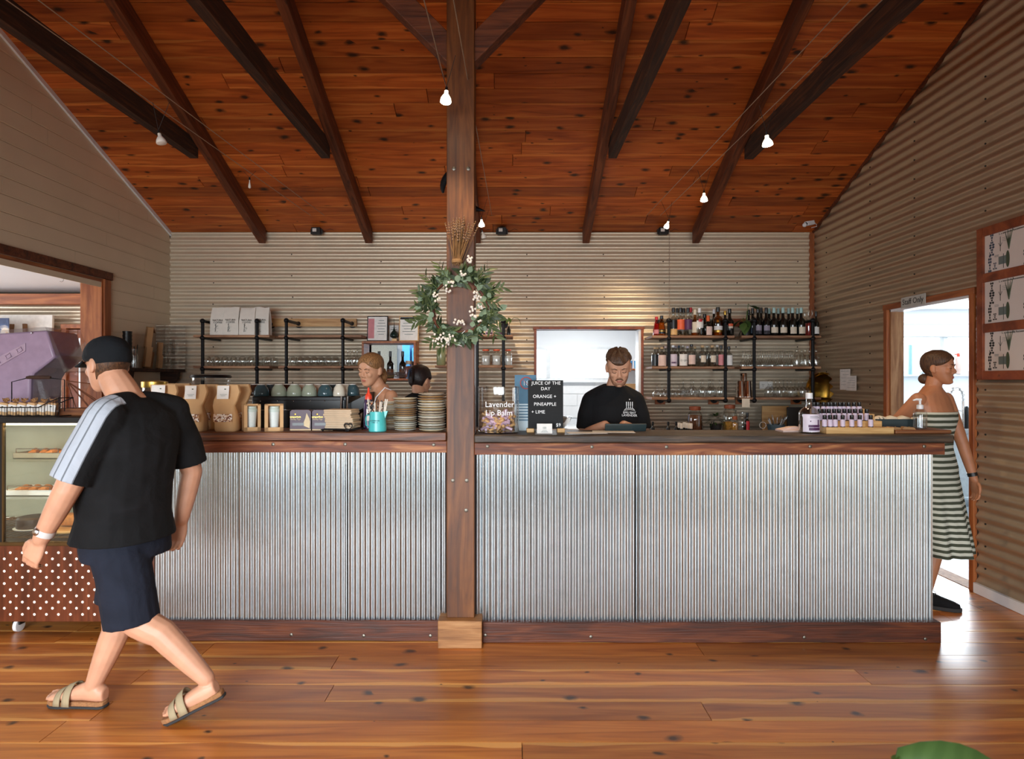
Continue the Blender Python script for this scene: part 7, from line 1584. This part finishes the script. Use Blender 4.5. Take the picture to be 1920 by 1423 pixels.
# ---------------------------------------------------------------- on top of and inside the display cabinet
plain('purple_plastic', srgb(160, 136, 158), .38); plain('purple_light', srgb(176, 152, 170), .35)
YP = 4.02
def pp(x, y, Y=YP): p = P(x, y, Y); return (p.x, p.z-KZ)
sb = thing('scoop_bin', 'large purple plastic scoop bin with clear mouth on the display cabinet', 'bin', (0, YP, KZ))
body = [pp(-40, 775), pp(82, 775), pp(83, 712), pp(90, 700), pp(104, 690), pp(128, 671), pp(113, 622), pp(20, 628), pp(-40, 655)]
lowz = min(q[1] for q in body); body = [(x, max(z, .0)) for x, z in body]
MB().prism(body, -.12, .16, 1).build('hopper', 'purple_plastic', sb, bevel=.012)
a_, b_ = V((*pp(0, 706), 0)), V((*pp(79, 648), 0))
up = MB(); P0, P1 = pp(-10, 710), pp(76, 660); P2, P3 = pp(76, 645), pp(-10, 690)
up.prism([P0, P1, P2, P3], -.127, -.119, 1); up.build('raised_panel', 'purple_light', sb, bevel=.003)
for q in range(4):
    t_ = .10+q*.235; c0 = V(P0).lerp(V(P1), t_+.08).lerp(V(P3).lerp(V(P2), t_+.08), .5); ang = math.atan2(P1[1]-P0[1], P1[0]-P0[0]); l = MB(); l.m = Matrix.Translation((c0.x, -.130, c0.y)) @ Matrix.Rotation(-ang, 4, 'Y')
    l.box((-.018, -.004, -.014), (.018, .004, -.009)).box((-.018, -.004, .009), (.018, .004, .014)).box((-.018, -.004, -.014), (-.013, .004, .014)).box((.013, -.004, -.014), (.018, .004, .014)); l.build('louvre', 'purple_light', sb, bevel=.001)
MB().prism([pp(85, 770), pp(120, 770), pp(150, 696), pp(136, 668), pp(128, 671), pp(104, 690), pp(90, 702), pp(84, 715)], -.10, .14, 1).build('clear_mouth', 'clear_plastic', sb)
MB().prism([pp(112, 617), pp(118, 617), pp(151, 696), pp(146, 699)], -.125, .165, 1).build('clear_flap', 'clear_plastic', sb)
MB().prism([pp(15, 623), pp(112, 616), pp(114, 622), pp(20, 629), pp(-40, 660), pp(-40, 652)], -.125, .165, 1).build('lid', 'clear_plastic', sb)
for (x, y) in ((8, 629), (88, 627)): p = pp(x, y); MB().sphere((p[0], -.128, p[1]), .006, 8, 6).build('stud', 'steel', sb)
# wire basket of wrapped soaps
YK = 3.70
bk = thing('wire_basket', 'black wire basket with wooden handle on the display cabinet', 'basket', (0, YK, KZ)); kx0, kx1 = (-34-CX)*YK/F, (124-CX)*YK/F; bh_, dk = .055, .12
b = MB()
for y in (-dk/2, dk/2): b.tube([(kx0, y, bh_), (kx1-.12, y, bh_), (kx1-.06, y, bh_+.03), (kx1, y, bh_+.055)], .003, 6); b.tube([(kx0, y, .004), (kx1, y, .004)], .003, 6)
for x, h in ((kx0, bh_), (kx1, bh_+.055)): b.tube([(x, -dk/2, h), (x, dk/2, h)], .003, 6); b.tube([(x, -dk/2, .004), (x, dk/2, .004)], .003, 6)
b.build('rim', 'black_iron', bk)
b = MB(); nw = 30
for i in range(nw+1):
    x = kx0+(kx1-kx0)*i/nw; h = bh_ if x < kx1-.12 else bh_+.055*(x-(kx1-.12))/.12
    for y in (-dk/2, dk/2): b.tube([(x, y, .004), (x, y, h)], .0017, 4)
b = b.build('upright_wires', 'black_iron', bk); b['kind'] = 'stuff'
hp_ = [pp(22, 771, YK), pp(22, 716, YK), pp(50, 709, YK), pp(95, 709, YK), pp(121, 712, YK), pp(121, 771, YK)]
MB().tube([(x, 0, max(z, .005)) for x, z in hp_], .003, 6).build('handle_wire', 'black_iron', bk); g0, g1 = pp(50, 708, YK), pp(95, 708, YK); MB().tube([(g0[0], 0, g0[1]), (g0[0]+.02, 0, g0[1]+.002), (g1[0]-.02, 0, g1[1]+.002), (g1[0], 0, g1[1])], [.008, .011, .011, .008], 10).build('handle_grip', 'dark_rough_wood', bk)
for i, x in enumerate((-12, 8, 26, 43, 61, 80, 96)):
    p = V(((x-CX)*3.69/F, 3.69, KZ+.008)); t_ = thing('soap_packet', 'kraft wrapped soap with white band in the wire basket, %s from the frame edge' % ORD[i], 'packet', p, R.uniform(-.2, .2), 'wrapped soaps in the wire basket')
    b = MB(); b.m = Matrix.Rotation(.16+R.uniform(-.05, .05), 4, 'Y'); b.box((-.024, -.02, 0), (.024, .02, .075)); o = b.build('wrapper', 'kraft', t_, bevel=.005)
    b = MB(); b.m = Matrix.Rotation(.16, 4, 'Y'); b.box((-.0252, -.0212, .022), (.0252, .0212, .062)); w2 = b.build('white_band', 'paper_white', t_); MB().sphere((.008, -.0215, .050), 1, 6, 4, (.007, .001, .003)).build('leaf_mark', 'ink_green', w2)
    b = MB(); n = 10
    for k in range(n): a = 2*PI*k/n; b.add([(.012, 0, .074), (.012+.02*math.cos(a), .016*math.sin(a), .095+R.uniform(-.006, .01)), (.012+.02*math.cos(a+.8), .016*math.sin(a+.8), .090+R.uniform(-.008, .008))], [(0, 1, 2)])
    o = b.build('twisted_top', 'kraft_dark', t_, smooth=0); so = o.modifiers.new('thick', 'SOLIDIFY'); so.thickness = .002
# twig stand and board right of the basket
t_ = thing('twig_stand', 'small tepee of brown twigs on a wooden block beside the basket', 'stand', P(155, 775, 3.80)); t_.location.z = KZ
MB().box((-.12, -.06, 0), (.10, .07, .045)).build('block', 'counter_wood', t_, bevel=.004)
top = V((P(125, 716, 3.8).x-t_.location.x, 0, H-(714-CY)*3.8/F-KZ))
for q, e in enumerate(((-.02, -.03), (.02, .03), (.06, -.02), (.10, .05), (.16, 0))): MB().tube([top, V((e[0], e[1], .045))], .0035, 5).build('twig', 'rafter_wood', t_)
MB().tube([top, V((.15, 0, top.z-.03))], .003, 5).build('twig', 'rafter_wood', t_)
# food on the cabinet shelves
plain('crust', srgb(176, 108, 48), .6, var=.3, scale=60); plain('tray_grey', srgb(150, 150, 140), .4, .4)
def cz(x, y, z): return (x, KY0+y, z)
for i, (x, y, z, lab) in enumerate(((-2.93, .33, .992, 'long grey tray on the upper shelf of the display cabinet'), (-2.96, .30, .767, 'white tray on the middle shelf of the display cabinet'), (-2.58, .32, .767, 'second white tray on the middle shelf, behind the walking man'))):
    t_ = thing('food_tray', lab, 'tray', cz(x, y, z)); b = MB(); b.box((-.15, -.1, 0), (.15, .1, .006)).box((-.15, -.1, 0), (.15, -.094, .035)).box((-.15, .094, 0), (.15, .1, .035)).box((-.15, -.1, 0), (-.144, .1, .035)).box((.144, -.1, 0), (.15, .1, .035)); b.build('tray', 'tray_grey' if i == 0 else 'white_gloss', t_, bevel=.002)
    MB().tube([(-.13, -.1, .035), (-.13, -.1, .06), (.13, -.1, .06), (.13, -.1, .035)], .003, 6).build('rail', 'steel', t_)
    for q in range(4):
        c_ = thing('pastry', 'golden pastry on the %s, %s from the frame edge' % (('upper grey tray', 'middle white tray', 'hidden white tray')[i], ORD[q]), 'pastry', cz(x-.1+q*.065, y, z+.007), R.uniform(-.5, .5), 'pastries in the display cabinet')
        b = MB(); b.tube([(-.01, -.05, .018), (.008, -.03, .022), (.012, 0, .026), (.008, .03, .022), (-.01, .05, .018)], [.010, .018, .023, .018, .010], 10); b.build('crust', 'crust', c_)
t_ = thing('round_board', 'round wooden board with a golden loaf at the bottom of the cabinet', 'board', cz(-2.70, .25, .557)); MB().lathe([(.14, 0), (.145, .008), (.14, .016), (.001, .016)], 28).build('board', 'pale_pine', t_)
c_ = thing('loaf', 'golden loaf cake on the round board in the cabinet', 'cake', cz(-2.70, .25, .574)); b = MB(); rings(b, [((-.09, 0, .03), V((0, .035, 0)), V((0, 0, .028))), ((-.05, 0, .04), V((0, .05, 0)), V((0, 0, .04))), ((.05, 0, .04), V((0, .05, 0)), V((0, 0, .04))), ((.09, 0, .03), V((0, .035, 0)), V((0, 0, .028)))], 14); b.build('crust', 'crust', c_)
t_ = thing('cake_dome', 'dark round cake on the cabinet floor near its left end', 'cake', cz(-2.99, .28, .557)); MB().lathe([(.085, 0), (.09, .01), (.088, .06), (.075, .07), (.001, .07)], 24).build('cake', plain('choc', srgb(46, 30, 22), .5).m, t_); MB().lathe([(.10, -.002), (.105, .003), (.10, .004), (.001, .003)], 24).build('plate', 'white_gloss', t_)
# ---------------------------------------------------------------- wall shelf things by the left corner
zt_ = H-(692-CY)*6.35/F
def ws(x, Y): return V(((x-CX)*Y/F, Y, zt_))
t_ = thing('takeaway_box', 'open kraft takeaway box leaning on the wall shelf, taller one', 'box', V((XL+.07, 6.10, zt_)), 0); b = MB(); b.m = Matrix.Rotation(-.22, 4, 'X') @ Matrix.Rotation(.45, 4, 'Z')
b.box((-.01, -.10, 0), (.01, .10, .20)).box((-.01, -.10, 0), (.06, -.094, .20)).box((-.01, .094, 0), (.06, .10, .20)); b.build('base', 'kraft_dark', t_); b = MB(); b.m = Matrix.Rotation(-.22, 4, 'X') @ Matrix.Rotation(.45, 4, 'Z'); b.box((-.02, -.10, .20), (-.005, .10, .40)).box((-.02, -.10, .20), (.045, -.094, .40)).box((-.02, -.10, .394), (.045, .10, .40)); b.build('lid', 'kraft_dark', t_)
t_ = thing('takeaway_box', 'open kraft takeaway box on the wall shelf, shorter one in front of the corner', 'box', V((XL+.09, 6.30, zt_)), 0); b = MB(); b.m = Matrix.Rotation(-.15, 4, 'X') @ Matrix.Rotation(.35, 4, 'Z')
b.box((-.01, -.07, 0), (.01, .07, .13)).box((-.01, -.07, 0), (.05, -.065, .13)); b.build('base', 'kraft_dark', t_); b = MB(); b.m = Matrix.Rotation(-.15, 4, 'X') @ Matrix.Rotation(.35, 4, 'Z'); b.box((-.015, -.07, .13), (-.0, .07, .26)).box((-.015, -.07, .13), (.04, -.065, .26)); b.build('lid', 'kraft_dark', t_)
t_ = thing('acrylic_stand', 'clear acrylic cup dispenser standing on the wall shelf in the corner', 'stand', V((XL+.11, 6.50, zt_))); h = .46
for (a_, b2) in (((-.10, -.10, 0), (-.096, .10, h)), ((.096, -.10, 0), (.10, .10, h)), ((-.10, .096, 0), (.10, .10, h)), ((-.10, -.10, 0), (.10, .10, .005)), ((-.10, -.10, .16), (.10, .10, .165)), ((-.002, -.10, 0), (.002, .10, h))): MB().box(a_, b2).build('sheet', 'clear_plastic', t_)
for i in range(2):
    t_ = thing('plastic_cup', 'clear plastic cup inside the acrylic dispenser, %s one' % ('lower' if i == 0 else 'upper'), 'cup', V((XL+.16, 6.48, zt_+.006+.161*i)), 0); MB().lathe([(.03, 0), (.042, .11), (.041, .11), (.029, .003), (.001, .003)], 14).build('cup', 'clear_glass', t_)
for i, (Y, h, m, lab) in enumerate(((5.80, .36, 'cap_black_gloss', 'stack of black takeaway cups on the wall shelf behind the cap'), (5.89, .24, 'black_plastic', 'pot of black straws on the wall shelf behind the cap'))):
    t_ = thing('cup_stack' if i == 0 else 'straw_pot', lab, 'cups' if i == 0 else 'pot', V((XL+.09, Y, zt_)))
    if i == 0:
        for q in range(8): MB().lathe([(.030, q*.034), (.040, q*.034+.10), (.041, q*.034+.104), (.028, q*.034+.004)], 14).build('cup', m, t_)
    else:
        MB().lathe([(.036, 0), (.040, .12), (.037, .12), (.034, .006), (.001, .006)], 14).build('pot', 'clear_glass', t_)
        for q in range(14): a = R.uniform(0, 6.28); MB().tube([(.02*math.cos(a), .02*math.sin(a), .008), (.035*math.cos(a), .035*math.sin(a), .20+R.uniform(-.02, .03))], .0035, 6).build('straw', m, t_)
jar(V((XL+.15, 5.80, zt_)), .036, .16, 'clear_plastic', None, 'empty glass jar on the wall shelf beside the takeaway boxes')
# ---------------------------------------------------------------- side room: beams, door, painting
tag(MB().box((-7.5, 6.50, 2.265), (XL-.19, 6.68, 2.375)).build('wall_beam', 'trim_wood_x', bevel=.004), 'orange timber beam over the corrugated wall of the side room', 'beam')
b = MB(); b.prism([(6.50, zs0(6.5)-.115), (2.2, zs0(2.2)-.115), (2.2, zs0(2.2)+.0), (6.50, zs0(6.5)+.0)], -.035, .035, 0); o = b.build('side_room_rafter', 'trim_wood', bevel=.004); o.location = (-4.10, 0, 0); tag(o, 'orange timber rafter sloping under the white side room ceiling', 'beam')
dr = setting('door_1', (0, 6.62, 0)); dx0, dx1 = -4.76, -3.95
for (x0_, x1_, z0_, z1_) in ((dx0, dx0+.05, 0, 2.02), (dx1-.05, dx1, 0, 2.02), (dx0-.01, dx1+.01, 2.02, 2.065)): MB().box((x0_, -.03, z0_), (x1_, .05, z1_)).build('door_frame', 'trim_wood', dr, bevel=.003)
for (x0_, x1_, z0_, z1_) in ((dx0+.05, dx0+.155, 0, 2.01), (dx1-.155, dx1-.05, 0, 2.01), (dx0+.155, dx1-.155, 1.92, 2.01), (dx0+.155, dx1-.155, 0, .22)): MB().box((x0_, -.005, z0_), (x1_, .035, z1_)).build('door_rail', 'frame_wood', dr, bevel=.003)
MB().box((dx0+.155, .012, .22), (dx1-.155, .018, 1.92)).build('glass_pane', emitter('daylit_pane', (.95, .98, 1), 1.6).m, dr)
t_ = thing('painting', 'white framed landscape painting standing in the side room', 'painting', (P(20, 620, 6.45).x, 6.45, 0)); pz0, pz1 = 1.90, H-(588-CY)*6.45/F
b = MB(); b.m = Matrix.Rotation(-.05, 4, 'X'); b.box((-.62, -.01, pz0-.35), (.36, .02, pz1)); b.build('mount', 'paper_white', t_, bevel=.003)
t = NT('landscape'); sp_ = t.n('SeparateXYZ'); t.l(t.n('TexCoord').outputs['Object'], sp_.inputs[0]); nz_ = t.noise(t.coords((1, 1, 1), False), 11, 5, .8)
hgt = t.math('ADD', t.math('MULTIPLY', t.math('SUBTRACT', sp_.outputs[2], 1.78), 3.2), t.math('MULTIPLY', t.math('SUBTRACT', nz_, .5), 1.4)); t.set(color=t.ramp(hgt, [(.05, srgb(84, 52, 30)), (.2, srgb(214, 130, 38)), (.36, srgb(206, 156, 84)), (.5, srgb(222, 210, 196)), (.7, srgb(62, 82, 124)), (.95, srgb(40, 54, 92))]), rough=.6)
b = MB(); b.box((-.60, .012, pz0-.3), (.06, .018, pz1-.055)); o = b.build('picture', 'landscape', t_); o.location = (0, -.11, 0)
plain('easel_wood', srgb(120, 84, 54), .6)
b = MB(); b.bar((-.3, .03, 0), (-.2, .06, pz1-.1), .03); b.bar((.2, .03, 0), (.1, .06, pz1-.1), .03); b.bar((-.12, .18, 0), (-.05, .08, pz1-.1), .03); b.bar((-.45, -.02, pz0-.37), (.3, -.02, pz0-.37), .03); b.build('easel', 'easel_wood', t_)
# ---------------------------------------------------------------- kitchen things seen through hatch, pass-through and staff door
kb = thing('kitchen_bench', 'steel kitchen bench seen through the serving hatch', 'bench', (0, 7.6, 0)); MB().box((-2.3, 0, .86), (1.3, .55, .90)).build('top', 'steel', kb, bevel=.003)
for x in (-2.2, -.6, .5, 1.2): MB().box((x, .05, 0), (x+.04, .5, .86)).build('leg', 'steel', kb)
t_ = thing('mixing_bowl', 'steel mixing bowl in the serving hatch behind the letter board', 'bowl', P(1047, 786, 6.95)); t_.location.z = .94
MB().lathe([(.05, 0), (.07, .006), (.13, .07), (.15, .125), (.155, .127), (.147, .125), (.126, .072), (.06, .01), (.001, .008)], 28).build('bowl', 'steel', t_)
hs_ = thing('hatch_ledge', 'white ledge inside the serving hatch', 'ledge', (0, 6.83, .90)); MB().box((HX0, 0, 0), (HX1, .30, .04)).build('ledge', 'kitchen_white', hs_); MB().box((HX0, .26, -.9), (HX1, .3, 0)).build('panel', 'kitchen_white', hs_)
sh_ = thing('kitchen_shelf', 'timber shelf in the hatch corner behind the barman', 'shelf', (1.33, 8.6, 1.63)); MB().box((.1, 0, -.02), (.8, .495, 0)).build('board', 'trim_wood', sh_)
for i in range(3):
    t_ = thing('blue_tub', 'blue lidded tub on the kitchen shelf in the hatch, %s from the barman' % ORD[i], 'tub', (1.50+i*.13, 8.72, 1.63), 0, 'blue kitchen tubs'); MB().lathe([(.05, 0), (.055, .11), (.05, .11)], 14).build('tub', plain('tub_blue', srgb(70, 150, 206), .4).m if i == 0 else 'tub_blue', t_); MB().lathe([(.056, .11), (.056, .125), (.04, .15), (.001, .15)], 14).build('lid', 'white_gloss', t_); MB().arc([(.0556, .04), (.0556, .08)], -2.2, -.9).build('label_strip', 'ink', t_)
t_ = thing('cardboard_box', 'brown cardboard box in the hatch below the kitchen shelf', 'box', (1.62, 8.6, 1.20)); MB().box((-.1, 0, 0), (.2, .25, .22)).build('box', 'kraft_dark', t_, bevel=.003); MB().box((-.101, -.001, .1), (.201, .0, .13)).build('tape', 'kraft', t_)
t_ = thing('kitchen_crate_stand', 'white cupboard under the cardboard box in the kitchen', 'cupboard', (1.62, 8.6, 0)); MB().box((-.3, -.0, 0), (.4, .45, 1.2)).build('carcass', 'kitchen_white', t_, bevel=.003); MB().box((-.29, -.015, .02), (.05, .0, 1.18)).build('door', 'white_gloss', t_, bevel=.002)
# blue door and white cupboards visible in the pass-through
t_ = thing('blue_cabinet', 'bright blue kitchen cabinet glimpsed through the box shelf', 'cabinet', (-1.46, 8.3, 0)); MB().box((-.0, 0, 0), (.10, .5, 2.3)).build('carcass', 'tub_blue', t_, bevel=.004); MB().box((.13, 0, 0), (.45, .5, 1.9)).build('door', 'tub_blue', t_, bevel=.004); MB().box((.13, -.01, 1.62), (.45, 0, 1.68)).build('rail', 'white_gloss', t_)
t_ = thing('grey_splashback', 'grey speckled panel glimpsed behind the box shelf bottles', 'panel', (-2.1, 8.9, 0)); MB().box((-.2, 0, 1.55), (.46, .03, 2.0)).build('panel', plain('speckle', srgb(172, 172, 160), .5, var=.2, scale=80).m, t_); MB().box((-.2, .005, .0), (.46, .03, 1.55)).build('backing', 'kitchen_white', t_)
# staff door: sink bench with spring spray tap, bottles on the sill
sk = thing('sink_bench', 'steel sink bench seen through the staff doorway', 'bench', (0, 7.3, 0)); MB().box((4.3, 0, .84), (7.2, .7, .90)).build('top', 'steel', sk, bevel=.004); MB().box((4.3, .03, .1), (7.2, .7, .84)).build('front_panel', 'aluminium', sk)
tp = thing('spray_tap', 'chrome spring spray tap over the sink in the staff doorway', 'tap', (P(1806, 790, 7.5).x, 7.5, .90)); MB().tube([(0, 0, 0), (0, 0, .32)], .014, 10).build('riser', 'chrome', tp)
pts = [V((0, 0, .32)), V((-.01, 0, .42)), V((-.06, 0, .49)), V((-.12, 0, .48)), V((-.15, 0, .40)), V((-.16, 0, .28)), V((-.16, 0, .16))]
sp2 = []; 
for i in range(len(pts)-1):
    for k in range(12): sp2.append(pts[i].lerp(pts[i+1], k/12))
hl = MB(); hel = [q+V((0, .020*math.cos(j*1.0), .0))+V((.020*math.sin(j*1.0), 0, 0)) for j, q in enumerate(sp2)]; hl.tube(hel, .005, 6); hl.build('spring', 'chrome', tp); MB().tube(pts, .009, 8).build('hose', 'white_gloss', tp); MB().lathe([(.016, .06), (.02, .14), (.012, .18)], 12, (-.16, 0, 0)).build('spray_head', 'black_plastic', tp); MB().tube([(0, 0, .20), (-.16, 0, .22)], .006, 8).build('holder_arm', 'chrome', tp); MB().lathe([(.026, 0), (.03, .10), (.022, .24), (.014, .26)], 14, (.04, .0, 0)).build('handle', 'black_plastic', tp)
for i, (x, z0, h, m, cap, lab) in enumerate(((1737, 1.56, .17, 'white_gloss', 'squeeze_red', 'spray bottle with red trigger on the kitchen sill behind the stepping woman'), (1797, 1.56, .30, 'rose_label', 'squeeze_red', 'tall pink bottle with red cap on the kitchen sill'), (1785, 1.56, .24, 'white_gloss', 'squeeze_red', 'white bottle with red pump on the kitchen sill'))):
    Y = 9.04; t_ = thing('cleaner_bottle', lab, 'bottle', ((x-CX)*Y/F, Y, z0), 0, 'bottles on the kitchen sill'); MB().lathe([(.035, 0), (.038, .01), (.036, h*.7), (.015, h*.85)], 14).build('body', m, t_); MB().lathe([(.016, h*.84), (.02, h*.86), (.016, h), (.001, h)], 12).build('cap', cap, t_); MB().bar((0, 0, h*.96), (-.05, 0, h*.94), .014).build('nozzle', cap, t_)
t_ = thing('blue_towel', 'blue roll hanging beside the kitchen window', 'towel', ((1704-CX)*8.9/F, 8.9, 1.55)); MB().tube([(0, 0, 0), (0, 0, .42)], .05, 14).build('roll', plain('pale_blue', srgb(150, 196, 222), .6).m, t_); MB().tube([(0, 0, .42), (0, 0, .5)], .03, 10).build('core', 'white_gloss', t_); MB().bar((0, 0, .47), (0, .20, .47), .02).build('bracket', 'steel', t_)
bl = thing('roller_blind', 'white roller blind above the kitchen window', 'blind', (0, 9.02, 0)); MB().box((4.5, 0, 2.10), (6.95, .02, 2.28)).build('fabric', 'kitchen_white', bl); MB().tube([(4.5, .01, 2.30), (6.95, .01, 2.30)], .03, 10).build('roller', 'white_gloss', bl)
# ---------------------------------------------------------------- big leaf close to the viewer
fp = thing('foreground_plant', 'broad green plant leaf rising into the near corner', 'plant', (.92, 1.20, 0)); t = NT('near_leaf'); w_ = t.n('TexWave'); w_.inputs['Scale'].default_value = 9; w_.inputs['Distortion'].default_value = 1.5; t.l(t.coords((1, 4, 1), False), w_.inputs['Vector'])
t.set(color=t.ramp(w_.outputs[0], [(.2, srgb(62, 86, 42)), (.8, srgb(68, 92, 46))]), rough=.35)
MB().lathe([(.12, 0), (.15, .26), (.155, .27), (.14, .27), (.13, .22), (.001, .22)], 24).build('pot', 'black_plastic', fp)
nl = leaf_mesh(.34, .15, 'near_leaf', .35, 10)
for (x, y, z, rx, ry, rz) in ((-.195, -.02, .765, 1.1, .35, -.25), (.25, .05, .66, .2, .4, 1.2), (-.25, .1, .55, 0, .3, 2.8)):
    o = link_mesh('leaf', nl, fp, (x, y, z), (rx, ry, rz)); so = o.modifiers.new('thick', 'SOLIDIFY'); so.thickness = .002; MB().tube([(0, 0, .22), (x*.3, y*.3, .45), (x, y, z)], .008, 8).build('stem', 'leaf_mid', fp)
